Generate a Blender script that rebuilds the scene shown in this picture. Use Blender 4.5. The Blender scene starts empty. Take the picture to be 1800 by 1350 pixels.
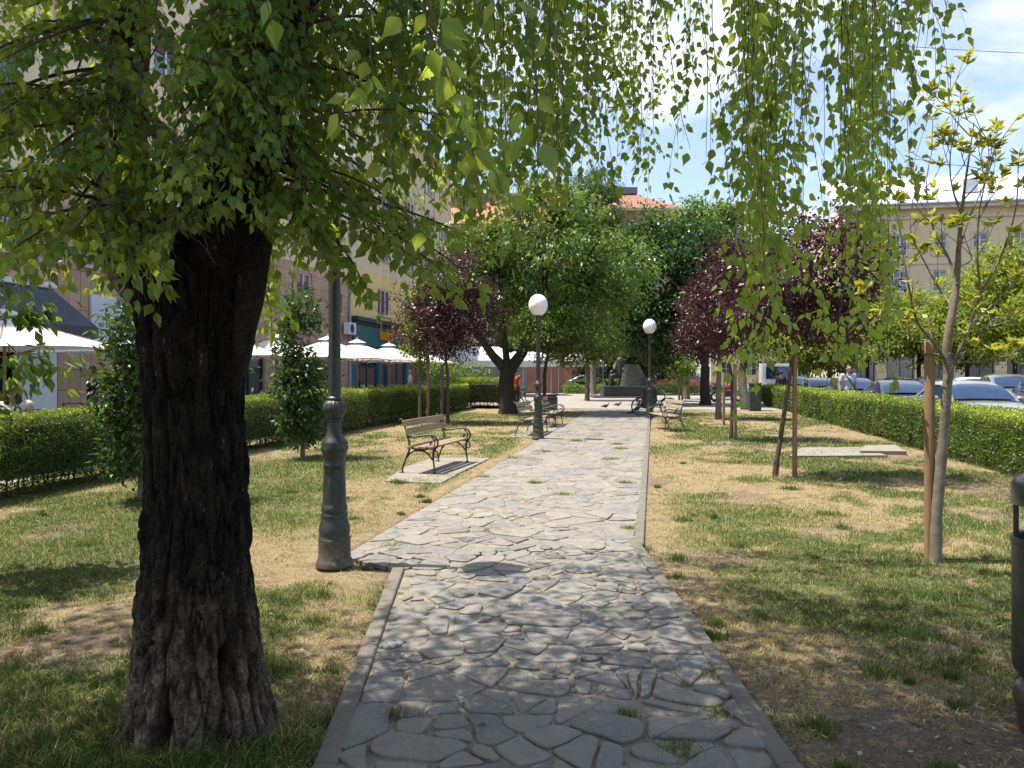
import bpy, bmesh, math, random
import numpy as np
from mathutils import Vector, Matrix, noise as mnoise
R = random.Random(7)
RNG = np.random.default_rng(11)
PI = math.pi
rad = math.radians
scene = bpy.context.scene
COL = scene.collection
HC = 1.6            # eye height
SA = math.atan(248/1350)          # the street runs 10.4 degrees to the right of the view
CS, SN = math.cos(SA), math.sin(SA)

def S(u, v, z=0.0):               # street frame (u across, v along) to world
    return (u*CS + v*SN, v*CS - u*SN, z)
def W(px, Y, z=0.0):
    return ((px-900)/1350*Y, Y, z)
def ZZ(py, Y):
    return HC + (655-py)/1350*Y
def P3(px, py, Y):
    return Vector(((px-900)/1350*Y, Y, ZZ(py, Y)))
def GY(py):
    return 1350*HC/(py-655)

# ---------------------------------------------------------------- objects
def tag(o, label=None, cat=None, group=None, kind=None):
    if label: o['label'] = label
    if cat: o['category'] = cat
    if group: o['group'] = group
    if kind: o['kind'] = kind
    return o
def empty(name, loc=(0,0,0), rz=0.0, label=None, cat=None, group=None):
    o = bpy.data.objects.new(name, None)
    o.empty_display_size = .2
    o.location = loc; o.rotation_euler = (0,0,rz)
    COL.objects.link(o)
    return tag(o, label, cat, group)
def copy_tree(o, parent=None):
    c = o.copy(); COL.objects.link(c); c.parent = parent
    for ch in list(o.children): copy_tree(ch, c)
    return c
def link_mesh(name, me, mats, parent=None):
    o = bpy.data.objects.new(name, me)
    if mats is not None:
        for m in (mats if isinstance(mats, (list, tuple)) else [mats]): me.materials.append(m)
    COL.objects.link(o)
    if parent: o.parent = parent
    return o

class MB:
    def __init__(s): s.v=[]; s.f=[]; s.m=[]
    def add(s, vs, fs, mat=0):
        b=len(s.v); s.v += [tuple(v) for v in vs]
        for f in fs: s.f.append([i+b for i in f]); s.m.append(mat)
        return s
    def box(s, c, d, rz=0.0, mat=0, rx=0.0, ry=0.0):
        M = Matrix.Rotation(rz,3,'Z') @ Matrix.Rotation(ry,3,'Y') @ Matrix.Rotation(rx,3,'X')
        c=Vector(c); vs=[]
        for x in (-.5,.5):
            for y in (-.5,.5):
                for z in (-.5,.5):
                    vs.append(c + M @ Vector((x*d[0],y*d[1],z*d[2])))
        return s.add(vs, [(0,1,3,2),(4,6,7,5),(0,4,5,1),(2,3,7,6),(0,2,6,4),(1,5,7,3)], mat)
    def bbox(s, c, d, b=.01, rz=0.0, mat=0, rx=0.0, ry=0.0):   # box with chamfered vertical profile edges
        M = Matrix.Rotation(rz,3,'Z') @ Matrix.Rotation(ry,3,'Y') @ Matrix.Rotation(rx,3,'X')
        c=Vector(c); hx,hy,hz=[k/2 for k in d]
        b=min(b,hx*.9,hy*.9,hz*.9)
        rings=[(hx-b,hy-b,-hz),(hx,hy,-hz+b),(hx,hy,hz-b),(hx-b,hy-b,hz)]
        vs=[]
        for (x,y,z) in rings:
            e=b*.6 if x==hx else 0
            for p in ((x-e,-y),(x,-y+e),(x,y-e),(x-e,y),(-x+e,y),(-x,y-e),(-x,-y+e),(-x+e,-y)):
                vs.append(c+M@Vector((p[0],p[1],z)))
        fs=[]
        for i in range(3):
            for k in range(8):
                a=i*8+k; d2=i*8+(k+1)%8
                fs.append((a,d2,d2+8,a+8))
        fs.append(tuple(range(7,-1,-1))); fs.append(tuple(range(24,32)))
        return s.add(vs,fs,mat)
    def tube(s, pts, rs, n=8, mat=0, cap=True, flat=1.0):
        pts=[Vector(p) for p in pts]; k=len(pts)
        if not isinstance(rs,(list,tuple)): rs=[rs]*k
        up=None; vs=[]; 
        for i,p in enumerate(pts):
            t=(pts[min(i+1,k-1)]-pts[max(i-1,0)])
            if t.length<1e-9: t=Vector((0,0,1))
            t.normalize()
            if up is None:
                up=Vector((0,0,1)) if abs(t.z)<.9 else Vector((1,0,0))
            a=t.cross(up)
            if a.length<1e-6: a=t.orthogonal()
            a.normalize(); b=a.cross(t); b.normalize(); up=b
            for j in range(n):
                th=2*PI*j/n
                vs.append(p + a*(math.cos(th)*rs[i]) + b*(math.sin(th)*rs[i]*flat))
        fs=[]
        for i in range(k-1):
            for j in range(n):
                q=i*n+j; q2=i*n+(j+1)%n
                fs.append((q,q2,q2+n,q+n))
        if cap:
            fs.append(tuple(range(n-1,-1,-1))); fs.append(tuple(range((k-1)*n,k*n)))
        return s.add(vs,fs,mat)
    def lathe(s, prof, n=24, c=(0,0,0), mat=0, mod=None, cap=True):
        vs=[]; fs=[]
        for (r,z) in prof:
            for j in range(n):
                th=2*PI*j/n
                rr=r if mod is None else mod(r,z,th)
                vs.append((c[0]+rr*math.cos(th), c[1]+rr*math.sin(th), c[2]+z))
        for i in range(len(prof)-1):
            for j in range(n):
                q=i*n+j; q2=i*n+(j+1)%n
                fs.append((q,q2,q2+n,q+n))
        if cap:
            fs.append(tuple(range(n-1,-1,-1))); fs.append(tuple(range((len(prof)-1)*n,len(prof)*n)))
        return s.add(vs,fs,mat)
    def ell(s, c, r, nu=14, nv=9, mat=0, M=None):
        c=Vector(c)
        if not isinstance(r,(list,tuple)): r=(r,r,r)
        vs=[]; fs=[]
        for i in range(nv+1):
            ph=-PI/2+PI*i/nv
            if i in (0,nv):
                p=Vector((0,0,math.sin(ph)*r[2])); vs.append(c+(M@p if M else p)); continue
            for j in range(nu):
                th=2*PI*j/nu
                p=Vector((math.cos(ph)*math.cos(th)*r[0], math.cos(ph)*math.sin(th)*r[1], math.sin(ph)*r[2]))
                vs.append(c+(M@p if M else p))
        for j in range(nu): fs.append((0,1+(j+1)%nu,1+j))
        for i in range(nv-2):
            for j in range(nu):
                a=1+i*nu+j; b=1+i*nu+(j+1)%nu
                fs.append((a,b,b+nu,a+nu))
        last=len(vs)-1; b0=1+(nv-2)*nu
        for j in range(nu): fs.append((last,b0+j,b0+(j+1)%nu))
        return s.add(vs,fs,mat)
    def capsule(s, p0, p1, r0, r1, n=12, mat=0):
        p0=Vector(p0); p1=Vector(p1); d=(p1-p0)
        L=d.length; d=d/L if L>1e-6 else Vector((0,0,1))
        pts=[]; rs=[]
        for k in (80,55,30):
            a=rad(k); pts.append(p0-d*(r0*math.sin(a))); rs.append(r0*math.cos(a))
        pts+= [p0,p1]; rs+=[r0,r1]
        for k in (30,55,80):
            a=rad(k); pts.append(p1+d*(r1*math.sin(a))); rs.append(r1*math.cos(a))
        return s.tube(pts,rs,n,mat)
    def prism(s, poly, z0, z1, mat=0):
        n=len(poly); vs=[(x,y,z0) for x,y in poly]+[(x,y,z1) for x,y in poly]
        fs=[tuple(range(n-1,-1,-1)),tuple(range(n,2*n))]
        for i in range(n): fs.append((i,(i+1)%n,n+(i+1)%n,n+i))
        return s.add(vs,fs,mat)
    def poly(s, pts, mat=0): return s.add(pts,[tuple(range(len(pts)))],mat)
    def build(s, name, mats, parent=None, smooth=None):
        me=bpy.data.meshes.new(name); me.from_pydata(s.v,[],s.f)
        o=link_mesh(name,me,mats,parent)
        me.polygons.foreach_set('material_index', s.m)
        if smooth is not None:
            me.polygons.foreach_set('use_smooth',[True]*len(s.f))
            me.set_sharp_from_angle(angle=rad(smooth))
        me.update(); return o

def np_mesh(name, V, F, mats, parent=None, attrs=None, smooth=False):
    """V (n,3); F list of (array (m,k)) blocks of equal-sided faces"""
    me=bpy.data.meshes.new(name)
    me.vertices.add(len(V)); me.vertices.foreach_set('co',np.ascontiguousarray(V,dtype=np.float32).ravel())
    loops=np.concatenate([f.ravel() for f in F]).astype(np.int32)
    tot=np.concatenate([np.full(len(f),f.shape[1],np.int32) for f in F])
    st=np.concatenate([[0],np.cumsum(tot)[:-1]]).astype(np.int32)
    me.loops.add(len(loops)); me.loops.foreach_set('vertex_index',loops)
    me.polygons.add(len(tot)); me.polygons.foreach_set('loop_start',st)
    me.polygons.foreach_set('use_smooth',np.full(len(tot),smooth))
    for k,a in (attrs or {}).items():
        at=me.attributes.new(k,'FLOAT','POINT'); at.data.foreach_set('value',np.ascontiguousarray(a,dtype=np.float32))
    me.update(calc_edges=True); me.validate()
    return link_mesh(name,me,mats,parent)

# ---------------------------------------------------------------- numpy noise
def _h(ix,iy,seed):
    a=(ix.astype(np.int64)*374761393+iy.astype(np.int64)*668265263+seed*974711)&0xffffffff
    a=((a^(a>>13))*1274126177)&0xffffffff
    return ((a^(a>>16))&0xffffff)/float(0xffffff)
def vn(x,y,seed=0):
    x=np.asarray(x,float); y=np.asarray(y,float)
    ix=np.floor(x); iy=np.floor(y); fx=x-ix; fy=y-iy
    fx=fx*fx*(3-2*fx); fy=fy*fy*(3-2*fy)
    a=_h(ix,iy,seed); b=_h(ix+1,iy,seed); c=_h(ix,iy+1,seed); d=_h(ix+1,iy+1,seed)
    return (a*(1-fx)+b*fx)*(1-fy)+(c*(1-fx)+d*fx)*fy
def fbm(x,y,seed=0,o=4):
    t=0; w=.5; n=0
    for k in range(o):
        t=t+w*vn(x*2**k,y*2**k,seed+k*17); n+=w; w*=.5
    return t/n
def sstep(a,b,x):
    t=np.clip((x-a)/(b-a),0,1); return t*t*(3-2*t)

# ---------------------------------------------------------------- materials
def nm(name):
    m=bpy.data.materials.new(name); m.use_nodes=True
    nt=m.node_tree; nt.nodes.clear()
    out=nt.nodes.new('ShaderNodeOutputMaterial')
    return m,nt,out
def ramp(nt, stops, interp='LINEAR'):
    r=nt.nodes.new('ShaderNodeValToRGB'); cr=r.color_ramp; cr.interpolation=interp
    while len(cr.elements)<len(stops): cr.elements.new(.5)
    for e,(p,c) in zip(cr.elements,stops):
        e.position=p; e.color=(*c,1) if len(c)==3 else c
    return r
def nnoise(nt, scale, detail=4, rough=.6, vec=None, dist=0):
    n=nt.nodes.new('ShaderNodeTexNoise'); n.inputs['Scale'].default_value=scale
    n.inputs['Detail'].default_value=detail; n.inputs['Roughness'].default_value=rough; n.inputs['Distortion'].default_value=dist
    if vec is not None: nt.links.new(vec,n.inputs['Vector'])
    return n
def coord(nt, kind='Object', scale=None):
    t=nt.nodes.new('ShaderNodeTexCoord')
    if scale is None: return t.outputs[kind]
    mp=nt.nodes.new('ShaderNodeMapping'); mp.inputs['Scale'].default_value=scale
    nt.links.new(t.outputs[kind],mp.inputs['Vector']); return mp.outputs[0]
def bumpn(nt, h, strength=.3, dist=.02):
    b=nt.nodes.new('ShaderNodeBump'); b.inputs['Strength'].default_value=strength; b.inputs['Distance'].default_value=dist
    nt.links.new(h,b.inputs['Height']); return b.outputs[0]
def mixc(nt, fac, a, b, blend='MIX'):
    m=nt.nodes.new('ShaderNodeMix'); m.data_type='RGBA'; m.blend_type=blend
    for i,v in ((0,fac),(6,a),(7,b)):
        if hasattr(v,'is_linked') or hasattr(v,'links'): nt.links.new(v,m.inputs[i])
        elif i==0: m.inputs[0].default_value=v
        else: m.inputs[i].default_value=(*v,1) if len(v)==3 else v
    return m.outputs[2]
def M(name, c1, c2=None, rough=.6, scale=6, metal=0.0, bump=0.0, bscale=None, spec=.5, stretch=(1,1,1), c3=None, scale3=40, lo=.35, hi=.65, coat=0.0, bdist=.01):
    m,nt,out=nm(name)
    p=nt.nodes.new('ShaderNodeBsdfPrincipled')
    p.inputs['Roughness'].default_value=rough; p.inputs['Metallic'].default_value=metal
    p.inputs['Specular IOR Level'].default_value=spec; p.inputs['Coat Weight'].default_value=coat; p.inputs['Coat Roughness'].default_value=.05
    v=coord(nt,'Object',stretch)
    if c2 is None: c2=tuple(k*.82 for k in c1)
    n=nnoise(nt,scale,6,.65,v); r=ramp(nt,[(lo,c1),(hi,c2)])
    nt.links.new(n.outputs[0],r.inputs[0]); c=r.outputs[0]
    if c3:
        n3=nnoise(nt,scale3,4,.7,v); r3=ramp(nt,[(.54,(0,0,0)),(.66,(1,1,1))]); nt.links.new(n3.outputs[0],r3.inputs[0])
        c=mixc(nt,r3.outputs[0],c,c3)
    nt.links.new(c,p.inputs['Base Color'])
    rr=nt.nodes.new('ShaderNodeMapRange'); rr.inputs['To Min'].default_value=max(0,rough-.12); rr.inputs['To Max'].default_value=min(1,rough+.12)
    n2=nnoise(nt,scale*3,3,.6,v); nt.links.new(n2.outputs[0],rr.inputs[0]); nt.links.new(rr.outputs[0],p.inputs['Roughness'])
    if bump:
        nb=nnoise(nt,bscale or scale*4,6,.65,v)
        nt.links.new(bumpn(nt,nb.outputs[0],bump,bdist),p.inputs['Normal'])
    nt.links.new(p.outputs[0],out.inputs[0]); return m
def leafmat(name, stops, trans, tf=.4, rough=.45, spec=.4, attr='rnd'):
    m,nt,out=nm(name)
    a=nt.nodes.new('ShaderNodeAttribute'); a.attribute_name=attr
    r=ramp(nt,stops); nt.links.new(a.outputs['Fac'],r.inputs[0])
    p=nt.nodes.new('ShaderNodeBsdfPrincipled'); p.inputs['Roughness'].default_value=rough; p.inputs['Specular IOR Level'].default_value=spec
    nt.links.new(r.outputs[0],p.inputs['Base Color'])
    t=nt.nodes.new('ShaderNodeBsdfTranslucent')
    rt=ramp(nt,[(0,tuple(k*.75 for k in trans)),(1,tuple(min(1,k*1.25) for k in trans))]); nt.links.new(a.outputs['Fac'],rt.inputs[0])
    nt.links.new(rt.outputs[0],t.inputs[0])
    mx=nt.nodes.new('ShaderNodeMixShader'); mx.inputs[0].default_value=tf
    nt.links.new(p.outputs[0],mx.inputs[1]); nt.links.new(t.outputs[0],mx.inputs[2]); nt.links.new(mx.outputs[0],out.inputs[0])
    return m
def glassmat(name, c=(.02,.03,.035), rough=.04, spec=.9):
    m,nt,out=nm(name); p=nt.nodes.new('ShaderNodeBsdfPrincipled')
    n=nnoise(nt,1.3,3,.5,coord(nt)); r=ramp(nt,[(.35,c),(.7,tuple(k*1.8 for k in c))]); nt.links.new(n.outputs[0],r.inputs[0])
    nt.links.new(r.outputs[0],p.inputs['Base Color']); p.inputs['Roughness'].default_value=rough; p.inputs['Specular IOR Level'].default_value=spec
    p.inputs['Coat Weight'].default_value=.6; p.inputs['Coat Roughness'].default_value=.02
    nt.links.new(p.outputs[0],out.inputs[0]); return m

# ---------------------------------------------------------------- leaf clouds
T_BIRCH=(np.array([(0,0,0),(-.30,.20,-.04),(-.40,.42,-.07),(-.22,.74,-.07),(0,1.12,-.12),(.22,.74,-.07),(.40,.42,-.07),(.30,.20,-.04),(0,.45,.03)],float),
         [np.array([(0,8,2,1)]),np.array([(8,4,3,2)]),np.array([(0,7,6,8)]),np.array([(8,6,5,4)])])
T_LEAF=(np.array([(0,0,0),(-.26,.45,-.06),(0,1,-.10),(.26,.45,-.06),(0,.5,.04)],float),
        [np.array([(0,4,2,1)]),np.array([(0,3,2,4)])])
T_QUAD=(np.array([(0,0,0),(-.30,.5,-.04),(0,1,0),(.30,.5,.04)],float),[np.array([(0,3,2,1)])])
def leaf_arrays(pos, d, n, size, tmpl, widthf=1.0):
    d=d/np.maximum(1e-9,np.linalg.norm(d,axis=1,keepdims=True))
    w=np.cross(d,n); w/=np.maximum(1e-9,np.linalg.norm(w,axis=1,keepdims=True)); nn=np.cross(w,d)
    T,Fs=tmpl; k=len(T); N=len(pos)
    size=np.broadcast_to(np.asarray(size,float),(N,)).reshape(N,1,1)
    V=pos[:,None,:]+size*(T[None,:,0,None]*widthf*w[:,None,:]+T[None,:,1,None]*d[:,None,:]+T[None,:,2,None]*nn[:,None,:])
    V=V.reshape(-1,3)
    off=(np.arange(N)*k)[:,None]
    F=[(off[:,None,:]+f[None]).reshape(-1,f.shape[1]) for f in Fs]
    by={}
    for f in F: by.setdefault(f.shape[1],[]).append(f)
    return V,[np.concatenate(x) for x in by.values()],k
def leaves(name, pos, d, n, size, tmpl, mat, parent, rnd=None, widthf=1.0, smooth=False):
    V,F,k=leaf_arrays(pos,d,n,size,tmpl,widthf)
    if rnd is None: rnd=RNG.random(len(pos))
    return np_mesh(name,V,F,mat,parent,{'rnd':np.repeat(rnd,k)},smooth)
def rdir(N):
    v=RNG.normal(size=(N,3)); return v/np.linalg.norm(v,axis=1,keepdims=True)
# ================================================================ camera, light, sky
cam=bpy.data.cameras.new('camera'); co=bpy.data.objects.new('camera',cam); COL.objects.link(co)
co.location=(0,0,HC); co.rotation_euler=(rad(90),0,0)
cam.sensor_width=36; cam.lens=27; cam.shift_y=-20/1800; cam.clip_end=2000; cam.clip_start=.05
scene.camera=co
SUNV=Vector((-1.32,.15,3.22)).normalized()
sl=bpy.data.lights.new('sun','SUN'); sl.energy=4.5; sl.angle=rad(.53); sl.color=(1,.945,.85)
so=bpy.data.objects.new('sun',sl); COL.objects.link(so); so.rotation_euler=(-SUNV).to_track_quat('-Z','Y').to_euler(); so.location=(-20,5,40)
wd=bpy.data.worlds.new('World'); scene.world=wd; wd.use_nodes=True
nt=wd.node_tree; nt.nodes.clear()
wo=nt.nodes.new('ShaderNodeOutputWorld'); bg=nt.nodes.new('ShaderNodeBackground'); bg.inputs[1].default_value=.12
sky=nt.nodes.new('ShaderNodeTexSky'); sky.sky_type='NISHITA'; sky.sun_disc=False
sky.sun_elevation=math.asin(SUNV.z); sky.sun_rotation=math.atan2(SUNV.x,SUNV.y); sky.air_density=1.0; sky.dust_density=1.2; sky.ozone_density=1.0
tc=nt.nodes.new('ShaderNodeTexCoord'); sx=nt.nodes.new('ShaderNodeSeparateXYZ'); nt.links.new(tc.outputs['Generated'],sx.inputs[0])
def mth(op,a,b=None,c=None):
    n=nt.nodes.new('ShaderNodeMath'); n.operation=op
    for i,v in enumerate((a,b,c)):
        if v is None: continue
        if isinstance(v,(int,float)): n.inputs[i].default_value=v
        else: nt.links.new(v,n.inputs[i])
    return n.outputs[0]
zz=mth('ADD',mth('MAXIMUM',sx.outputs[2],0.0),.22)
cx=nt.nodes.new('ShaderNodeCombineXYZ'); nt.links.new(mth('DIVIDE',sx.outputs[0],zz),cx.inputs[0]); nt.links.new(mth('DIVIDE',sx.outputs[1],zz),cx.inputs[1]); cx.inputs[2].default_value=3.7
cn=nnoise(nt,1.15,9,.55,cx.outputs[0],.2)
cr=ramp(nt,[(.49,(0,0,0)),(.56,(.55,.55,.55)),(.62,(1,1,1))]); nt.links.new(cn.outputs[0],cr.inputs[0])
cn2=nnoise(nt,3.2,6,.6,cx.outputs[0],.1)
ccol=ramp(nt,[(.35,(3.6,4.0,5.1)),(.62,(5.6,5.7,5.9))]); nt.links.new(cn2.outputs[0],ccol.inputs[0])
skb=mixc(nt,.20,sky.outputs[0],(3.4,4.0,5.8))          # thin high haze over the blue
skc=mixc(nt,cr.outputs[0],skb,ccol.outputs[0])
nt.links.new(skc,bg.inputs[0]); nt.links.new(bg.outputs[0],wo.inputs[0])
scene.view_settings.view_transform='Standard'; scene.view_settings.look='None'; scene.view_settings.gamma=1; scene.view_settings.exposure=1.1
scene.render.engine='CYCLES'
cy=scene.cycles; cy.max_bounces=8; cy.diffuse_bounces=4; cy.glossy_bounces=3; cy.transmission_bounces=6; cy.transparent_max_bounces=6
cy.caustics_reflective=False; cy.caustics_refractive=False; cy.sample_clamp_indirect=6
try:
    cy.use_denoising=True; cy.denoiser='OPENIMAGEDENOISE'; cy.denoising_prefilter='ACCURATE'
except Exception as e: print('denoise',e)

# ================================================================ ground
U_L,U_R=-2.65,-.17          # far path edges in the street frame
near_path=[(-.76,-4.0),(-.80,3.1),(-.97,6.2),(1.19,7.3),(1.165,3.1),(1.165,-4.0)]
V_BEND=7.0; V_END=33.5
far_path=[S(U_L,6.25)[:2],S(U_L,V_END)[:2],S(U_R,V_END)[:2],(1.19,7.3),(-.97,6.2)]
def in_poly(x,y,poly):
    x=np.asarray(x); y=np.asarray(y); c=np.zeros(x.shape,bool); n=len(poly)
    for i in range(n):
        x0,y0=poly[i]; x1,y1=poly[(i+1)%n]
        if y0==y1: continue
        c^=((y0>y)!=(y1>y))&(x<(x1-x0)*(y-y0)/(y1-y0)+x0)
    return c
def on_path(x,y): return in_poly(x,y,near_path)|in_poly(x,y,far_path)
def path_dist(x,y):     # rough signed distance outside the path edge
    x=np.asarray(x,float); y=np.asarray(y,float)
    u=x*CS-y*SN; v=y*CS+x*SN
    l_near=np.where(y<6.3,(-.80-.05*np.clip(y-3.1,0,4))-x,99.)
    r_near=np.where(y<7.2,x-1.17,99.)
    l_far=np.where(v>6.1,U_L-u,99.); r_far=np.where(v>6.8,u-U_R,99.)
    d=np.minimum.reduce([np.where(a>0,a,99.) for a in (l_near,r_near,l_far,r_far)])
    return d
PADS=[[(-1.98,11.75),(-1.35,11.72),(-.62,13.95),(-1.30,14.2)],]
def fields(x,y):
    """dirt 0..1 and green 0..1 of the lawn"""
    pd=path_dist(x,y)
    g=fbm(x*.55+3.1,y*.38+1.7,5,4); g2=fbm(x*2.6,y*2.0,23,3); d=fbm(x*1.1+9,y*.9+4,41,4)
    u=np.asarray(x)*CS-np.asarray(y)*SN
    right=(u>U_R)
    green=sstep(.37,.60,g*.55+g2*.45)
    dirt=sstep(.56,.70,d)*.65
    edge=np.exp(-(pd/.28)**2)
    wide=np.where(right,np.exp(-(pd/.55)**2),np.exp(-(pd/.35)**2))
    green=green*(1-.85*wide)
    dirt=np.maximum(dirt,.55*edge)
    # trodden earth by the bin and in the right foreground
    a=np.exp(-(((x-1.95)/.75)**2+((y-3.1)/.75)**2)); dirt=np.maximum(dirt,a*1.1); green=green*(1-a)
    b=np.exp(-(((x+2.2)/.9)**2+((y-4.6)/.7)**2))*.7; dirt=np.maximum(dirt,b)
    # thick grass round the birch foot
    t=np.exp(-(((x+1.35)/.85)**2+((y-3.15)/.45)**2)); green=np.maximum(green,t*1.15); dirt=dirt*(1-t)
    for (gx,gy,gr) in ((-.75,5.45,.42),(2.6,5.6,.5),(2.9,6.4,.6),(-2.6,8.4,1.1),(-3.4,13,2.4),(2.7,8.6,1.0),(2.3,16,1.6)):
        t=np.exp(-(((x-gx)/gr)**2+((y-gy)/gr)**2)); green=np.maximum(green,t*.95); dirt=dirt*(1-.8*t)
    return np.clip(dirt,0,1),np.clip(green,0,1)

def sheet(name, poly, z, mat, kind='structure'):
    return tag(MB().poly([(x,y,z) for x,y in poly]).build(name,mat),kind=kind)
m_ground=M('ground_earth',(.20,.16,.11),(.14,.11,.08),.95,2,bump=.3)
tag(MB().poly([(-400,-300,-.09),(500,-300,-.09),(500,700,-.09),(-400,700,-.09)]).build('ground',m_ground),kind='structure')

# lawn with soft bumps
def lawn():
    us=np.concatenate([np.linspace(-9.2,-4.2,52),np.linspace(-4.1,3.2,150),np.linspace(3.3,6.6,30)])
    vs=np.concatenate([np.linspace(-5,2,20),np.linspace(2.1,10,130),np.linspace(10.2,34,110)])
    U,V=np.meshgrid(us,vs); X=U*CS+V*SN; Y=V*CS-U*SN
    z=.035*(fbm(X*.9,Y*.9,3,3)-.5)+.03*(fbm(X*4,Y*4,9,3)-.5)-.002
    pd=path_dist(X,Y); ins=on_path(X,Y)
    z=np.where(ins,-.05,z); z=np.where((pd<.14)&~ins,np.minimum(z,-.004),z)
    d,g=fields(X,Y)
    n=len(us); m=len(vs)
    i=np.arange(m-1)[:,None]*n+np.arange(n-1)[None]
    F=np.stack([i,i+1,i+1+n,i+n],-1).reshape(-1,4)
    return np_mesh('lawn',np.stack([X,Y,z],-1).reshape(-1,3),[F],m_lawn,None,{'dirt':d.ravel(),'green':g.ravel()},True)
m_lawn,nt,out=nm('lawn_soil'); p=nt.nodes.new('ShaderNodeBsdfPrincipled'); p.inputs['Roughness'].default_value=.95; p.inputs['Specular IOR Level'].default_value=.1
cd=coord(nt)
ad=nt.nodes.new('ShaderNodeAttribute'); ad.attribute_name='dirt'; ag=nt.nodes.new('ShaderNodeAttribute'); ag.attribute_name='green'
def addn(a,n,k):
    q=nt.nodes.new('ShaderNodeMath'); q.operation='MULTIPLY_ADD'; nt.links.new(n,q.inputs[0]); q.inputs[1].default_value=k
    s2=nt.nodes.new('ShaderNodeMath'); s2.operation='SUBTRACT'; nt.links.new(a,s2.inputs[0]); s2.inputs[1].default_value=k/2
    nt.links.new(s2.outputs[0],q.inputs[2]); return q.outputs[0]
n1=nnoise(nt,14,6,.7,cd); n2=nnoise(nt,60,5,.7,cd); n3=nnoise(nt,130,3,.7,coord(nt,'Object',(1,.5,1)))
straw=ramp(nt,[(.32,(.13,.095,.055)),(.48,(.29,.22,.125)),(.62,(.40,.32,.19)),(.72,(.52,.43,.28))]); nt.links.new(n2.outputs[0],straw.inputs[0])
grn=ramp(nt,[(.3,(.07,.085,.028)),(.55,(.17,.17,.065)),(.72,(.30,.27,.12))]); nt.links.new(n3.outputs[0],grn.inputs[0])
drt=ramp(nt,[(.35,(.12,.088,.06)),(.5,(.20,.15,.105)),(.68,(.30,.235,.17))]); nt.links.new(n2.outputs[0],drt.inputs[0])
fg=ramp(nt,[(.35,(0,0,0)),(.75,(1,1,1))]); nt.links.new(addn(ag.outputs['Fac'],n1.outputs[0],.9),fg.inputs[0])
fd=ramp(nt,[(.35,(0,0,0)),(.65,(1,1,1))]); nt.links.new(addn(ad.outputs['Fac'],n1.outputs[0],.7),fd.inputs[0])
n5=nnoise(nt,4.5,6,.7,cd); r5=ramp(nt,[(.3,(.62,.60,.58)),(.5,(1,1,1)),(.7,(1.15,1.13,1.1))]); nt.links.new(n5.outputs[0],r5.inputs[0])
c=mixc(nt,1.0,mixc(nt,fg.outputs[0],straw.outputs[0],grn.outputs[0]),r5.outputs[0],'MULTIPLY'); c=mixc(nt,fd.outputs[0],c,drt.outputs[0])
nt.links.new(c,p.inputs['Base Color']); nt.links.new(bumpn(nt,n2.outputs[0],1.0,.03),p.inputs['Normal']); nt.links.new(p.outputs[0],out.inputs[0])
tag(lawn(),kind='structure')

m_asph=M('asphalt',(.075,.075,.078),(.055,.055,.058),.85,3,bump=.3,bscale=90)
m_pave=M('terrace_paving',(.34,.32,.29),(.27,.255,.235),.8,1.6,bump=.15,bscale=40)
m_plaza=M('plaza_paving',(.30,.275,.24),(.22,.20,.175),.8,1.2,bump=.2,bscale=30)
def Spoly(u0,u1,v0,v1): return [S(u0,v0)[:2],S(u1,v0)[:2],S(u1,v1)[:2],S(u0,v1)[:2]]
sheet('street',Spoly(6.75,24,-10,62),-.07,m_asph)
sheet('side_street',Spoly(-60,120,62.5,90),-.066,m_asph)
sheet('terrace',Spoly(-20,-9.2,-10,62),-.02,m_pave)
sheet('plaza',Spoly(-9.2,6.6,34,62.4),.006,m_plaza)
m_kerb=M('kerb_concrete',(.165,.145,.115),(.12,.106,.085),.85,5,bump=.35,bscale=60,c3=(.14,.13,.11),scale3=18)
kb=MB(); kb.box(S(6.7,28,-.03),(.12,68,.10),-SA); tag(kb.build('kerb',m_kerb),kind='structure')

# ---------------------------------------------------------------- crazy paving
def clip(poly,nx,ny,c):      # keep nx*x+ny*y<=c
    o=[]
    for i in range(len(poly)):
        a=poly[i]; b=poly[(i+1)%len(poly)]
        da=nx*a[0]+ny*a[1]-c; db=nx*b[0]+ny*b[1]-c
        if da<=0: o.append(a)
        if (da<0<db) or (db<0<da):
            t=da/(da-db); o.append((a[0]+t*(b[0]-a[0]),a[1]+t*(b[1]-a[1])))
    return o
def inset_edges(poly,d):      # shrink convex polygon inward
    area=sum(poly[i][0]*poly[(i+1)%len(poly)][1]-poly[(i+1)%len(poly)][0]*poly[i][1] for i in range(len(poly)))
    if area<0: poly=poly[::-1]
    q=poly
    for i in range(len(poly)):
        a=poly[i]; b=poly[(i+1)%len(poly)]; ex,ey=b[0]-a[0],b[1]-a[1]; L=math.hypot(ex,ey)
        if L<1e-6: continue
        nx,ny=ey/L,-ex/L
        q=clip(q,nx,ny,nx*a[0]+ny*a[1]-d)
        if len(q)<3: return []
    return q
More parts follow.
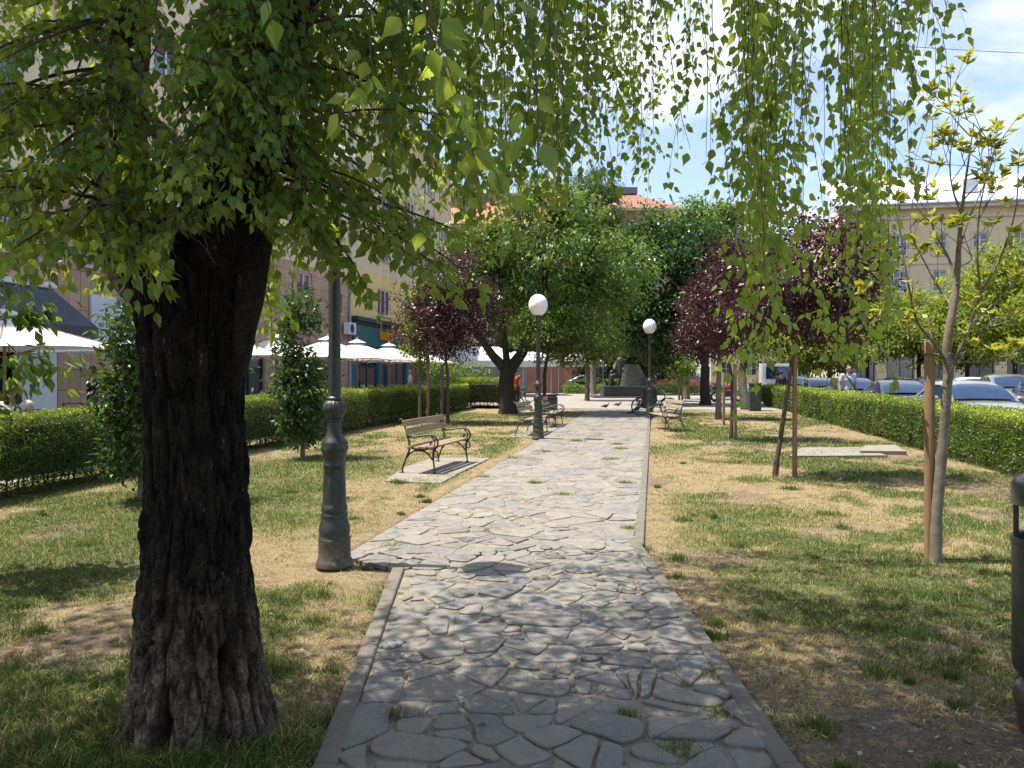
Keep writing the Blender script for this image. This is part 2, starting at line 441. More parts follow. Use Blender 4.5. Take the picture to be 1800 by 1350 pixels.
def paving():
    mb_v=[];mb_f=[];rnd=[];sun_tone=[]
    rr=random.Random(3)
    kerb=.100
    regions=[(inset_edges([(-.76,-1.0),(-.80,3.1),(-.97,6.2),(1.19,7.3),(1.165,3.1),(1.165,-1.0)],0),.072,.85),(far_path,.085,.7)]
    def area(b): return abs(sum(b[i][0]*b[(i+1)%len(b)][1]-b[(i+1)%len(b)][0]*b[i][1] for i in range(len(b))))/2
    def split(b,A0,sg,out,depth=0):
        A=area(b)
        y=sum(q[1] for q in b)/len(b)
        if depth>14 or A<A0*(1 if y<12 else 1.5)*math.exp(rr.gauss(0,sg)): out.append(b); return
        P=np.array(b); c=P.mean(0); Q=P-c; w,v=np.linalg.eigh(Q.T@Q)
        ax=v[:,1]; th=math.atan2(ax[1],ax[0])+rr.gauss(0,.30)
        nx,ny=math.cos(th),math.sin(th); t=rr.gauss(0,.14)*math.sqrt(A); cc=nx*c[0]+ny*c[1]+t
        l=clip(b,nx,ny,cc); r=clip(b,-nx,-ny,-cc)
        if len(l)<3 or len(r)<3: out.append(b); return
        split(l,A0,sg,out,depth+1); split(r,A0,sg,out,depth+1)
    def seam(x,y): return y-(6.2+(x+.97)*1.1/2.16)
    seeds=[]
    for t in range(60000):
        y=-1.1+rr.random()**1.0*36; x=rr.uniform(-1.7,6.2)
        if not (in_poly(np.array([x]),np.array([y]),near_path)[0] or in_poly(np.array([x]),np.array([y]),far_path)[0]): continue
        r0=rr.choice((.30,.40,.52)) if y<9 else rr.choice((.42,.58,.7))
        if all(abs(q[0]-x)>r0 or math.hypot(q[0]-x,q[1]-y)>r0 for q in seeds): seeds.append((x,y))
    SD=np.array(seeds)
    def hp(a,b,keep):       # half plane through a,b that contains keep
        nx,ny=b[1]-a[1],-(b[0]-a[0]); c=nx*a[0]+ny*a[1]
        return (nx,ny,c) if nx*keep[0]+ny*keep[1]<=c else (-nx,-ny,-c)
    k1=.062
    HN=[hp((-.76+.045,-4),(-.80+.045,3.1),(0,1)),hp((-.80+.045,3.1),(-.97+.045,6.2),(0,5)),hp((1.165-k1,-4),(1.165-k1,3.1),(0,1)),hp((1.165-k1,3.1),(1.19-k1,7.3),(0,5)),(0,-1,1.2)]
    HF=[hp(S(U_L,6)[:2],S(U_L,30)[:2],S(-1.5,15)[:2]),hp(S(U_R,6)[:2],S(U_R,30)[:2],S(-1.5,15)[:2]),hp(S(-5,V_END)[:2],S(2,V_END)[:2],S(-1,20)[:2]),hp((-.97,6.2),(-1.48,6.63),(0,10))]
    for _ in (0,):
        cells=[]
        for k,s0 in enumerate(seeds):
            dd=np.hypot(SD[:,0]-s0[0],SD[:,1]-s0[1]); b=[(s0[0]-1.2,s0[1]-1.2),(s0[0]+1.2,s0[1]-1.2),(s0[0]+1.2,s0[1]+1.2),(s0[0]-1.2,s0[1]+1.2)]
            for j in np.argsort(dd)[1:24]:
                q=seeds[j]; b=clip(b,q[0]-s0[0],q[1]-s0[1],(q[0]**2+q[1]**2-s0[0]**2-s0[1]**2)/2)
                if len(b)<3: break
            isn=in_poly(np.array([s0[0]]),np.array([s0[1]]),near_path)[0]
            for h_ in (HN if isn else HF):
                if len(b)>=3: b=clip(b,*h_)
            if len(b)>=3: split(b,(.048 if s0[1]<7.2 else .075) if s0[1]<10 else .10,.80,cells)
        for b in cells:
            cx_=sum(q[0] for q in b)/len(b); cy2=sum(q[1] for q in b)/len(b); near=cy2<9
            b=inset_edges(b,rr.choice((.003,.005,.007,.011,.016)) if near else rr.choice((.002,.004,.007)))
            if len(b)<3 or area(b)<.0025: continue
            pts=[]; step=.028 if near else .09
            for i in range(len(b)):
                a=b[i]; c2=b[(i+1)%len(b)]; L=math.hypot(c2[0]-a[0],c2[1]-a[1]); n=max(1,int(L/step))
                for t in range(n):
                    f=t/n; pts.append((a[0]+f*(c2[0]-a[0]),a[1]+f*(c2[1]-a[1])))
            P=np.array(pts); cen=P.mean(0)
            sd=np.exp(-(seam(P[:,0],P[:,1])/.45)**2)
            amp=.030 if near else .045
            P=P+amp*2*np.stack([fbm(P[:,0]*3.1,P[:,1]*3.1,61,2)-.5,fbm(P[:,0]*3.1+9,P[:,1]*3.1,62,2)-.5],1)
            ja=.017 if near else .014
            P=P+ja*2.4*np.stack([fbm(P[:,0]*17,P[:,1]*17,1,3)-.5,fbm(P[:,0]*17+40,P[:,1]*17,2,3)-.5],1)
            for _k in range(2 if near else 1): P=P*.5+(np.roll(P,1,0)+np.roll(P,-1,0))*.25
            cen=P.mean(0)
            h=rr.uniform(.010,.024) if near else rr.uniform(.010,.017)
            tx,ty=rr.gauss(0,.014),rr.gauss(0,.014)
            zt=np.maximum(h+(P[:,0]-cen[0])*tx+(P[:,1]-cen[1])*ty,.006)
            n=len(P); b0=len(mb_v); dd=np.maximum(.02,np.hypot(*(P-cen).T))
            C=cen+(P-cen)*(1-np.minimum(.3,.007/dd))[:,None]; C2=cen+(P-cen)*.62
            mb_v+=[(x,y_,-.02) for x,y_ in P]+[(x,y_,z_-.005) for (x,y_),z_ in zip(P,zt)]+[(x,y_,z_) for (x,y_),z_ in zip(C,zt)]+[(x,y_,z_+.0022*(vn(np.array([x*14]),np.array([y_*14]),6)[0]-.3)) for (x,y_),z_ in zip(C2,h+(zt-h)*.62)]
            mb_v.append((cen[0],cen[1],h+.0012))
            for i in range(n):
                j=(i+1)%n
                for k in range(3): mb_f.append((b0+k*n+i,b0+k*n+j,b0+(k+1)*n+j,b0+(k+1)*n+i))
                mb_f.append((b0+3*n+i,b0+3*n+j,b0+4*n))
            rnd+=[rr.random()]*(4*n+1); sun_tone+=[float(sstep(-.4,1.6,seam(cen[0],cen[1])+rr.gauss(0,.5)))]*(4*n+1)
    me=bpy.data.meshes.new('path'); me.from_pydata(mb_v,[],mb_f)
    at=me.attributes.new('rnd','FLOAT','POINT'); at.data.foreach_set('value',rnd); at=me.attributes.new('sun_tone','FLOAT','POINT'); at.data.foreach_set('value',sun_tone); me.update()
    return link_mesh('path',me,m_slate)
m_slate,nt,out=nm('slate'); p=nt.nodes.new('ShaderNodeBsdfPrincipled')
a=nt.nodes.new('ShaderNodeAttribute'); a.attribute_name='rnd'
cd=coord(nt); r1=ramp(nt,[(0,(.165,.165,.175)),(.15,(.23,.222,.205)),(.35,(.275,.263,.243)),(.5,(.20,.205,.225)),(.62,(.255,.245,.225)),(.8,(.30,.285,.26)),(1,(.235,.228,.215))]); nt.links.new(a.outputs['Fac'],r1.inputs[0])
n1=nnoise(nt,9,7,.7,cd,.6); n2=nnoise(nt,70,5,.7,cd)
v1=ramp(nt,[(.25,(.62,.61,.58)),(.5,(1,1,1)),(.75,(1.22,1.19,1.12))]); nt.links.new(n1.outputs[0],v1.inputs[0])
c=mixc(nt,1.0,r1.outputs[0],v1.outputs[0],'MULTIPLY')
v2=ramp(nt,[(.36,(.55,.52,.48)),(.46,(1,1,1))]); nt.links.new(n2.outputs[0],v2.inputs[0]); c=mixc(nt,.7,c,v2.outputs[0],'MULTIPLY')
# cleft grain of the slate, and lichen or dust
wv=nt.nodes.new('ShaderNodeTexWave'); wv.inputs['Scale'].default_value=5; wv.inputs['Distortion'].default_value=14; wv.inputs['Detail'].default_value=4; wv.inputs['Detail Scale'].default_value=1.6
nt.links.new(cd,wv.inputs['Vector'])
dn=nnoise(nt,3.2,5,.6,cd); dr=ramp(nt,[(.46,(0,0,0)),(.62,(1,1,1))]); nt.links.new(dn.outputs[0],dr.inputs[0])
f2=nt.nodes.new('ShaderNodeMath'); f2.operation='MULTIPLY'; nt.links.new(dr.outputs[0],f2.inputs[0]); f2.inputs[1].default_value=.42
c=mixc(nt,f2.outputs[0],c,(.31,.275,.225))
ad_=nt.nodes.new('ShaderNodeAttribute'); ad_.attribute_name='sun_tone'
c=mixc(nt,ad_.outputs['Fac'],mixc(nt,1.0,c,(.78,.745,.69),'MULTIPLY'),mixc(nt,1.0,c,(.90,.855,.775),'MULTIPLY'))  # stone colour carries the light: near stones darkened for shade, far ones sunnier
nt.links.new(c,p.inputs['Base Color'])
rr_=ramp(nt,[(.3,(.34,)*3),(.7,(.70,)*3)]); nt.links.new(n1.outputs[0],rr_.inputs[0]); nt.links.new(rr_.outputs[0],p.inputs['Roughness'])
hh=nt.nodes.new('ShaderNodeMath'); hh.operation='MULTIPLY_ADD'; nt.links.new(wv.outputs[1],hh.inputs[0]); hh.inputs[1].default_value=.05; nt.links.new(n1.outputs[0],hh.inputs[2])
h2=nt.nodes.new('ShaderNodeMath'); h2.operation='MULTIPLY_ADD'; nt.links.new(n2.outputs[0],h2.inputs[0]); h2.inputs[1].default_value=.25; nt.links.new(hh.outputs[0],h2.inputs[2])
nt.links.new(bumpn(nt,h2.outputs[0],.85,.02),p.inputs['Normal']); nt.links.new(p.outputs[0],out.inputs[0])
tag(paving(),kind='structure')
# bed of earth and mortar under the stones
m_bed=M('path_bed',(.30,.265,.215),(.205,.165,.12),.95,7,bump=.9,bscale=70,c3=(.11,.12,.05),scale3=8,bdist=.02)
def bed():
    V=[];F=[]
    def grid(pts_fn,nu,nv):
        b=len(V)
        for j in range(nv+1):
            for i in range(nu+1):
                x,y=pts_fn(i/nu,j/nv); V.append((x,y,.005+.009*(vn(np.array([x*9]),np.array([y*9]),8)[0]-.35)))
        for j in range(nv):
            for i in range(nu):
                k=b+j*(nu+1)+i; F.append((k,k+1,k+nu+2,k+nu+1))
    def lerp(a,b,t): return (a[0]+(b[0]-a[0])*t,a[1]+(b[1]-a[1])*t)
    grid(lambda s,t:lerp(lerp((-.76,-1),(-.80,3.1),t),lerp((1.16,-1),(1.16,3.1),t),s),24,40)
    grid(lambda s,t:lerp(lerp((-.80,3.1),(-.97,6.2),t),lerp((1.16,3.1),(1.185,7.3),t),s),24,40)
    grid(lambda s,t:lerp(lerp((-.97,6.2),S(U_L,8.5)[:2],0),lerp((1.185,7.3),S(U_R,8.5)[:2],t),s),24,20) if 0 else None
    grid(lambda s,t:lerp(lerp(S(U_L,6.25)[:2],S(U_L,8.2)[:2],t),lerp(lerp((-.97,6.2),(1.185,7.3),s),S(U_R,8.2)[:2],t),s),24,20)
    grid(lambda s,t:lerp(lerp(S(U_L,8.2)[:2],S(U_L,V_END)[:2],t),lerp(S(U_R,8.2)[:2],S(U_R,V_END)[:2],t),s),16,90)
    me=bpy.data.meshes.new('path_bed'); me.from_pydata(V,[],F); me.update(); return link_mesh('path_bed',me,m_bed)
tag(bed(),kind='structure')
# concrete edging of the path
def edging():
    mb=MB()
    def run(a,b,w,seg,side):
        a=Vector((*a,0)); b=Vector((*b,0)); d=b-a; L=d.length; d/=L; nrm=Vector((-d.y,d.x,0))*side
        n=max(1,round(L/seg)); 
        for i in range(n):
            s0=a+d*(L*i/n+.003); s1=a+d*(L*(i+1)/n-.003); c=(s0+s1)/2+nrm*(w/2)
            mb.bbox((c.x,c.y,-.035+R.uniform(-.004,.004)),((s1-s0).length,w,.13),.008,math.atan2(d.y,d.x)+R.uniform(-.004,.004),rx=R.uniform(-.015,.015))
    run((-.80,-1),(-.803,3.1),.095,.98,-1); run((-.803,3.1),(-.967,6.2),.095,.98,-1)
    run((1.165,-1),(1.165,3.1),.095,.98,1); run((1.165,3.1),(1.19,7.25),.095,.98,1)
    run(S(U_R,7.15)[:2],S(U_R,V_END)[:2],.085,1.0,-1)
    return mb.build('path_edging',m_kerb,smooth=30)
tag(edging(),kind='structure')
# ================================================================ grass
m_grass,nt,out=nm('grass_blade')
a=nt.nodes.new('ShaderNodeAttribute'); a.attribute_name='rnd'
r=ramp(nt,[(0,(.05,.10,.03)),(.25,(.095,.15,.035)),(.45,(.17,.20,.06)),(.6,(.36,.30,.12)),(.8,(.52,.41,.22)),(1,(.40,.29,.14))]); nt.links.new(a.outputs['Fac'],r.inputs[0])
d1=nt.nodes.new('ShaderNodeBsdfDiffuse'); t1=nt.nodes.new('ShaderNodeBsdfTranslucent'); mx=nt.nodes.new('ShaderNodeMixShader'); mx.inputs[0].default_value=.3
nt.links.new(r.outputs[0],d1.inputs[0]); nt.links.new(r.outputs[0],t1.inputs[0]); nt.links.new(d1.outputs[0],mx.inputs[1]); nt.links.new(t1.outputs[0],mx.inputs[2]); nt.links.new(mx.outputs[0],out.inputs[0])
def grass(N=1050000):
    # more blades near the eye, fewer far off
    Y=2.2*np.exp(RNG.random(N)*math.log(30/2.2))
    X=(RNG.random(N)*2-1)*(.74*Y+.5)
    u=X*CS-Y*SN
    keep=(u>-8.05)&(u<5.5)&~on_path(X,Y)&(np.hypot((X+1.41)/.28,(Y-3.46)/.28)>1)
    for pad in PADS: keep&=~in_poly(X,Y,pad)
    X,Y=X[keep],Y[keep]
    d,g=fields(X,Y)
    # tufts
    tf=fbm(X*7,Y*7,77,3)
    prob=np.clip(.46+.66*g-.75*d+(tf-.5)*1.5,0,1)
    k=RNG.random(len(X))<prob; X,Y,d,g,tf=X[k],Y[k],d[k],g[k],tf[k]
    n=len(X)
    far=np.clip(Y/6,1,4)
    L=(.012+.026*RNG.random(n)**1.6)*(.7+.6*g+1.6*np.clip(tf-.5,0,1))*far**.35
    tt=np.exp(-(((X+1.35)/.75)**2+((Y-3.2)/.45)**2)); L*=1+1.0*tt
    wid=(.0011+.0011*RNG.random(n))*far
    az=RNG.random(n)*2*PI; lean=.35+1.0*RNG.random(n)
    dry=RNG.random(n)<(.82-.70*g)
    lean=np.where(dry,1.15+.35*RNG.random(n),lean); L=np.where(dry,L*1.25,L)
    col=np.where(dry,.52+.48*RNG.random(n)**.8,.50*RNG.random(n)*(.65+.6*(1-g)))
    # weeds and tussocks
    rt=random.Random(12); TX=[];TY=[];TL=[]
    spots=[(1542,1104,.07,.06),(1612,1122,.10,.05),(1640,1052,.12,.05),(1300,962,.09,.05),(1335,1085,.09,.05),(1440,1280,.10,.05),(1260,1100,.05,.06),(1120,960,.06,.06),(1190,985,.10,.06),(1235,1290,.06,.05),(1550,1185,.14,.05),(1480,930,.1,.05),(140,960,.16,.05),(330,1330,.3,.06),(480,1180,.14,.07),(180,1290,.3,.07),(90,1250,.2,.06),(560,1050,.14,.06),(500,1060,.12,.05),(60,1110,.15,.05),(700,850,.15,.06),(1460,905,.2,.05),(1390,860,.15,.05)]
    for i in range(70):
        yy=2.8*math.exp(rt.random()*math.log(14/2.8)); xx=rt.uniform(-.68,.68)*yy; spots.append((900+1350*xx/yy,655+2160/yy,rt.uniform(.03,.10),rt.uniform(.03,.06)))
    for (px,py,rr_,hh) in spots:
        yy=GY(py); xx=(px-900)/1350*yy
        for k in range(int(70+900*rr_)): TX.append(xx+rt.gauss(0,rr_*.5)); TY.append(yy+rt.gauss(0,rr_*.4)); TL.append(hh*rt.uniform(.6,1.3))
    TX=np.array(TX);TY=np.array(TY);TL=np.array(TL); kk=~on_path(TX,TY)&(np.hypot(TX+1.41,TY-3.46)>.33); TX,TY,TL=TX[kk],TY[kk],TL[kk]; m=len(TX)
    X=np.concatenate([X,TX]);Y=np.concatenate([Y,TY]);L=np.concatenate([L,TL]);wid=np.concatenate([wid,(.0018+.0018*RNG.random(m))*np.clip(TY/6,1,3)]);lean=np.concatenate([lean,.2+.9*RNG.random(m)]);az=np.concatenate([az,RNG.random(m)*2*PI]);col=np.concatenate([col,.10+.38*RNG.random(m)]); n=len(X)
    dx,dy=np.cos(az),np.sin(az)
    base=np.stack([X,Y,.035*(fbm(X*.9,Y*.9,3,3)-.5)+.03*(fbm(X*4,Y*4,9,3)-.5)-.004],1)
    side=np.stack([-dy,dx,np.zeros(n)],1)*wid[:,None]
    out1=np.stack([dx*np.sin(lean*.55),dy*np.sin(lean*.55),np.cos(lean*.55)],1)*(L*.55)[:,None]
    out2=out1+np.stack([dx*np.sin(lean),dy*np.sin(lean),np.cos(lean)+.02],1)*(L*.6)[:,None]
    V=np.stack([base-side,base+side,base+out1+side*.8,base+out1-side*.8,base+out2],1).reshape(-1,3)
    o=(np.arange(n)*5)[:,None]
    return np_mesh('grass',V,[o+np.array([[0,1,2,3]]),o+np.array([[3,2,4]])],m_grass,None,{'rnd':np.repeat(col,5)})
tag(grass(),kind='stuff')
def joint_tufts():       # grass and straw growing in the joints of the paving
    n=9000; C=[]
    rr=random.Random(5)
    cent=[(902,806,.20),(960,795,.14),(940,850,.10),(1075,808,.20),(870,935,.14),(1085,782,.12),(1100,850,.12),(990,870,.14),(850,840,.12),(1265,1255,.10),(1250,1190,.09),(1195,1320,.10),(700,1260,.07),(1105,1260,.05),(690,960,.16),(700,1000,.10),(1130,940,.10),(1105,930,.08),(1015,776,.15),(1090,790,.15)]
    X=[];Y=[];G=[]
    for (px,py,r0) in cent:
        y=GY(py); x=(px-900)/1350*y
        for i in range(360):
            X.append(x+rr.gauss(0,r0*.55)); Y.append(y+rr.gauss(0,r0*.5)); G.append(1)
    for i in range(5200):
        y=2.6*math.exp(rr.random()*math.log(24/2.6)); u=rr.uniform(U_L,U_R); 
        if y<6.5: x=rr.choice((rr.uniform(-.72,1.1),rr.gauss(.98,.07),rr.gauss(-.62,.05)))
        else: x=u*CS+(y*CS)*SN+ (0 if rr.random()<.5 else 0)
        if vn(np.array([x*5]),np.array([y*5]),19)[0]<.66: continue
        X.append(x);Y.append(y);G.append(.35)
    X=np.array(X);Y=np.array(Y);G=np.array(G); n=len(X)
    k=on_path(X,Y); X,Y,G=X[k],Y[k],G[k]; n=len(X)
    az=RNG.random(n)*2*PI; far=np.clip(Y/6,1,3); L=(.015+.03*RNG.random(n))*far**.4*(1+.15*(G>.9)); wid=.0022*far; lean=.4+1.0*RNG.random(n)
    col=np.where(RNG.random(n)<G*.85,.24+.24*RNG.random(n),.55+.45*RNG.random(n))
    dx,dy=np.cos(az),np.sin(az); base=np.stack([X,Y,np.full(n,.004)],1); side=np.stack([-dy,dx,0*dx],1)*np.asarray(wid)[:,None]
    tip=base+np.stack([dx*np.sin(lean),dy*np.sin(lean),np.cos(lean)+.05],1)*L[:,None]
    V=np.stack([base-side,base+side,tip],1).reshape(-1,3); o=(np.arange(n)*3)[:,None]
    return np_mesh('joint_grass',V,[o+np.array([[0,1,2]])],m_grass,None,{'rnd':np.repeat(col,3)})
tag(joint_tufts(),kind='stuff')
m_litter=leafmat('dry_litter',[(0,(.10,.07,.045)),(.5,(.22,.16,.10)),(1,(.48,.40,.28))],(.3,.22,.1),.1,.8,.1)
def litter():            # twigs, straw and dry leaf bits on the bare earth
    n=5200
    Y=2.4*np.exp(RNG.random(n)*math.log(9/2.4)); X=(RNG.random(n)*2-1)*(.72*Y)
    ex=RNG.normal(1.9,.55,700); ey=RNG.normal(3.25,.45,700); X=np.concatenate([X,ex]); Y=np.concatenate([Y,ey])
    d,g=fields(X,Y); k=(RNG.random(len(X))<.25+.8*d-.3*g)&(~on_path(X,Y)|(RNG.random(len(X))<.30)); X,Y=X[k],Y[k]; n=len(X)
    az=RNG.random(n)*2*PI; D=np.stack([np.cos(az),np.sin(az),.06*RNG.normal(size=n)],1); N_=np.tile(np.array([0,0,1.]),(n,1))+.3*rdir(n)
    z=np.where(on_path(X,Y),.022,.012); L=.012+.045*RNG.random(n)**2.5
    V,F,kk=leaf_arrays(np.stack([X,Y,z],1),D,N_,L,T_QUAD,np.where(RNG.random(n)<.75,.16,.8)[:,None,None])
    return np_mesh('dry_litter',V,F,m_litter,None,{'rnd':np.repeat(RNG.random(n),kk)})
tag(litter(),kind='stuff')
m_fallen=leafmat('fallen_leaf',[(0,(.45,.30,.06)),(1,(.55,.40,.10))],(.5,.35,.08),.2)
def fallen(px,py,az,label):
    y=GY(py); x=(px-900)/1350*y
    o=leaves('fallen_leaf',np.array([(0,0,0.)]),np.array([(math.cos(az),math.sin(az),.12)]),np.array([(.1,.1,1.)]),.055,T_BIRCH,m_fallen,None)
    o.location=(x,y,.03); tag(o,label,'leaf')
fallen(905,1164,.35,'yellow fallen birch leaf lying on a dark paving slab')

# ================================================================ the old birch
def bark_mat(name,dark,mid,light,zlo=.25,zhi=.8,moss=(.05,.055,.02),plate=False):
    m,nt,out=nm(name); p=nt.nodes.new('ShaderNodeBsdfPrincipled'); p.inputs['Roughness'].default_value=.92; p.inputs['Specular IOR Level'].default_value=.2
    cd=coord(nt); sx=nt.nodes.new('ShaderNodeSeparateXYZ'); nt.links.new(cd,sx.inputs[0])
    n0=nnoise(nt,5,5,.7,cd)
    q=nt.nodes.new('ShaderNodeMath'); q.operation='MULTIPLY_ADD'; nt.links.new(n0.outputs[0],q.inputs[0]); q.inputs[1].default_value=.5; nt.links.new(sx.outputs[2],q.inputs[2])
    mr=nt.nodes.new('ShaderNodeMapRange'); mr.inputs[1].default_value=zlo+.25; mr.inputs[2].default_value=zhi+.25; nt.links.new(q.outputs[0],mr.inputs[0])
    n1=nnoise(nt,22,7,.75,coord(nt,'Object',(1,1,.45)))
    rd=ramp(nt,[(.3,dark),(.6,mid)]); nt.links.new(n1.outputs[0],rd.inputs[0])
    rl=ramp(nt,[(.3,mid),(.65,light)]); nt.links.new(n1.outputs[0],rl.inputs[0])
    c=mixc(nt,mr.outputs[0],rl.outputs[0],rd.outputs[0])
    n2=nnoise(nt,7,4,.7,cd); r2=ramp(nt,[(.58,(0,0,0)),(.72,(.7,.7,.7))]); nt.links.new(n2.outputs[0],r2.inputs[0]); c=mixc(nt,r2.outputs[0],c,tuple(k*.6 for k in moss))
    n3=nnoise(nt,11,6,.8,coord(nt,'Object',(2.2,2.2,.5))); r3=ramp(nt,[(.63,(0,0,0)),(.67,(.85,.85,.85))]); nt.links.new(n3.outputs[0],r3.inputs[0]); c=mixc(nt,r3.outputs[0],c,(.22,.20,.17))
    n4=nnoise(nt,75,4,.75,cd); r4=ramp(nt,[(.32,(.45,.45,.45)),(.5,(1,1,1)),(.66,(1.9,1.85,1.75))]); nt.links.new(n4.outputs[0],r4.inputs[0]); c=mixc(nt,1.0,c,r4.outputs[0],'MULTIPLY')
    hm=nt.nodes.new('ShaderNodeMath'); hm.operation='MULTIPLY_ADD'; nt.links.new(n4.outputs[0],hm.inputs[0]); hm.inputs[1].default_value=.45; nt.links.new(n1.outputs[0],hm.inputs[2])
    if plate:
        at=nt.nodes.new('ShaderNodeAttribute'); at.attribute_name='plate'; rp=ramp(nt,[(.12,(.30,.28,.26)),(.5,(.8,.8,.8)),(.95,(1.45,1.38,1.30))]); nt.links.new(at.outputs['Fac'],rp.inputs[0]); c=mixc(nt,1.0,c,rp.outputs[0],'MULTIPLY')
    nt.links.new(c,p.inputs['Base Color']); nt.links.new(bumpn(nt,hm.outputs[0],1.0,.03),p.inputs['Normal']); nt.links.new(p.outputs[0],out.inputs[0]); return m
m_bark=bark_mat('birch_bark',(.007,.0057,.0046),(.020,.016,.0125),(.20,.152,.112),plate=True)
m_bark_limb=bark_mat('birch_limb_dark_bark',(.010,.008,.0065),(.032,.026,.021),(.05,.04,.03))
m_limb,nt,out=nm('birch_limb_bark'); p=nt.nodes.new('ShaderNodeBsdfPrincipled'); p.inputs['Roughness'].default_value=.75
cd=coord(nt); n1=nnoise(nt,3.2,5,.65,cd); n2=nnoise(nt,16,5,.7,coord(nt,'Object',(.5,.5,2.4)))
r1=ramp(nt,[(.50,(.016,.013,.011)),(.57,(.36,.32,.27))]); nt.links.new(n1.outputs[0],r1.inputs[0]); r2=ramp(nt,[(.42,(.10,.09,.08)),(.5,(1,1,1))]); nt.links.new(n2.outputs[0],r2.inputs[0])
nt.links.new(mixc(nt,.85,r1.outputs[0],r2.outputs[0],'MULTIPLY'),p.inputs['Base Color']); nt.links.new(bumpn(nt,n2.outputs[0],.5,.02),p.inputs['Normal']); nt.links.new(p.outputs[0],out.inputs[0])
m_twig=M('twig_bark',(.085,.055,.035),(.05,.034,.024),.7,30)

BX,BY=-1.407,3.47
birch=empty('birch_tree',(BX,BY,0),0,'old birch with thick black cracked trunk and drooping leafy branches beside the path','tree')
def birch_trunk():
    prof=[(-.06,352,150),(.02,352,142),(.08,352,136),(.18,350,129),(.26,350,124),(.36,349,117),(.46,349,112),(.6,347,106),(.72,346,102),(.97,348,96),(1.23,346,91),(1.485,342,90),(1.74,337,94),(1.87,337,101),(2.0,334,108),(2.10,331,114),(2.19,329,116),(2.27,330,112),(2.33,332,96)]
    k=3.47/1350
    nz,na=420,300
    zs=np.linspace(-.06,2.33,nz)
    cxs=np.interp(zs,[p[0] for p in prof],[((p[1]-900)*k-BX) for p in prof]); rs=.945*np.interp(zs,[p[0] for p in prof],[p[2]*k for p in prof])
    V=np.zeros((nz,na,3)); PL=np.zeros((nz,na))
    for i in range(nz):
        z=zs[i]
        for j in range(na):
            th=2*PI*j/na; c,s=math.cos(th),math.sin(th)
            r=rs[i]
            fl=math.exp(-max(0,z)/.30)
            r*=1+fl*(.10*math.cos(3*th+.6)+.07*math.cos(5*th+2.1)+.05*math.cos(8*th))
            q=Vector((c*2.3,s*2.3,z*1.5))
            big=mnoise.noise(q*1.1)*.013+mnoise.noise(q*2.3+Vector((3,1,2)))*.010-.008
            pw=Vector((c*r*11+mnoise.noise(q*4)*.45,s*r*11+mnoise.noise(q*4+Vector((9,9,9)))*.45,z*4.2+mnoise.noise(q*3+Vector((5,2,1)))*.4))
            d,_=mnoise.voronoi(pw)
            e=min(1,max(0,(d[1]-d[0])/.22)); crack=(1-e)**1.6
            p2=pw*2.4; d2,_=mnoise.voronoi(p2); e2=min(1,max(0,(d2[1]-d2[0])/.25))
            fine=mnoise.noise(Vector((c*14,s*14,z*11)))*.010
            rg=1-abs(mnoise.noise(Vector((c*r*14+q.y*.3,s*r*14,z*2.1+mnoise.noise(q*4)*.35))))*3.2; rg=max(0,rg)**1.5
            rg2=1-abs(mnoise.noise(Vector((c*r*26+5,s*r*26,z*7+mnoise.noise(q*6)*.5))))*3.4; rg2=max(0,rg2)**1.5
            brk=max(0,mnoise.noise(Vector((c*r*9,s*r*9,z*9+3)))-.18)*1.6
            wv=.45+.55*max(-1,min(1,mnoise.noise(q*.9+Vector((2,8,4)))*2)); wv=max(.12,min(.85,wv))
            cr=min(1,crack*wv+rg*(1.05-wv)+.35*rg2*(1-crack)); disp=big-.027*cr-.006*(1-e2)*wv-.018*min(1,brk)+fine*1.2+.006; PL[i,j]=max(0,(1-cr)*(.55+.45*e2)*(1-.5*min(1,brk*2))+mnoise.noise(q*5)*.22)
            # two hollows at the foot, their shade also painted into the bark colour
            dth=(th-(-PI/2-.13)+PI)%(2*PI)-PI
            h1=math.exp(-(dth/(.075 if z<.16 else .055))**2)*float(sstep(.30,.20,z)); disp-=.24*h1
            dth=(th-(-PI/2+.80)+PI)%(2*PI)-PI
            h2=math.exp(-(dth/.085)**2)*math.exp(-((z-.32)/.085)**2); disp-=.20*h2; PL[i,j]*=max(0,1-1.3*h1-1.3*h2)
            top=max(0,(z-2.2)/.13)
            r=max(.02,(r+disp)*(1-.55*top*top))
            V[i,j]=(cxs[i]+c*r,s*r*.93,z)
    idx=np.arange(nz*na).reshape(nz,na); a=idx[:-1,:]; b=np.roll(idx,-1,1)[:-1,:]; c=np.roll(idx,-1,1)[1:,:]; d=idx[1:,:]
    F=np.stack([a,b,c,d],-1).reshape(-1,4)
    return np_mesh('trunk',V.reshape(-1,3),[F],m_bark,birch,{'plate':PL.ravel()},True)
birch_trunk()
BO=Vector((BX,BY,0))
def knobbly(pts,rs,n,seg,seed,amp):
    """smooth tube through control points with lumpy bark"""
    pts=[Vector(p) for p in pts]; P=[];Rr=[]
    K=len(pts)
    for i in range(K-1):
        p0=pts[max(0,i-1)];p1=pts[i];p2=pts[i+1];p3=pts[min(K-1,i+2)]
        for t in range(seg):
            f=t/seg
            P.append(.5*((2*p1)+(p2-p0)*f+(2*p0-5*p1+4*p2-p3)*f*f+(3*p1-p0-3*p2+p3)*f**3)); Rr.append(rs[i]+(rs[i+1]-rs[i])*f)
    P.append(pts[-1]); Rr.append(rs[-1])
    mb=MB(); mb.tube(P,Rr,n)
    out=[]
    for k,v in enumerate(mb.v):
        c=P[min(k//n,len(P)-1)]; d=Vector(v)-c
        out.append(tuple(c+d*(1+amp*mnoise.noise(Vector(v)*7+Vector((seed,0,0)))+amp*.6*mnoise.noise(Vector(v)*19))))
    mb.v=out; return mb,P,Rr
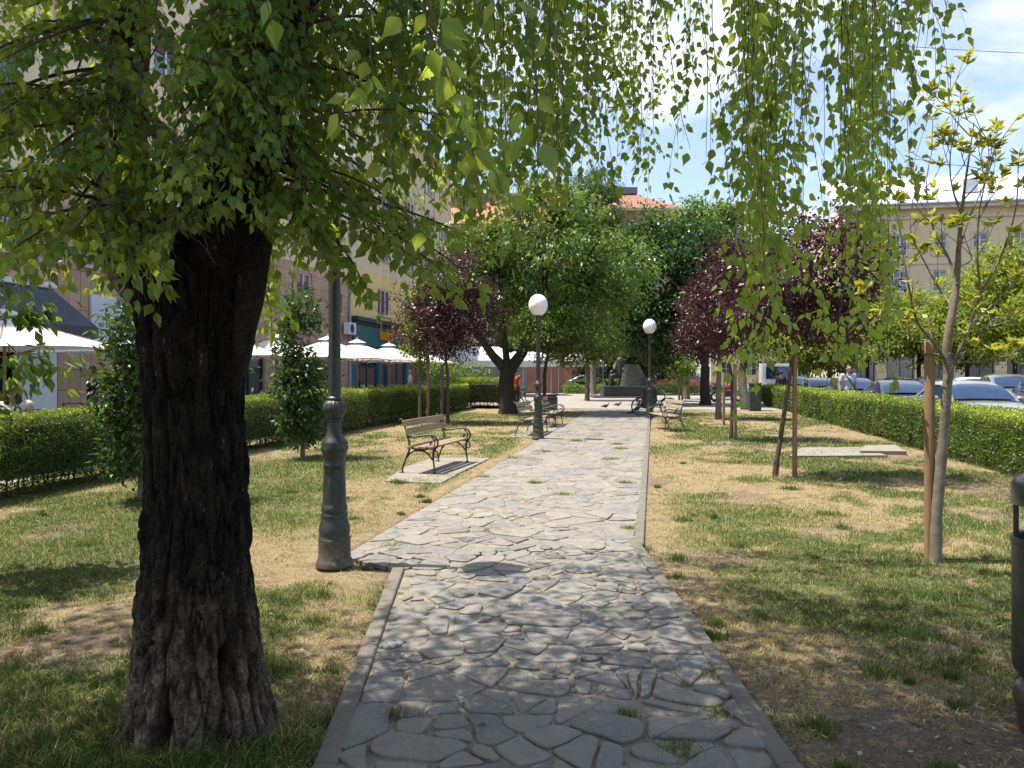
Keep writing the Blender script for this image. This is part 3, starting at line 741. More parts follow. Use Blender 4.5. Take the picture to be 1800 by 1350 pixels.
limbL=[P3(300,600,3.56),P3(262,520,3.50),P3(225,440,3.46),P3(213,380,3.45),P3(214,300,3.45),P3(222,150,3.5),P3(232,10,3.52),P3(228,-160,3.55),P3(180,-500,3.75),P3(60,-900,4.0)]
rL=[.05,.11,.125,.115,.105,.092,.088,.08,.06,.03]
limbC=[P3(352,600,3.62),P3(362,520,3.56),P3(378,440,3.43),P3(388,370,3.40),P3(404,280,3.38),P3(440,150,3.36),P3(478,20,3.36),P3(500,-200,3.4),P3(540,-700,3.2),P3(640,-1300,2.9)]
rC=[.08,.15,.178,.165,.152,.142,.133,.115,.08,.03]
limbR=[P3(415,660,3.47),P3(436,540,3.40),P3(446,450,3.37),P3(452,380,3.42),P3(470,280,3.5),P3(505,150,3.6),P3(560,-50,3.8),P3(700,-400,4.3)]
rR=[.04,.062,.07,.068,.062,.055,.045,.02]
for pts,rs,sd in ((limbL,rL,1),(limbC,rC,2),(limbR,rR,3)):
    mb,_,_=knobbly([p-BO for p in pts],rs,28,8,sd,.10)
    lo=mb.build('limb',m_limb if sd==1 else m_bark_limb,birch,smooth=60)

# --- branches, twigs and leaves
TW=MB()                        # all thin wood of the crown
CP=[];CD=[];CN=[];CSZ=[];CR=[]
LP=[];LD=[];LN=[];LS=[];LR=[]
rb=random.Random(21)
def wood(pts,r0,r1,n=5):
    k=len(pts); TW.tube([Vector(p)-BO for p in pts],[r0+(r1-r0)*i/(k-1) for i in range(k)],n,0,True)
def bez(a,b,c,n):
    return [(a*(1-t)**2+b*2*t*(1-t)+c*t*t) for t in [i/n for i in range(n+1)]]
def visible_trunk_zone(p):     # the bare stretch of trunk below the crown
    if p.y>3.9 or p.y<.3: return False
    px=900+1350*p.x/p.y; py=655-1350*(p.z-HC)/p.y
    if 300<px<470 and py>400: return True
    if 200<px<=300 and py>555: return True
    return False
def leaf_at(p,outdir,size,down=.8,tone=None):
    d=Vector(outdir)*(.55)+Vector((rb.gauss(0,.38),rb.gauss(0,.38),-down+rb.gauss(0,.30)))
    q=p+(Vector(outdir).normalized()*.6+d.normalized())*rb.uniform(.008,.022)
    if visible_trunk_zone(q): return
    n=Vector((rb.gauss(0,1),rb.gauss(0,1),rb.gauss(.35,.6)))
    LP.append(q);LD.append(d);LN.append(n);LS.append(size*rb.uniform(.68,1.2)); LR.append(rb.random() if tone is None else min(1,max(0,tone+rb.gauss(0,.15))))
def twig(p,dirv,L,lsize=.05,step=.024,droop=1.0,r=.0016,tone=None,k=1.0):
    d=Vector(dirv).normalized(); pts=[p.copy()]; q=p.copy(); n=max(3,int(L/step))
    for i in range(n):
        d=(d+Vector((rb.gauss(0,.10),rb.gauss(0,.10),-.16*droop+rb.gauss(0,.05)))).normalized()
        q=q+d*step; pts.append(q.copy())
        side=d.cross(Vector((0,0,1)))
        if side.length<.05: side=Vector((rb.gauss(0,1),rb.gauss(0,1),0))
        side=side.normalized()*(1 if i%2 else -1)
        if rb.random()<.93*k: leaf_at(q,side*.9+d*.5+Vector((rb.gauss(0,.5),rb.gauss(0,.5),0)),lsize,.75,tone)
    leaf_at(q,d,lsize,.75,tone)
    wood(pts[::2]+([pts[-1]] if len(pts)%2==0 else []),r,r*.5,3)
def branch(a,c,lift=.25,r0=.012,ntw=12,tl=.30,lsize=.05,tstart=.3,tone=None,k=1.0):
    a=Vector(a); c=Vector(c); L=(c-a).length
    b=(a+c)/2+Vector((rb.gauss(0,.1)*L,rb.gauss(0,.1)*L,lift*L))
    pts=bez(a,b,c,14); wood(pts,r0,.0025,5)
    for i in range(ntw):
        t=tstart+(1-tstart)*(i+rb.random())/ntw; f=t*14; i0=min(13,int(f)); p=pts[i0].lerp(pts[i0+1],f-i0); d=(pts[i0+1]-pts[i0]).normalized()
        sd=d.cross(Vector((0,0,1))).normalized()*(1 if i%2 else -1)
        twig(p,d*.6+sd*rb.uniform(.5,1.1)+Vector((0,0,rb.uniform(-.3,.25))),tl*rb.uniform(.5,1.25)*(1.1-.4*t),lsize,.024,.75,.0018,tone,k)
    twig(pts[-1],pts[-1]-pts[-2],tl*.8,lsize,.024,.8,.0018,tone,k)
def on_limb(pts,z):
    for a,b in zip(pts,pts[1:]):
        if a.z<=z<=b.z: return a.lerp(b,(z-a.z)/max(1e-6,b.z-a.z))
    return pts[-1] if z>pts[-1].z else pts[0]
def bottom(px):
    xs=[-80,0,60,120,180,230,290,330,400,440,480,520,560,600,640,680,720,760,800,850]
    ys=[440,430,410,440,430,480,500,370,350,400,440,430,440,440,470,500,480,440,400,330]
    return float(np.interp(px,xs,ys))
# the dark mass round the limbs, left half of the view
cnt=0
while cnt<100:
    px=rb.uniform(-90,800); Y=rb.choice((rb.uniform(2.5,3.3),rb.uniform(3.3,4.6),rb.uniform(2.7,4.2)))
    bt=bottom(px)
    py=bt-rb.random()**1.15*(bt+60)-20
    if px>620 and Y<2.9: continue
    if Y>3.7 and 250<px<470 and py>330: continue
    c=P3(px,py,Y); tn=.85 if (px<270 and Y>3.2 and rb.random()<.7) else (None if py>120 else .45)  # paler leaf colour on many far left sprays stands in for backlight
    za=min(4.6,max(2.35,c.z+rb.uniform(.0,.55)))
    a=on_limb(limbL if px<300 else (limbC if rb.random()<.6 else limbR),za)
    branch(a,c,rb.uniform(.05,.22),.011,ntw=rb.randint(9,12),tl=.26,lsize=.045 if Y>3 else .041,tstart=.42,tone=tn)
    cnt+=1
# low sprays that hang in front of and beside the trunk
for (px,py,Y,tone) in ((255,520,3.0,.5),(280,480,3.05,.4),(235,470,2.9,.5),(300,430,3.0,.5),(470,560,4.3,.9),(455,520,4.5,.9),(478,590,4.2,.95),(440,480,4.4,.8),(500,470,4.0,.6),
                       (640,540,3.4,.45),(610,500,3.3,.4),(560,440,3.1,.5),(520,410,2.9,.5),(690,470,3.2,.5),(740,500,3.2,.55),(780,520,3.3,.6),(820,520,3.4,.6),(100,470,3.2,.55),(60,500,3.1,.6),(20,480,3.0,.6),(130,500,4.4,.9),(180,520,4.6,.95),(850,470,3.4,.6),(710,420,3.0,.45),(660,430,2.9,.4)):
    c=P3(px,py-40,Y); a=on_limb(limbL if px<310 else (limbR if px>440 else limbC),min(3.9,c.z+rb.uniform(.25,.6)))
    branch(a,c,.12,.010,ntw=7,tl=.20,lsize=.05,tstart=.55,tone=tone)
for (px,py,Y) in ((420,120,2.9),(470,200,2.8),(400,250,2.7),(360,160,2.9),(500,90,3.0),(440,330,2.8),(340,60,2.8),(520,280,2.9),(390,50,2.9),(250,120,2.9),(200,220,2.8),(230,300,2.9),(270,40,2.9),(180,90,3.0),(300,240,2.7),(560,160,3.0),(330,330,2.9),(600,330,3.0),(660,260,3.1),(700,360,3.0),(470,20,2.9),(310,160,2.8)):
    c=P3(px,py,Y); a=on_limb(limbL if px<300 else limbC,min(4.3,c.z+rb.uniform(.2,.55)))
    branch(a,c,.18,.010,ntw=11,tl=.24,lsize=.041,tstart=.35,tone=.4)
# long hanging strands
def strand(px,pyb,Y,top=4.3,lsize=.046,dens=1.0,tone=None,side=.35):
    bt=P3(px,pyb,Y); t=Vector((bt.x+rb.gauss(0,.10),bt.y+rb.gauss(0,.10),top))
    L=top-bt.z; step=.026; n=int(L/step); pts=[]
    ph=rb.uniform(0,6); am=rb.uniform(.015,.06)
    for i in range(n+1):
        f=i/n; p=t.lerp(bt,f)+Vector((math.sin(ph+f*6)*am+math.sin(ph*3+f*17)*am*.25,math.cos(ph*1.7+f*4)*am,0)); pts.append(p)
    fade=int(n*.03)
    for i in range(fade,n+1):
        if rb.random()<.50*dens:
            az=rb.random()*2*PI; leaf_at(pts[i],(math.cos(az),math.sin(az),0),lsize,.9,tone)
        if rb.random()<side*.36*dens and i<n-3:
            az=rb.random()*2*PI; twig(pts[i],(math.cos(az),math.sin(az),-.55),rb.uniform(.06,.30),lsize,.026,1.2,.0011,tone,.9)
    wood(pts[::4]+[pts[-1]],.0026,.0009,4)
    return t
tops=[]
def bunch(cx,w,n,pb0,pb1,Y0,Y1,dens=1.0,tone=None,lsize=.046,top=4.2,side=.35):
    for i in range(n):
        px=cx+rb.uniform(-w,w); Y=rb.uniform(Y0,Y1)
        tops.append(strand(px,rb.uniform(pb0,pb1),Y,top+rb.uniform(-.3,.5),lsize,dens,tone,side))
bunch(620,70,8,180,330,3.0,4.6,1.0)
bunch(730,60,15,240,400,2.7,4.4,1.0)
bunch(840,60,17,260,400,2.6,4.6,1.0)
bunch(920,45,10,190,400,2.8,4.4,.95)
bunch(985,40,12,170,350,2.9,4.6,1.0)
bunch(1055,45,10,150,340,3.0,4.8,.85,side=.25)
bunch(1130,45,8,190,380,3.0,4.6,.75,side=.2)
bunch(1212,30,5,170,390,2.9,4.4,.65,.5,side=.15)
bunch(1325,36,12,280,520,2.9,4.4,.95,.55,side=.2)
bunch(1335,24,7,500,660,3.2,4.2,.85,.75,side=.25)
bunch(1425,26,3,160,380,3.0,4.2,.6,.5,side=.15)
bunch(1512,36,10,240,460,2.9,4.4,.95,.55,side=.2)
bunch(1515,32,6,440,640,3.2,4.2,.8,.75,side=.25)
bunch(1600,26,8,60,260,3.0,4.2,.9,.45,side=.2)
bunch(1470,22,5,240,460,3.0,4.4,.85,.6,side=.2)
bunch(1500,45,5,560,690,3.3,4.2,.75,.8,side=.3)
bunch(1335,35,4,600,690,3.4,4.2,.8,.8,side=.3)
bunch(1405,18,3,420,600,3.5,4.4,.7,.8)
for px,pb in ((1640,170),(1655,250),(1630,300),(1618,380),(1578,330)): tops.append(strand(px,pb,rb.uniform(3.1,3.6),4.2,.046,.55,.45,.3))
for (px,pb,Y) in ((1545,760,3.6),(1350,700,3.5)): tops.append(strand(px,pb,Y,4.2,.05,.55,.8,.4))
# the far side of the crown, smaller because deeper
bunch(600,70,10,170,320,4.8,6.6,1.0,top=5.8)
bunch(720,70,16,230,400,4.8,7.0,1.0,top=5.9)
bunch(850,70,18,230,390,4.8,7.0,1.0,top=5.9)
bunch(980,60,16,160,330,4.8,7.0,1.0,top=5.9)
bunch(1100,60,12,150,340,4.8,7.0,.95,top=5.9,side=.25)
bunch(1215,30,4,150,330,4.8,6.6,.8,.5,top=5.8,side=.2)
bunch(1330,40,9,250,560,4.6,6.2,.95,.55,top=5.7,side=.25)
bunch(1515,40,8,220,520,4.6,6.2,.95,.55,top=5.7,side=.25)
# big leaves close to the lens height, hanging at the top of the view
for (px,pb,Y) in ((830,330,1.55),(925,290,1.35),(945,215,1.3),(765,95,1.4),(720,400,1.9),(880,270,1.5),(1340,130,1.9),(1370,90,1.8),(790,150,1.5),(700,20,1.4),(500,25,1.5),(865,100,1.35)):
    tops.append(strand(px,pb,Y,3.1+rb.uniform(-.2,.3),.050,.62,.8,.2))
# boughs overhead that carry the strands
fork=P3(500,-200,3.4)
bough_ends=[Vector((-.4,2.6,4.9)),Vector((.1,3.8,5.0)),Vector((.75,3.2,4.85)),Vector((1.25,3.8,4.8)),Vector((1.75,3.4,4.7)),Vector((2.1,3.6,4.6)),Vector((0,1.5,3.7)),Vector((1.0,2.0,4.2))]
bpts=[]
for e in bough_ends:
    a=on_limb(limbC,rb.uniform(3.6,4.6)); b=(a+e)/2+Vector((0,0,.45)); q=bez(a,b,e,16); wood(q,.035,.010,7); bpts+=q[3:]
for t in tops:
    n=min(bpts,key=lambda p:(p-t).length); m=(n+t)/2+Vector((0,0,.12)); wood(bez(n,m,t,5),.006,.0035,4)
# the rest of the crown overhead, out of the frame: it shades the foreground
rc=random.Random(4)
for i in range(690):
    x=rc.uniform(-7.5,1.0) if i<570 else rc.uniform(-3.6,-.6); y=rc.uniform(-3.5,5.5) if i%2 else rc.uniform(-1,4.0); z=rc.uniform(5.0,8.4)
    if y>2 and z<HC+.52*y+1.0: z=HC+.52*y+1.0+rc.random()
    if fbm(np.array([x*.8]),np.array([y*.8]),91,2)[0]<.30: continue
    ctr=Vector((x,y,z)); n=rc.randint(90,150); s=rc.uniform(.35,.75)
    for k in range(n):
        p=ctr+Vector((rc.gauss(0,s),rc.gauss(0,s),rc.gauss(0,s*.5)))
        CP.append(p);CD.append(Vector((rc.gauss(0,.4),rc.gauss(0,.4),-.8)));CN.append(Vector((rc.gauss(0,1),rc.gauss(0,1),rc.gauss(.6,.6))));CSZ.append(rc.uniform(.085,.14));CR.append(rc.random())
    a=on_limb(limbC if rc.random()<.6 else limbL,rc.uniform(3.6,6.2)); 
    if i%4==0: wood(bez(a,(a+ctr)/2+Vector((0,0,.4)),ctr,8),.03,.006,5)
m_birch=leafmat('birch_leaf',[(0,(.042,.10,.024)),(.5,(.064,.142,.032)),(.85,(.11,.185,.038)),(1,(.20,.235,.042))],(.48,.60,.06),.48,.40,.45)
cr_w=TW.build('twigs',m_twig,birch,smooth=60)
print('birch leaves',len(LP),len(CP))
def serrated():
    L=[(-.03,0),(-.20,.12),(-.33,.26),(-.40,.40),(-.355,.44),(-.36,.50),(-.305,.54),(-.31,.60),(-.245,.64),(-.245,.71),(-.17,.77),(-.16,.84),(-.09,.92),(-.055,1.02)]
    V=[(0,0,0)]+[(x,y,-.16*abs(x)-.10*y*y) for x,y in L]+[(0,1.16,-.15)]+[(-x,y,-.16*abs(x)-.10*y*y) for x,y in L]+[(0,y,.02-.08*y*y) for y in (.12,.26,.40,.55,.70,.86)]
    nl=len(L); tip=nl+1; m0=2*nl+2
    left=[0]+list(range(1,nl+1))+[tip]; right=[0]+list(range(nl+2,2*nl+2))+[tip]; mid=[0]+list(range(m0,m0+6))+[tip]
    def strip(side,flip):
        F=[]
        for i in range(len(side)-1):
            ya,yb=V[side[i]][1],V[side[i+1]][1]
            ma=min(mid,key=lambda k:abs(V[k][1]-ya)); mb_=min(mid,key=lambda k:abs(V[k][1]-yb))
            if side[i]!=ma: 
                F.append((side[i],ma,side[i+1]) if not flip else (side[i],side[i+1],ma))
            if ma!=mb_ and side[i+1]!=mb_: F.append((side[i+1],ma,mb_) if not flip else (side[i+1],mb_,ma))
        return F
    F=strip(left,False)+strip(right,True)
    return (np.array(V,float),[np.array([f]) for f in F])
T_SERR=serrated()
A_=lambda L: np.array([tuple(v) for v in L])
V1,F1,k1=leaf_arrays(A_([p-BO for p in LP]),A_(LD),A_(LN),np.array(LS),T_SERR)
V2,F2,k2=leaf_arrays(A_([p-BO for p in CP]),A_(CD),A_(CN),np.array(CSZ),T_LEAF,1.25)
np_mesh('crown',np.concatenate([V1,V2]),F1+[f+len(V1) for f in F2],m_birch,birch,{'rnd':np.concatenate([np.repeat(LR,k1),np.repeat(CR,k2)])})
# ================================================================ hedges
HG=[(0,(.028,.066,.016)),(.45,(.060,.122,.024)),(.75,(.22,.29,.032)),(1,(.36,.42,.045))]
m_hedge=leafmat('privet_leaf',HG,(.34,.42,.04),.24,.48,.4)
m_hcore=M('hedge_wood',(.045,.040,.025),(.025,.024,.014),.95,9)
def hedge(name,label,u0,u1,v0,v1,h,sizek=1.0,mat=m_hedge,dens=1.0,group='clipped hedges round the lawn',top=None,faces='front'):
    root=empty(name,S((u0+u1)/2,(v0+v1)/2,0),-SA,label,'hedge',group)
    W_=u1-u0; L_=v1-v0
    def hz(v): return h*(1+.05*(vn(v*.35+3,v*0+u0,61)-.5)+.05*(vn(v*1.3,v*0,62)-.5))
    # woody stems and inner branches
    mb=MB(); rr=random.Random(int(u0*10+v0))
    n=int(L_*4)
    for i in range(n):
        v=-L_/2+(i+rr.random())*L_/n
        for s in (rr.uniform(-.30,-.1),rr.uniform(.1,.30)):
            x=s*W_; mb.tube([(x,v,-.03),(x*1.1+rr.gauss(0,.03),v+rr.gauss(0,.05),.22),(x*1.2+rr.gauss(0,.06),v+rr.gauss(0,.1),.55)],[.016,.012,.006],5)
    mb.box((0,0,h*.52),(W_-.30,L_-.24,h*.62))
    mb.build('stems',m_hcore,root)
    P=[];D=[];Nn=[];Sz=[]
    def scatter(n,fn,nrm):
        s=fn(n); P.append(s[0]); Sz.append(s[1])
        nr=np.tile(np.array(nrm,float),(n,1))+.60*RNG.normal(size=(n,3)); Nn.append(nr)
        D.append(np.tile(np.array(nrm,float),(n,1))*.55+np.array([0,0,.35])+.7*RNG.normal(size=(n,3)))
    def area_n(w,l,vmid): return w*l
    seg=max(1,int(L_/4))
    for k in range(seg):
        a=-L_/2+k*L_/seg; b=a+L_/seg
        c=S((u0+u1)/2,(v0+v1)/2+(a+b)/2); Yd=max(5,c[1])
        sz=.030*max(1,Yd/11)**.75*sizek; rho=dens*2.3/(sz*sz*.30*2)
        rho=min(rho,7500)
        def lump(y,z): return .07*(vn(y*2.2+50,z*2.6+9,71)-.5)
        def f_side(sgn):
            def f(n):
                y=a+(b-a)*RNG.random(n); z=h*(.03+.97*RNG.random(n)**.9)
                z*=hz(y)/h
                dep=np.abs(RNG.normal(size=n))*.085
                x=sgn*(W_/2-dep+lump(y,z)+(-.05*np.clip((.25-z)/.25,0,1)))
                return np.stack([x,y,z],1),sz*RNG.uniform(.7,1.25,n)
            return f
        def f_top(n):
            y=a+(b-a)*RNG.random(n); x=W_*(RNG.random(n)-.5)*1.02
            z=hz(y)-np.abs(RNG.normal(size=n))*.05+.045*(vn(x*4+7,y*4,81)-.4)+.03*(RNG.random(n)<.12)
            return np.stack([x,y,z],1),sz*RNG.uniform(.7,1.25,n)
        sgn=1 if (u0+u1)/2<-1.5 else -1
        scatter(int((b-a)*h*rho*1.35),f_side(sgn),(sgn,0,.1))
        scatter(int((b-a)*h*rho*.25),f_side(-sgn),(-sgn,0,.1))
        scatter(int((b-a)*W_*rho*.8),f_top,(0,0,1))
    # stray shoots above the clipped top
    ns=int(L_*7); yy=L_*(RNG.random(ns)-.5); xx=W_*(RNG.random(ns)-.5); hh_=RNG.uniform(.03,.12,ns)
    for k2 in range(7):
        P.append(np.stack([xx+RNG.normal(size=ns)*.012,yy+RNG.normal(size=ns)*.012,hz(yy)-.02+hh_*k2/6],1)); D.append(RNG.normal(size=(ns,3))+np.array([0,0,.7])); Nn.append(RNG.normal(size=(ns,3))+np.array([0,0,1.])); Sz.append(np.clip(.030*np.maximum(1,(v0+v1)/2/14+yy/14),.028,.07))
    sz=.034*sizek
    def f_end(n):
        x=W_*(RNG.random(n)-.5); z=h*(.1+.9*RNG.random(n)); y=-L_/2+np.abs(RNG.normal(size=n))*.05+.05*(vn(x*3,z*3,5)-.5)
        return np.stack([x,y,z],1),sz*RNG.uniform(.7,1.25,n)
    scatter(int(W_*h*1500),f_end,(0,-1,.1))
    P=np.concatenate(P);D=np.concatenate(D);Nn=np.concatenate(Nn);Sz=np.concatenate(Sz)
    rnd=np.clip(.55*RNG.random(len(P))+.52*np.clip((P[:,2]/h-.80)/.18,0,1)+.40*(fbm(P[:,1]*.9,P[:,2]*1.3+P[:,0],33,3)-.5)*2,0,1)  # leaf colour: paler top as new growth and painted sunlight, darker sides for shade
    thin=(fbm(P[:,1]*1.7+5,P[:,2]*2.2,35,3)<.33)&(P[:,2]<h*.8)&(RNG.random(len(P))<.75); P,D,Nn,Sz,rnd=P[~thin],D[~thin],Nn[~thin],Sz[~thin],rnd[~thin]
    leaves('foliage',P,D,Nn,Sz,T_QUAD,mat,root,rnd,1.1)
    print(name,len(P)); return root
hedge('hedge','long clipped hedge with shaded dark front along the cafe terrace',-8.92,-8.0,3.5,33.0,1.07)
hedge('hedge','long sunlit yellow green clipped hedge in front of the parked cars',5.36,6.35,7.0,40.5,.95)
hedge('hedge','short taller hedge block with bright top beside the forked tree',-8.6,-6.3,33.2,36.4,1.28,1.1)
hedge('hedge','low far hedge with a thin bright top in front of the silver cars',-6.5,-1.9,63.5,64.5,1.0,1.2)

# ================================================================ trees
def crown_cloud(ells, n, size, clump=.32, shell=.55, droop=.35, nclump=None, seed=0):
    """leaf positions gathered in clumps through one or more ellipsoids (local coords)"""
    rg=np.random.default_rng(seed+100)
    vol=np.array([e[3]*e[4]*e[5] for e in ells]); vol/=vol.sum()
    nc=nclump or max(20,int(n/75))
    which=rg.choice(len(ells),nc,p=vol)
    v=rg.normal(size=(nc,3)); v/=np.linalg.norm(v,axis=1,keepdims=True)
    r=(shell+(1-shell)*rg.random(nc)**.6)*(.86+.28*rg.random(nc))
    E=np.array(ells)
    C=E[which,:3]+v*r[:,None]*E[which,3:6]
    w=rg.random(nc)+.35; w/=w.sum()
    ci=rg.choice(nc,n,p=w)
    cs=clump*(.6+.8*rg.random(nc))
    off=rg.normal(size=(n,3))*np.array([1,1,.62])
    P=C[ci]+off*cs[ci][:,None]
    outd=P-E[which[ci],:3]; outd/=np.maximum(.01,np.linalg.norm(outd,axis=1,keepdims=True))
    D=outd*.6+rg.normal(size=(n,3))*.6+np.array([0,0,-droop])
    N_=outd*.5+np.array([0,0,.9])+rg.normal(size=(n,3))*.65
    S_=size*rg.uniform(.7,1.25,n)
    rnd=np.clip(rg.random(nc)[ci]*.45+rg.random(n)*.55,0,1)
    return P,D,N_,S_,rnd,C,cs
def tree(name,label,base,ells,n,size,mat,bark,tr=.08,fork=1.6,limbs=9,clump=.3,shell=.5,droop=.35,group=None,tmpl=T_LEAF,widthf=1.0,seed=0,forks=None,lean=(0,0),cat='tree',flare=1.35,trunk_n=10,zmin=None):
    """ells and forks in world coordinates"""
    root=empty(name,(base[0],base[1],0),0,label,cat,group)
    E=[(e[0]-base[0],e[1]-base[1],e[2],e[3],e[4],e[5]) for e in ells]
    P,D,N_,S_,rnd,C,cs=crown_cloud(E,int(n*1.6),size*1.15,clump*.82,shell,droop,seed=seed)
    if zmin is not None:
        k=P[:,2]>zmin; P,D,N_,S_,rnd=P[k],D[k],N_[k],S_[k],rnd[k]
    mb=MB(); rr=random.Random(seed)
    f=Vector((lean[0],lean[1],fork))
    mb.tube([(0,0,-.05),(0,0,.06),(lean[0]*.1,lean[1]*.1,.25),(lean[0]*.5+rr.gauss(0,tr*.2),lean[1]*.5,fork*.55),f],[tr*flare,tr*flare*.96,tr*1.08,tr*.95,tr*.9],trunk_n)
    lim=[]
    if forks:
        for (path,r0) in forks:
            q=[f-Vector((0,0,.12))]+[Vector((p[0]-base[0],p[1]-base[1],p[2])) for p in path]
            mb.tube(q,[r0*(1-.72*i/(len(q)-1)) for i in range(len(q))],8); lim.append(q[-1]); lim+=q[2:-1]
    else:
        top=Vector((E[0][0],E[0][1],E[0][2]+E[0][5]*.45)); q=[f,(f+top)/2+Vector((rr.gauss(0,.08),rr.gauss(0,.08),0)),top]
        mb.tube(q,[tr*.9,tr*.6,tr*.15],7); lim=[f,q[1],(f+q[1])/2,(q[1]+top)/2]
    idx=list(range(len(C))); rr.shuffle(idx)
    for i in idx[:limbs*4]:
        c=Vector(C[i]); a=min(lim,key=lambda p:(p-c).length+(.8 if p.z>c.z else 0)); L=(c-a).length
        m=(a+c)/2+Vector((rr.gauss(0,.06)*L,rr.gauss(0,.06)*L,.10*L))
        mb.tube([a,m,c],[tr*.30,tr*.17,tr*.05],5)
    mb.build('trunk',bark,root,smooth=60)
    leaves('crown',P,D,N_,S_,tmpl,mat,root,rnd,widthf)
    return root
def E3(px,py,Y,rx,ry,rz): p=P3(px,py,Y); return (p.x,p.y,p.z,rx,ry,rz)
m_purple=leafmat('plum_leaf',[(0,(.030,.014,.017)),(.55,(.055,.021,.024)),(.9,(.10,.030,.028)),(1,(.16,.040,.025))],(.15,.030,.035),.20,.38,.5)
m_green=leafmat('cherry_leaf',[(0,(.036,.08,.017)),(.5,(.082,.148,.028)),(1,(.20,.275,.055))],(.30,.44,.06),.38,.40,.5)
m_dark=leafmat('dark_leaf',[(0,(.018,.045,.014)),(.6,(.04,.085,.024)),(1,(.08,.14,.035))],(.12,.22,.03),.25,.36,.5)
m_glossy=leafmat('laurel_leaf',[(0,(.022,.055,.018)),(.6,(.045,.09,.025)),(1,(.09,.15,.038))],(.18,.28,.04),.25,.38,.5)
m_yellow=leafmat('street_tree_leaf',[(0,(.085,.15,.022)),(.5,(.15,.22,.03)),(1,(.30,.32,.04))],(.48,.52,.05),.40,.45,.4)
m_weep=leafmat('weeping_leaf',[(0,(.04,.085,.025)),(.6,(.065,.12,.03)),(1,(.11,.17,.045))],(.22,.34,.05),.35,.42,.4)
m_lime=leafmat('lime_leaf',[(0,(.09,.15,.025)),(.6,(.16,.22,.035)),(1,(.26,.30,.05))],(.45,.55,.06),.42,.42,.4)
m_magnolia=leafmat('magnolia_leaf',[(0,(.14,.20,.03)),(.5,(.31,.36,.045)),(.8,(.46,.42,.055)),(.93,(.40,.22,.05)),(1,(.22,.11,.035))],(.60,.58,.06),.38,.40,.45)
m_bark2=M('dark_tree_bark',(.045,.035,.027),(.026,.021,.017),.92,9,bump=.8,bscale=28,stretch=(1,1,.35))
m_bark3=M('young_plum_bark',(.085,.055,.045),(.055,.038,.032),.75,12,bump=.4,stretch=(1,1,2))
m_bark4=M('grey_sapling_bark',(.19,.16,.12),(.115,.095,.072),.85,10,bump=.5,bscale=30,c3=(.10,.085,.065),scale3=14)
m_pole=M('round_timber_stake',(.27,.165,.08),(.18,.11,.055),.75,5,bump=.4,bscale=26,stretch=(3,3,.3),c3=(.19,.11,.055),scale3=9)
m_tie=M('rubber_tie',(.20,.12,.07),(.15,.09,.05),.8,10)
def stake(px,pyb,pyt,label,r=.035,lean=0,mat=m_pole,tie=None):
    Y=GY(pyb); x=(px-900)/1350*Y; h=ZZ(pyt,Y)
    root=empty('tree_stake',(x,Y,0),0,label,'stake','timber stakes holding young trees')
    mb=MB(); mb.lathe([(r*1.02,-.05),(r*1.04,.1),(r,h*.5),(r*.97,h-.012),(r*.85,h)],12); o=mb.build('pole',mat,root,smooth=50); root.rotation_euler=(0,lean,0)
    if tie:
        t=Vector(tie)-Vector((x,Y,0)); a=Vector((0,0,t.z)); mb=MB()
        mb.tube([a+Vector((-r*1.3,0,0)),a+Vector((0,-r*1.3,.004)),(a+t)/2+Vector((0,-.03,-.01)),t+Vector((0,-.04,0)),t+Vector((.045,0,0)),t+Vector((0,.04,0)),(a+t)/2+Vector((0,.03,.01)),a+Vector((0,r*1.3,0)),a+Vector((-r*1.3,0,0))],.009,6)
        mb.build('tie',m_tie,root,smooth=60)
    return root
# purple plums, right lawn
Y=11.8; tree('purple_plum_tree','purple leaved plum with leaning dark stem, nearest of the right lawn plums',W(1363,Y),[E3(1430,470,Y,1.08,.95,.95),E3(1370,520,Y,.75,.7,.80),E3(1470,560,Y,.55,.6,.45)],8200,.066,m_purple,m_bark3,.036,1.75,9,.20,.35,group='purple plums on the lawns',seed=1,lean=(.25,0))
Y=18.4; tree('purple_plum_tree','purple plum with round head behind the double timber stake',W(1286,Y),[E3(1268,545,Y,.85,.8,.95),E3(1300,480,Y,.8,.8,.9)],6000,.075,m_purple,m_bark3,.045,1.5,8,.24,.4,group='purple plums on the lawns',seed=2)
Y=26.5; tree('purple_plum_tree','wide purple plum on a pale scarred trunk, rearmost on the right lawn',W(1263,Y),[E3(1258,560,Y,1.1,1.0,1.3),E3(1235,590,Y,.75,.8,.9)],7000,.088,m_purple,m_bark4,.10,1.3,9,.30,.4,group='purple plums on the lawns',seed=3)
Y=24.2; tree('purple_plum_tree','purple plum spreading beside the cafe umbrellas and hedge',W(787,Y),[E3(770,560,Y,1.25,1.1,1.35),E3(820,575,Y,1.0,.9,.95),E3(757,545,Y,.55,.8,.80),E3(805,490,Y,1.0,.9,1.1),E3(845,540,Y,.8,.8,.8)],9800,.082,m_purple,m_bark3,.055,1.45,9,.27,.4,group='purple plums on the lawns',seed=4)
stake(1397,838,602,'tall pale timber stake beside the leaning plum stem',.036,.0)
stake(1292,773,640,'thick timber stake in front of the round plum head',.045)
stake(1272,748,655,'short slim stake between two plum stems',.045)
stake(752,743,622,'orange timber stake next to the thin birch sapling',.05)
stake(777,748,640,'dark weathered stake left of the purple plum stem',.05,0,m_bark3)
stake(1194,706,612,'distant stake beside the little pale green sapling',.06)
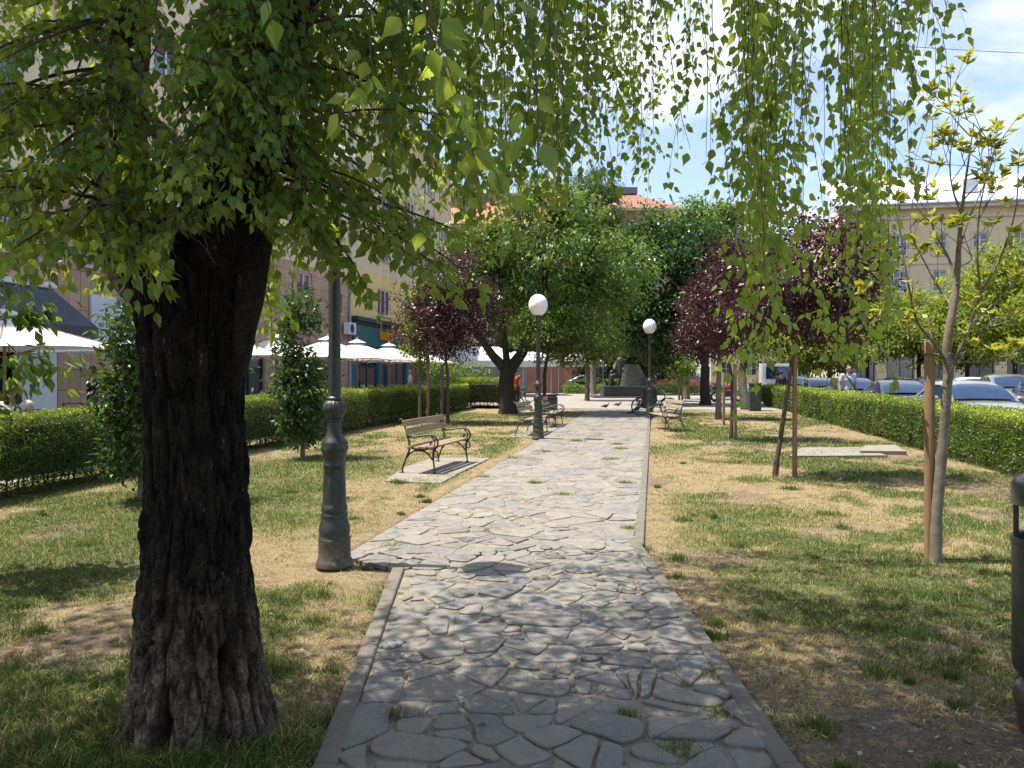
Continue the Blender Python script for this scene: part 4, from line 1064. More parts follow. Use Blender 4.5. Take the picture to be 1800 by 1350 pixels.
# cherry in the middle distance
Y=30; b=W(893,Y)
tree('cherry_tree','big green forked tree with dark trunk at the end of the hedge',b,[E3(965,455,Y,2.7,2.4,2.6),E3(870,500,Y,1.5,1.6,1.9),E3(1045,520,Y,1.55,1.6,1.7),E3(960,380,Y,1.7,1.6,1.35),E3(830,455,Y,1.5,1.5,1.5),E3(1090,470,Y,1.5,1.5,1.6),E3(1000,570,Y,1.5,1.4,1.2),E3(925,560,Y,1.3,1.3,1.0)],15000,.19,m_green,m_bark2,.34,1.75,16,.40,.45,.55,seed=5,
     forks=[([P3(866,625,Y),P3(838,585,Y),P3(815,540,Y)],.22),([P3(888,610,Y),P3(882,560,Y),P3(880,500,Y)],.16),([P3(918,620,Y),P3(938,560,Y),P3(960,480,Y),P3(985,400,Y)],.25),([P3(925,610,Y),P3(975,545,Y),P3(1020,505,Y)],.15)],flare=1.25,widthf=.72)
Y=28.5; tree('small_cherry_tree','small slender dark stemmed tree beside the hanging litter bin',W(957,Y),[E3(985,590,Y,1.15,1.1,1.1),E3(1045,600,Y,.95,1,.85),E3(955,560,Y,.8,.8,.8)],6500,.105,m_green,m_bark2,.075,1.55,9,.30,.4,.5,seed=6,widthf=.8)
# weeping birch beyond
Y=56; tree('weeping_birch_tree','tall weeping birch with pendulous grey green top behind the cherry',W(1043,Y),[E3(1045,370,Y,1.9,1.8,2.6),E3(1010,400,Y,1.7,1.6,2.0),E3(1065,440,Y,1.4,1.5,3.0),E3(1020,330,Y,1.2,1,.9),E3(1050,330,Y,1.3,1.2,1.6)],13000,.20,m_weep,m_bark4,.22,6,14,.50,.5,1.4,seed=7,widthf=.55)
Y=44; tree('weeping_birch_tree','low weeping tree whose curtain of leaves hangs over the monument',W(1032,Y),[E3(1030,560,Y,1.9,1.6,2.3),E3(1068,585,Y,1.1,1.2,1.7),E3(1090,520,Y,1.3,1.2,2.0)],11000,.14,m_lime,m_bark4,.13,2.4,9,.36,.5,1.4,seed=8,widthf=.6)
# dark broad tree on the right of the path
Y=38; tree('broadleaf_tree','large dark green tree with straight black trunk behind the globe lamp',W(1240,Y),[E3(1175,520,Y,2.5,2.3,2.9),E3(1230,470,Y,1.9,1.8,2.4),E3(1120,560,Y,1.5,1.6,1.8),E3(1150,600,Y,1.7,1.6,1.2),E3(1095,500,Y,1.5,1.5,2.2),E3(1140,430,Y,1.5,1.5,1.6)],14500,.205,m_dark,m_bark2,.24,1.9,14,.42,.45,.4,seed=9,forks=[([P3(1225,600,Y),P3(1200,540,Y),P3(1180,470,Y)],.16),([P3(1245,590,Y),P3(1240,500,Y),P3(1235,430,Y)],.16)])
Y=46; tree('broadleaf_tree','mid green tree with pale trunk rising above the purple plums',W(1206,Y),[E3(1215,420,Y,2.1,2,2.2),E3(1300,420,Y,1.9,1.8,2.4),E3(1160,430,Y,1.6,1.5,2.0),E3(1330,470,Y,1.6,1.5,2.0),E3(1250,380,Y,1.5,1.4,1.3)],11000,.22,m_green,m_bark4,.20,3,14,.48,.5,.4,seed=10)
Y=42.5; tree('sapling','little pale green sapling tied to a stake by the rose bed',W(1199,Y),[E3(1195,640,Y,.85,.8,.85),E3(1190,665,Y,.6,.6,.4)],1500,.13,m_lime,m_bark4,.04,1.1,5,.24,.4,seed=11)
# second trunk row at the square
Y=40; tree('broadleaf_tree','dark tree with short thick trunk beside the green cabinet',W(1312,GY(720)),[E3(1345,500,36,1.7,1.5,2.2),E3(1300,540,36,1.2,1.2,1.6)],8000,.14,m_dark,m_bark2,.20,1.6,9,.40,.45,seed=12,lean=(.4,2))
# trees closing the far end of the square
for i,(px,py,Y,rx,rz,mt,lab) in enumerate(((1105,600,66,3.2,3.4,m_dark,'dark leafy tree directly behind the bronze monument'),(1165,610,70,3.6,3.2,m_dark,'dark leafy tree behind the rose bed in the far square'),(985,560,74,3.6,4.2,m_green,'far green tree left of the monument behind the tents'),(930,585,66,2.6,3.0,m_green,'far green tree between tent and brick wall'),(1385,560,62,3.4,4.0,m_green,'far green tree above the white van'),(1460,590,56,2.8,2.6,m_yellow,'yellow green street tree behind the blue car'))):
    tree('broadleaf_tree',lab,W(px,Y),[E3(px,py,Y,rx,rx*.9,rz),E3(px-rx*18,py+25,Y,rx*.7,rx*.7,rz*.6),E3(px+rx*14,py-20,Y,rx*.65,rx*.7,rz*.6)],7500,.24,mt,m_bark2,.2,2.3,9,.60,.45,group='trees closing the far end of the square',seed=20+i)
# street trees behind the parked cars
for i,(px,py,Y,rx,rz,lab) in enumerate(((1525,560,47,2.3,2.3,'yellow green street tree behind the man in the grey shirt'),(1615,575,44,2.3,2.0,'yellow green street tree just left of the magnolia stem'),(1700,560,41,2.2,2.6,'yellow green street tree in front of the cream facade'),(1785,530,37,2.3,2.9,'largest street tree, lush and bright at the right edge'),(1880,560,33,2.2,2.4,'street tree cut by the right edge of the view'))):
    tree('street_tree',lab,W(px,Y),[E3(px,py,Y,rx,rx*.9,rz),E3(px-45,py+18,Y,rx*.7,rx*.6,rz*.6),E3(px+40,py+8,Y,rx*.7,rx*.6,rz*.75),E3(px+6,py-rz*20,Y,rx*.55,rx*.5,rz*.5)],7200,.19,m_yellow,m_bark2,.12,2.2,9,.42,.4,.5,group='street trees behind the parked cars',seed=30+i)
# glossy columnar shrubs by the left hedge
Y=14.4; tree('columnar_laurel_tree','slim glossy evergreen column on a thin stem right of the birch',W(532,Y),[E3(530,690,Y,.50,.5,.62),E3(528,610,Y,.42,.42,.6),E3(526,550,Y,.34,.34,.45),E3(540,750,Y,.40,.4,.25)],3800,.105,m_glossy,m_bark4,.035,.5,8,.16,.3,.1,group='glossy evergreen columns by the hedge',seed=40,widthf=.75)
Y=9.6; tree('columnar_laurel_tree','glossy evergreen half hidden behind the birch trunk',W(249,Y),[E3(236,700,Y,.36,.42,.70),E3(232,600,Y,.34,.38,.50),E3(248,540,Y,.34,.36,.40),E3(236,790,Y,.26,.32,.3)],3600,.092,m_glossy,m_bark4,.038,.55,8,.15,.3,.1,group='glossy evergreen columns by the hedge',seed=41,widthf=.75)
Y=24.9; tree('birch_sapling','thin pale birch sapling with hanging yellow green leaves beside an orange stake',W(738,Y),[E3(740,560,Y,.55,.5,1.2),E3(765,530,Y,.5,.45,.9),E3(735,620,Y,.4,.4,.5)],3200,.088,m_lime,m_bark4,.045,1.9,6,.20,.3,1.1,seed=42)
Y=6.2; tree('persimmon_tree','small tree with large drooping leaves reaching in at the left edge',(-4.55,6.0,0),[(-4.35,6.0,2.15,.50,.5,.62),(-4.15,6.1,1.62,.45,.4,.16),(-4.5,6.0,2.6,.5,.5,.5),(-4.28,6.0,1.35,.22,.3,.25)],900,.105,m_green,m_bark4,.04,1.2,5,.16,.3,.9,seed=43)
# shrub behind the hedge by the cafe end
Y=37; tree('garden_shrub','round bright green shrub behind the hedge near the tent',W(790,Y),[E3(785,665,Y,1.5,1.3,.95),E3(815,675,Y,1.2,1.1,.75)],4200,.11,m_green,m_bark2,.06,.4,6,.3,.4,.2,seed=44,cat='shrub')
# ---------------------------------------------------------------- magnolia with its stake
def magnolia():
    Y=6.46; b=W(1645,Y); bx,by=b[0],b[1]; B=Vector((bx,by,0))
    root=empty('magnolia_tree',(bx,by,0),0,'sparse magnolia with bare twigs and clusters of yellowing leaves','tree')
    rr=random.Random(9)
    def q(px,py,dy=0.0): return P3(px,py,Y+dy)-B
    mb=MB()
    tp=[q(1645,995),q(1646,940),q(1650,860,.02),(q(1659,760,.02)),q(1664,690,.0),q(1667,650),q(1664,615),q(1672,560,.0),q(1681,500,.03),q(1685,440,.03),q(1690,380,.03),q(1697,320,.05),q(1706,260,.05),q(1712,215,.05)]
    tr=[.056,.046,.043,.040,.039,.040,.037,.034,.028,.021,.015,.010,.006,.003]
    mbk,_,_=knobbly(tp,tr,14,5,4,.13); mb.add(mbk.v,mbk.f)
    tips=[]
    def br(a,pts,r0):
        r0=r0*.72
        c=[a]+pts; k,P_,_=knobbly(c,[r0*(1-.80*i/(len(c)-1)) for i in range(len(c))],6,5,rr.random()*50,.10); mb.add(k.v,k.f)
        tips.append((P_[-1],P_[-1]-P_[-3]))
        for i in range(5,len(P_)-1,2):
            if rr.random()<.8:
                d=(P_[i]-P_[i-2]).normalized()+Vector((rr.gauss(0,.6),rr.gauss(0,.6),rr.uniform(.0,.8))); d.normalize()
                L=rr.uniform(.10,.32); e=P_[i]+d*L+Vector((0,0,.05)); mb.tube([P_[i],P_[i]+d*L*.5,e],[.0045,.0035,.0022],4)
                tips.append((e,d))
                if rr.random()<.5:
                    d2=(d+Vector((rr.gauss(0,.7),rr.gauss(0,.7),.3))).normalized(); e2=P_[i]+d*L*.5+d2*L*.6; mb.tube([P_[i]+d*L*.5,e2],[.0032,.002],4); tips.append((e2,d2))
    br(q(1661,632),[q(1640,600,-.08),q(1612,565,-.18),q(1597,500,-.22),q(1585,430,-.2),q(1578,350,-.15)],.022)
    br(q(1668,640),[q(1690,610,-.05),q(1706,570,-.1),q(1725,515,-.15),q(1758,455,-.2),q(1785,370,-.2),q(1790,285,-.2)],.026)
    br(q(1682,500),[q(1668,455,.1),q(1640,400,.15),q(1628,330,.2),q(1640,255,.2)],.017)
    br(q(1676,540),[q(1660,520,.2),q(1630,470,.3),q(1600,400,.35),q(1612,320,.35)],.016)
    br(q(1685,440),[q(1705,380,.1),q(1735,310,.15),q(1755,225,.15)],.015)
    br(q(1690,380),[q(1672,320,.0),q(1672,260,-.03),q(1690,205,-.05)],.012)
    br(q(1706,570,-.1),[q(1740,540,.1),q(1790,490,.2),q(1840,440,.25)],.014)
    br(q(1725,515,-.15),[q(1718,450,-.2),q(1722,370,-.25),q(1738,290,-.25),q(1735,240,-.25)],.013)
    br(q(1612,565,-.18),[q(1580,545,-.3),q(1555,500,-.35),q(1550,430,-.35)],.010)
    br(q(1664,680),[q(1678,640,-.25),q(1720,637,-.4),q(1760,632,-.5),q(1805,600,-.55)],.012)
    br(q(1672,590),[q(1720,580,.15),q(1780,560,.3),q(1830,520,.4)],.011)
    for yy in (470,430,390,350,310,275,240):
        br(q(1683+(470-yy)*.1,yy,.03),[q(1683+(470-yy)*.1+rr.choice((-1,1))*rr.uniform(20,45),yy-rr.uniform(20,50),rr.uniform(-.15,.25)),q(1683+(470-yy)*.1+rr.choice((-1,1))*rr.uniform(30,70),yy-rr.uniform(60,95),rr.uniform(-.2,.3))],.009)
    br(q(1640,600,-.08),[q(1600,590,.1),q(1570,560,.2),q(1540,560,.2)],.008)
    mb.build('trunk',m_bark4,root,smooth=60)
    P=[];D=[];N_=[];Sz=[];Rn=[]
    for (t,d) in tips:
        low=t.z<1.75; n=rr.choice((5,8,10,13)) if not low else rr.choice((0,3,5,7))
        if rr.random()<.16: n=1
        tone=rr.random()
        for i in range(n):
            az=rr.random()*2*PI; dd=d.normalized()*.5+Vector((math.cos(az),math.sin(az),rr.uniform(-.3,.8))); P.append(t-d.normalized()*rr.uniform(0,.05)); D.append(dd); N_.append(Vector((rr.gauss(0,.5),rr.gauss(0,.5),1))-dd*.2)
            Sz.append(rr.uniform(.06,.115)); Rn.append(min(1,max(0,.12+tone*.45+rr.gauss(0,.18))))
    leaves('crown',np.array([tuple(p) for p in P]),np.array([tuple(p) for p in D]),np.array([tuple(p) for p in N_]),np.array(Sz),T_LEAF,m_magnolia,root,np.array(Rn),.95)
magnolia()
stake(1634,985,598,'tall thick brown timber stake tied to the yellowing magnolia',.042,0,m_pole,tie=tuple(P3(1665,622,6.46)))
# ================================================================ street furniture
m_iron=M('lamp_green_iron',(.028,.036,.031),(.019,.025,.021),.45,5,bump=.25,bscale=40,c3=(.058,.066,.058),scale3=22)
m_ironbrown=M('rusty_base_iron',(.075,.060,.045),(.05,.04,.032),.55,5,bump=.3,bscale=30,c3=(.12,.10,.075),scale3=9)
m_globe,nt,out=nm('opal_globe'); p=nt.nodes.new('ShaderNodeBsdfPrincipled'); p.inputs['Roughness'].default_value=.22
n=nnoise(nt,3,4,.6,coord(nt)); r=ramp(nt,[(.3,(.80,.79,.76)),(.7,(.88,.875,.86))]); nt.links.new(n.outputs[0],r.inputs[0]); nt.links.new(r.outputs[0],p.inputs['Base Color'])
p.inputs['Subsurface Weight'].default_value=.5; p.inputs['Subsurface Radius'].default_value=(.12,.12,.12); nt.links.new(p.outputs[0],out.inputs[0])
def make_lamp():
    root=empty('lamp_post',(0,0,0),0,None,'street lamp','globe lamps along the path')
    k=.0047
    pr=[(995,36),(990,36),(984,33),(981,31),(950,30.5),(947,31.5),(944,29),(940,29),(934,30),(926,29.5),(918,26.5),(912,25),(908,25.5),(904,25.5),(902,24),(897,25),(892,25),(889,23.5),(886,22.5)]
    MB().lathe([(r*k,(995-y)*k) for y,r in pr[:6]],32).build('plinth',m_ironbrown,root,smooth=40)
    MB().lathe([(r*k,(995-y)*k) for y,r in pr[5:]],32).build('base_moulding',m_iron,root,smooth=40)
    pr=[(887,22.5),(870,22),(840,21),(822,20.3),(820,21.5),(817,21.5),(815,20),(806,20.5),(802,23),(797,23.5),(792,26),(788,26.5),(784,25),(780,25.5),(777,24),(772,20),(764,15.5),(755,13.5),(742,13),(741,15),(738,15),(736,13)]
    o=MB().lathe([(r*k,(995-y)*k) for y,r in pr],32)
    o.box((.045,-.088,(995-856)*k),(.075,.02,.30),.47)          # inspection door
    o.build('base_column',m_iron,root,smooth=40)
    pr=[(737,13),(735,15.5),(733,16.5),(728,19.5),(722,22),(717,22.3),(711,20.5),(707,17),(705,14.5)]
    MB().lathe([(r*k,(995-y)*k) for y,r in pr],96,mod=lambda r,z,th:r*(1+.06*abs(math.sin(8*th))-.03)).build('fluted_bulb',m_iron,root,smooth=50)
    z0=(995-706)*k
    pr=[(.066,z0),(.072,z0+.01),(.072,z0+.025),(.058,z0+.04),(.056,z0+.3),(.053,1.9),(.049,2.5),(.048,2.70),(.056,2.71),(.056,2.73),(.048,2.745),(.050,2.80),(.066,2.82),(.066,2.84),(.055,2.86),(.052,2.90),(.075,2.93),(.085,2.955),(.085,2.975)]
    MB().lathe(pr,24).build('pole',m_iron,root,smooth=40)
    MB().ell((0,0,3.215),(.255,.255,.262),40,24).build('globe',m_globe,root,smooth=180)
    return root
lamp=make_lamp()
for i,(px,pyb,lab) in enumerate(((588,995,'green cast iron lamp post close to the birch, its globe hidden by leaves'),(946,772,'green lamp post with white globe lit clearly beside the second bench'),(1142,735,'distant lamp post with dappled globe by the bin and bicycle'))):
    o=lamp if i==0 else copy_tree(lamp); Y=GY(pyb); o.location=W(px,Y,.008); o['label']=lab; o.rotation_euler=(0,0,i*.7); o.scale=(.91,.91,1)
# ---------------------------------------------------------------- benches
m_biron=M('bench_black_iron',(.022,.022,.024),(.014,.014,.016),.38,10,bump=.2,bscale=60)
m_bgrey=M('bench_worn_iron',(.085,.085,.085),(.05,.05,.052),.5,10,bump=.2,bscale=60)
m_wood=M('bench_oak_slats',(.34,.235,.125),(.22,.15,.08),.7,4,bump=.4,bscale=30,stretch=(6,.6,6),c3=(.14,.095,.055),scale3=6)
m_wood2=M('bench_weathered_slats',(.33,.26,.18),(.23,.18,.125),.75,4,bump=.4,bscale=30,stretch=(6,.6,6),c3=(.13,.10,.07),scale3=6)
def bench_frame(mb,y,extra=1):
    def T(pts,r,n=8): mb.tube([(x,y,z) for x,z in pts],r,n)
    T([(-.10,.0),(-.075,.10),(-.03,.22),(.02,.33),(.035,.41),(.02,.50),(-.015,.62),(-.05,.74),(-.085,.82),(-.115,.845),(-.135,.83)],[.017,.015,.014,.017,.020,.017,.015,.015,.014,.016,.014])
    T([(.455,.0),(.45,.08),(.438,.17),(.43,.27),(.44,.37)],[.014,.013,.014,.020,.016])
    T([(.03,.44),(.06,.40),(.12,.378),(.22,.375),(.34,.39),(.44,.385),(.475,.37)],.018)
    T([(-.01,.24),(.04,.305),(.11,.345),(.20,.355),(.29,.34),(.36,.29),(.42,.21)],.013)
    T([(.0,.585),(.06,.565),(.16,.575),(.28,.595),(.38,.60),(.46,.575),(.505,.52),(.51,.46),(.485,.405),(.455,.385)],[.017,.016,.015,.015,.016,.016,.016,.015,.015,.014])
    cxx,cz=.405,.475
    T([(cxx+ (.075-.0095*t)*math.cos(rad(80-52*t)),cz+(.085-.011*t)*math.sin(rad(80-52*t))*1.0) for t in range(0,8)][::-1]+[(.41,.565),(.40,.598)],.0105,7)
    mb.ell((cxx,y,cz),(.017,.012,.017),8,6)
    T([(.47+.040*math.cos(rad(a)),.305+.052*math.sin(rad(a))) for a in range(110,-190,-30)],.010,7)
    mb.ell((.435,y,.30),(.022,.015,.035),8,6)
    mb.lathe([(.045,0),(.045,.008),(.025,.018),(.016,.03)],12,(-.10,y,0)); mb.lathe([(.034,0),(.034,.008),(.02,.018),(.014,.03)],12,(.455,y,0))
    for (x,z,r) in ((-.055,.15,.019),(.446,.12,.018),(.437,.20,.019),(.027,.46,.023)): mb.ell((x,y,z),(r,r,r*.6),10,6)
def make_bench(L,mi,mw):
    root=empty('park_bench',(0,0,0),0,None,'bench','park benches beside the path')
    for y in (-L/2+.10,L/2-.10):
        mb=MB(); bench_frame(mb,y); mb.build('iron_end_frame',mi,root,smooth=60)
    mb=MB(); mb.tube([(.22,-L/2+.1,.345),(.22,L/2-.1,.345)],.011,8)
    mb.build('tie_rod',mi,root,smooth=60)
    mb=MB()
    for (x,z,a) in ((.075,.418,-.35),(.185,.405,-.02),(.295,.412,.06),(.415,.416,.0)):
        mb.bbox((x,0,z),(.092,L,.034),.007,0,0,0,a)
    mb.build('seat',mw,root,smooth=30)
    mb=MB()
    for (x,z) in ((-.012,.655),(-.062,.785)): mb.bbox((x+.028,0,z),(.030,L,.098),.007,0,0,0,-.33)
    mb.build('backrest',mw,root,smooth=30)
    return root
bA=make_bench(1.80,m_biron,m_wood); bA.location=(-1.44,12.92,.018); bA['label']='black iron bench with honey brown slats on a sunlit slab, nearest of all benches'
bA.rotation_euler=(0,0,-math.atan2(.445,1.63))
bB=make_bench(1.80,m_bgrey,m_wood2); bB.location=S(-3.30,18.9+.95,.01); bB.rotation_euler=(0,0,-SA-.03); bB['label']='weathered bench half behind the white globe lamp post'
bC=copy_tree(bB); bC.location=S(-3.22,22.9,.01); bC.rotation_euler=(0,0,-SA); bC['label']='weathered bench just beyond the one at the globe lamp'
bD=copy_tree(bB); bD.location=S(.55,22.0,.01); bD.rotation_euler=(0,0,PI-SA+.25); bD['label']='grey bench right of the path with curled armrest seen end on'
bE=copy_tree(bB); bE.location=S(-.12,30.6,.01); bE.rotation_euler=(0,0,PI-SA); bE['label']='bench behind the green bin on which a person sits'
m_slab=M('concrete_slab',(.255,.225,.18),(.19,.168,.135),.85,3,bump=.3,bscale=50,c3=(.26,.23,.18),scale3=7)
def slab(label,poly,z=.016,th=.08,jit=True):
    cx=sum(p[0] for p in poly)/len(poly); cyy=sum(p[1] for p in poly)/len(poly)
    P=[]
    for i in range(len(poly)):
        a=poly[i];b=poly[(i+1)%len(poly)]; n=max(1,int(math.hypot(b[0]-a[0],b[1]-a[1])/.12))
        for t in range(n): P.append((a[0]+(b[0]-a[0])*t/n-cx+R.gauss(0,.006),a[1]+(b[1]-a[1])*t/n-cyy+R.gauss(0,.006)))
    mb=MB(); mb.prism(P,-th,0); o=mb.build('slab',m_slab); o.location=(cx,cyy,z); tag(o,label,'slab'); return o
def gp(px,py): Y=GY(py); return ((px-900)/1350*Y,Y)
slab('pale concrete slab under the nearest bench',[gp(676,847),gp(712,822),gp(760,806),gp(862,806),gp(812,830),gp(775,851)])
slab('long flat concrete slab sunk in the right lawn near the hedge',[gp(1388,804),gp(1408,789),gp(1510,788),gp(1560,803)],.03)
slab('thick raised concrete slab end against the right hedge',[gp(1512,799),gp(1520,789),gp(1574,788),gp(1594,800)],.075,.12)
slab('small flat stone slab in the grass by the double stake',[gp(1248,782),gp(1254,776),gp(1283,776),gp(1284,783)],.012)
slab('pale paving strip under the second and third benches',[S(-3.6,18.6)[:2],S(-2.68,18.6)[:2],S(-2.68,24.1)[:2],S(-3.6,24.1)[:2]],.010)
# ---------------------------------------------------------------- bins
m_bin=M('bin_green_metal',(.032,.048,.042),(.022,.034,.030),.35,4,bump=.15,bscale=40,c3=(.05,.062,.055),scale3=20)
m_binlid=M('bin_lid_metal',(.13,.14,.145),(.09,.10,.105),.28,6,metal=.4)
m_lab=M('bin_plate',(.20,.205,.195),(.16,.165,.158),.5,6)
root=empty('litter_bin',(2.43,3.36,0),0,'dark green cylindrical litter bin with domed lid cut by the right edge','bin')
mb=MB(); mb.lathe([(.185,-.02),(.188,.10),(.200,.14),(.205,.165),(.19,.20),(.135,.225),(.12,.25)],40); mb.build('pedestal',m_ironbrown,root,smooth=40)
mb=MB(); mb.lathe([(.13,.235),(.185,.255),(.203,.29),(.207,.33),(.206,.84),(.212,.845),(.212,.87),(.205,.872),(.196,.865),(.194,.45)],48,cap=False); mb.lathe([(.001,.46),(.196,.46)],48,cap=False); mb.build('body',m_bin,root,smooth=40)
mb=MB()
pts=[]
for i in range(9):
    a=rad(198+i*8)
    pts.append(a)
vs=[];fs=[]
for i,a in enumerate(pts):
    lo=.70-.055*math.sin(PI*i/8)**.5; vs+=[(.2115*math.cos(a),.2115*math.sin(a),lo),(.2115*math.cos(a),.2115*math.sin(a),.775)]
for i in range(8): fs.append((2*i,2*i+2,2*i+3,2*i+1))
mb.add(vs,fs); mb.build('plate',m_lab,root,smooth=180)
mb=MB(); mb.lathe([(.208,1.015),(.209,1.10),(.205,1.112),(.19,1.135),(.14,1.158),(.07,1.172),(.001,1.176)],48,cap=False); mb.lathe([(.001,1.02),(.206,1.02)],48,cap=False); mb.build('lid',m_binlid,root,smooth=40)
for a in (25,155,270): MB().tube([(.19*math.cos(rad(a)),.19*math.sin(rad(a)),.80),(.19*math.cos(rad(a)),.19*math.sin(rad(a)),1.06)],.011,6).build('lid_support',m_biron,root,smooth=60)
m_bin2=M('post_bin_green',(.030,.050,.038),(.02,.034,.027),.5,5,c3=(.10,.11,.10),scale3=30)
def post_bin(loc,rz,label,h=1.0,w=.42):
    r=empty('litter_bin',loc,rz,label,'bin')
    mb=MB(); mb.bbox((0,0,h*.55),(w,w*.8,h*.66),.04); mb.build('body',m_bin2,r,smooth=40)
    mb=MB(); mb.bbox((0,0,h*.955),(w*1.06,w*.86,h*.13),.04); mb.build('hood',m_bin2,r,smooth=40)
    mb=MB(); mb.bbox((0,-w*.41,h*.80),(w*.62,.03,h*.11),.008); mb.build('opening',m_biron,r)
    mb=MB(); mb.lathe([(.16,0),(.16,.03),(.07,.06),(.06,h*.25)],16); mb.build('foot',m_ironbrown,r,smooth=40)
post_bin(W(1139,29.5),.1,'square dark green litter bin in front of the seated person',1.02,.44)
post_bin(W(970,27.2),-.1,'dark green litter bin behind the second bench by a thin tree',.86,.40)
r=empty('utility_cabinet',W(1327,GY(722)),-SA,'dark green utility cabinet at the end of the right hedge','cabinet')
mb=MB(); mb.bbox((0,0,.56),(.46,.40,1.12),.015); mb.build('body',m_bin2,r,smooth=30)
mb=MB(); mb.bbox((0,0,1.145),(.52,.46,.06),.02); mb.build('roof',m_bin2,r,smooth=30)
mb=MB(); mb.bbox((0,-.205,.58),(.38,.02,.96),.006); mb.bbox((.14,-.22,.6),(.02,.03,.10),.005); mb.build('door',m_bin2,r,smooth=30)
# ---------------------------------------------------------------- bicycles and motorbike
m_tyre=M('tyre_rubber',(.022,.022,.022),(.015,.015,.015),.85,20)
m_chrome=M('bright_metal',(.55,.55,.55),(.45,.45,.45),.25,10,metal=.9)
m_bframe=M('bicycle_frame_paint',(.03,.03,.032),(.02,.02,.022),.35,10)
m_bwhite=M('bicycle_white_paint',(.62,.62,.60),(.52,.52,.50),.4,10)
def circ(c,r,n=28,axis='y'):
    return [(c[0]+r*math.cos(2*PI*i/n),c[1],c[2]+r*math.sin(2*PI*i/n)) for i in range(n+1)]
def wheel(parent,c,r,tw=.02,spokes=16,rim=.012):
    mb=MB(); mb.tube(circ(c,r-tw),tw,8,cap=False); w=mb.build('wheel',m_tyre,parent,smooth=60)
    mb=MB(); mb.tube(circ(c,r-2*tw-.005),rim,6,cap=False)
    for i in range(spokes):
        a=2*PI*i/spokes; mb.tube([(c[0],c[1]+(.03 if i%2 else -.03),c[2]),(c[0]+(r-2*tw)*math.cos(a),c[1],c[2]+(r-2*tw)*math.sin(a))],.003,3)
    mb.ell(c,(.03,.04,.03),8,6); mb.build('rim',m_chrome,w,smooth=60); return w
def bicycle(loc,rz,label,frame,lean=.12):
    r=empty('bicycle',loc,rz,label,'bicycle'); r.rotation_euler=(lean,0,rz)
    wheel(r,(-.52,0,.34),.34); wheel(r,(.53,0,.34),.34)
    mb=MB(); bb=(-.08,0,.29); st=(-.22,0,.78); hd=(.36,0,.80); hb=(.39,0,.68)
    for a,b,q in ((bb,st,.017),(st,hd,.016),(bb,hb,.019),(hd,hb,.02),((-.52,.04,.34),st,.010),((-.52,-.04,.34),st,.010),((-.52,.04,.34),bb,.011),((-.52,-.04,.34),bb,.011)): mb.tube([a,b],q,8)
    mb.build('frame',frame,r,smooth=60)
    mb=MB(); mb.tube([hb,(.46,.03,.52),(.53,.045,.34)],.012,6); mb.tube([hb,(.46,-.03,.52),(.53,-.045,.34)],.012,6); mb.build('fork',frame,r,smooth=60)
    mb=MB(); mb.tube([hd,(.34,0,.93)],.014,6); mb.tube([(.24,.28,.95),(.34,.22,.96),(.37,.06,.94),(.37,-.06,.94),(.34,-.22,.96),(.24,-.28,.95)],.012,6); mb.build('handlebar',m_chrome,r,smooth=60)
    mb=MB(); mb.tube([st,(-.24,0,.90)],.012,6); mb.ell((-.25,0,.92),(.14,.08,.03),12,6); mb.build('saddle',m_biron,r,smooth=60)
    mb=MB(); mb.tube(circ((-.08,.05,.29),.09,20),.006,5,cap=False); mb.tube([(-.08,.09,.29),(-.02,.10,.15)],.010,6); mb.tube([(-.08,-.05,.29),(-.14,-.06,.43)],.010,6); mb.build('crank',m_chrome,r,smooth=60)
    return r
x,y,_=W(1147,28.6); bicycle((x+.05,y-.1,.012),-.12,'black bicycle parked behind the bench and bin on the right',m_bframe)
x,y,_=W(930,31.0); bicycle((x,y,.0),.15,'dark bicycle standing behind the forked cherry trunk',m_bframe)
def motorbike():
    r=empty('motorbike',W(1277,41.5,.01),.25,'dark motorbike with red and silver trim parked beyond the lawn','motorbike')
    wheel(r,(-.68,0,.30),.30,.055,8,.03); wheel(r,(.70,0,.30),.30,.05,8,.03)
    mred=M('motorbike_red',(.30,.03,.03),(.24,.02,.02),.3,8)
    mb=MB(); mb.capsule((-.1,0,.75),(.30,0,.82),.13,.16); mb.build('tank',mred,r,smooth=60)
    mb=MB(); mb.capsule((-.75,0,.82),(-.1,0,.76),.08,.12); mb.build('seat',m_biron,r,smooth=60)
    mb=MB(); mb.bbox((.0,0,.42),(.42,.26,.34),.05); mb.tube([(-.68,.08,.30),(-.1,.08,.42)],.03,6); mb.tube([(-.68,-.08,.3),(-.1,-.08,.42)],.03,6); mb.build('engine',m_biron,r,smooth=50)
    mb=MB(); mb.tube([(.70,.07,.30),(.45,.07,.95)],.025,6); mb.tube([(.70,-.07,.30),(.45,-.07,.95)],.025,6); mb.tube([(.38,.36,1.02),(.45,.1,1.0),(.45,-.1,1.0),(.38,-.36,1.02)],.015,6); mb.build('fork',m_chrome,r,smooth=60)
    mb=MB(); mb.tube([(.1,-.14,.3),(-.3,-.17,.25),(-.85,-.18,.42)],[.03,.035,.05],8); mb.build('exhaust',m_chrome,r,smooth=60)
    mb=MB(); mb.ell((.56,0,.86),(.08,.10,.10),12,8); mb.build('headlight',m_chrome,r,smooth=60)
motorbike()
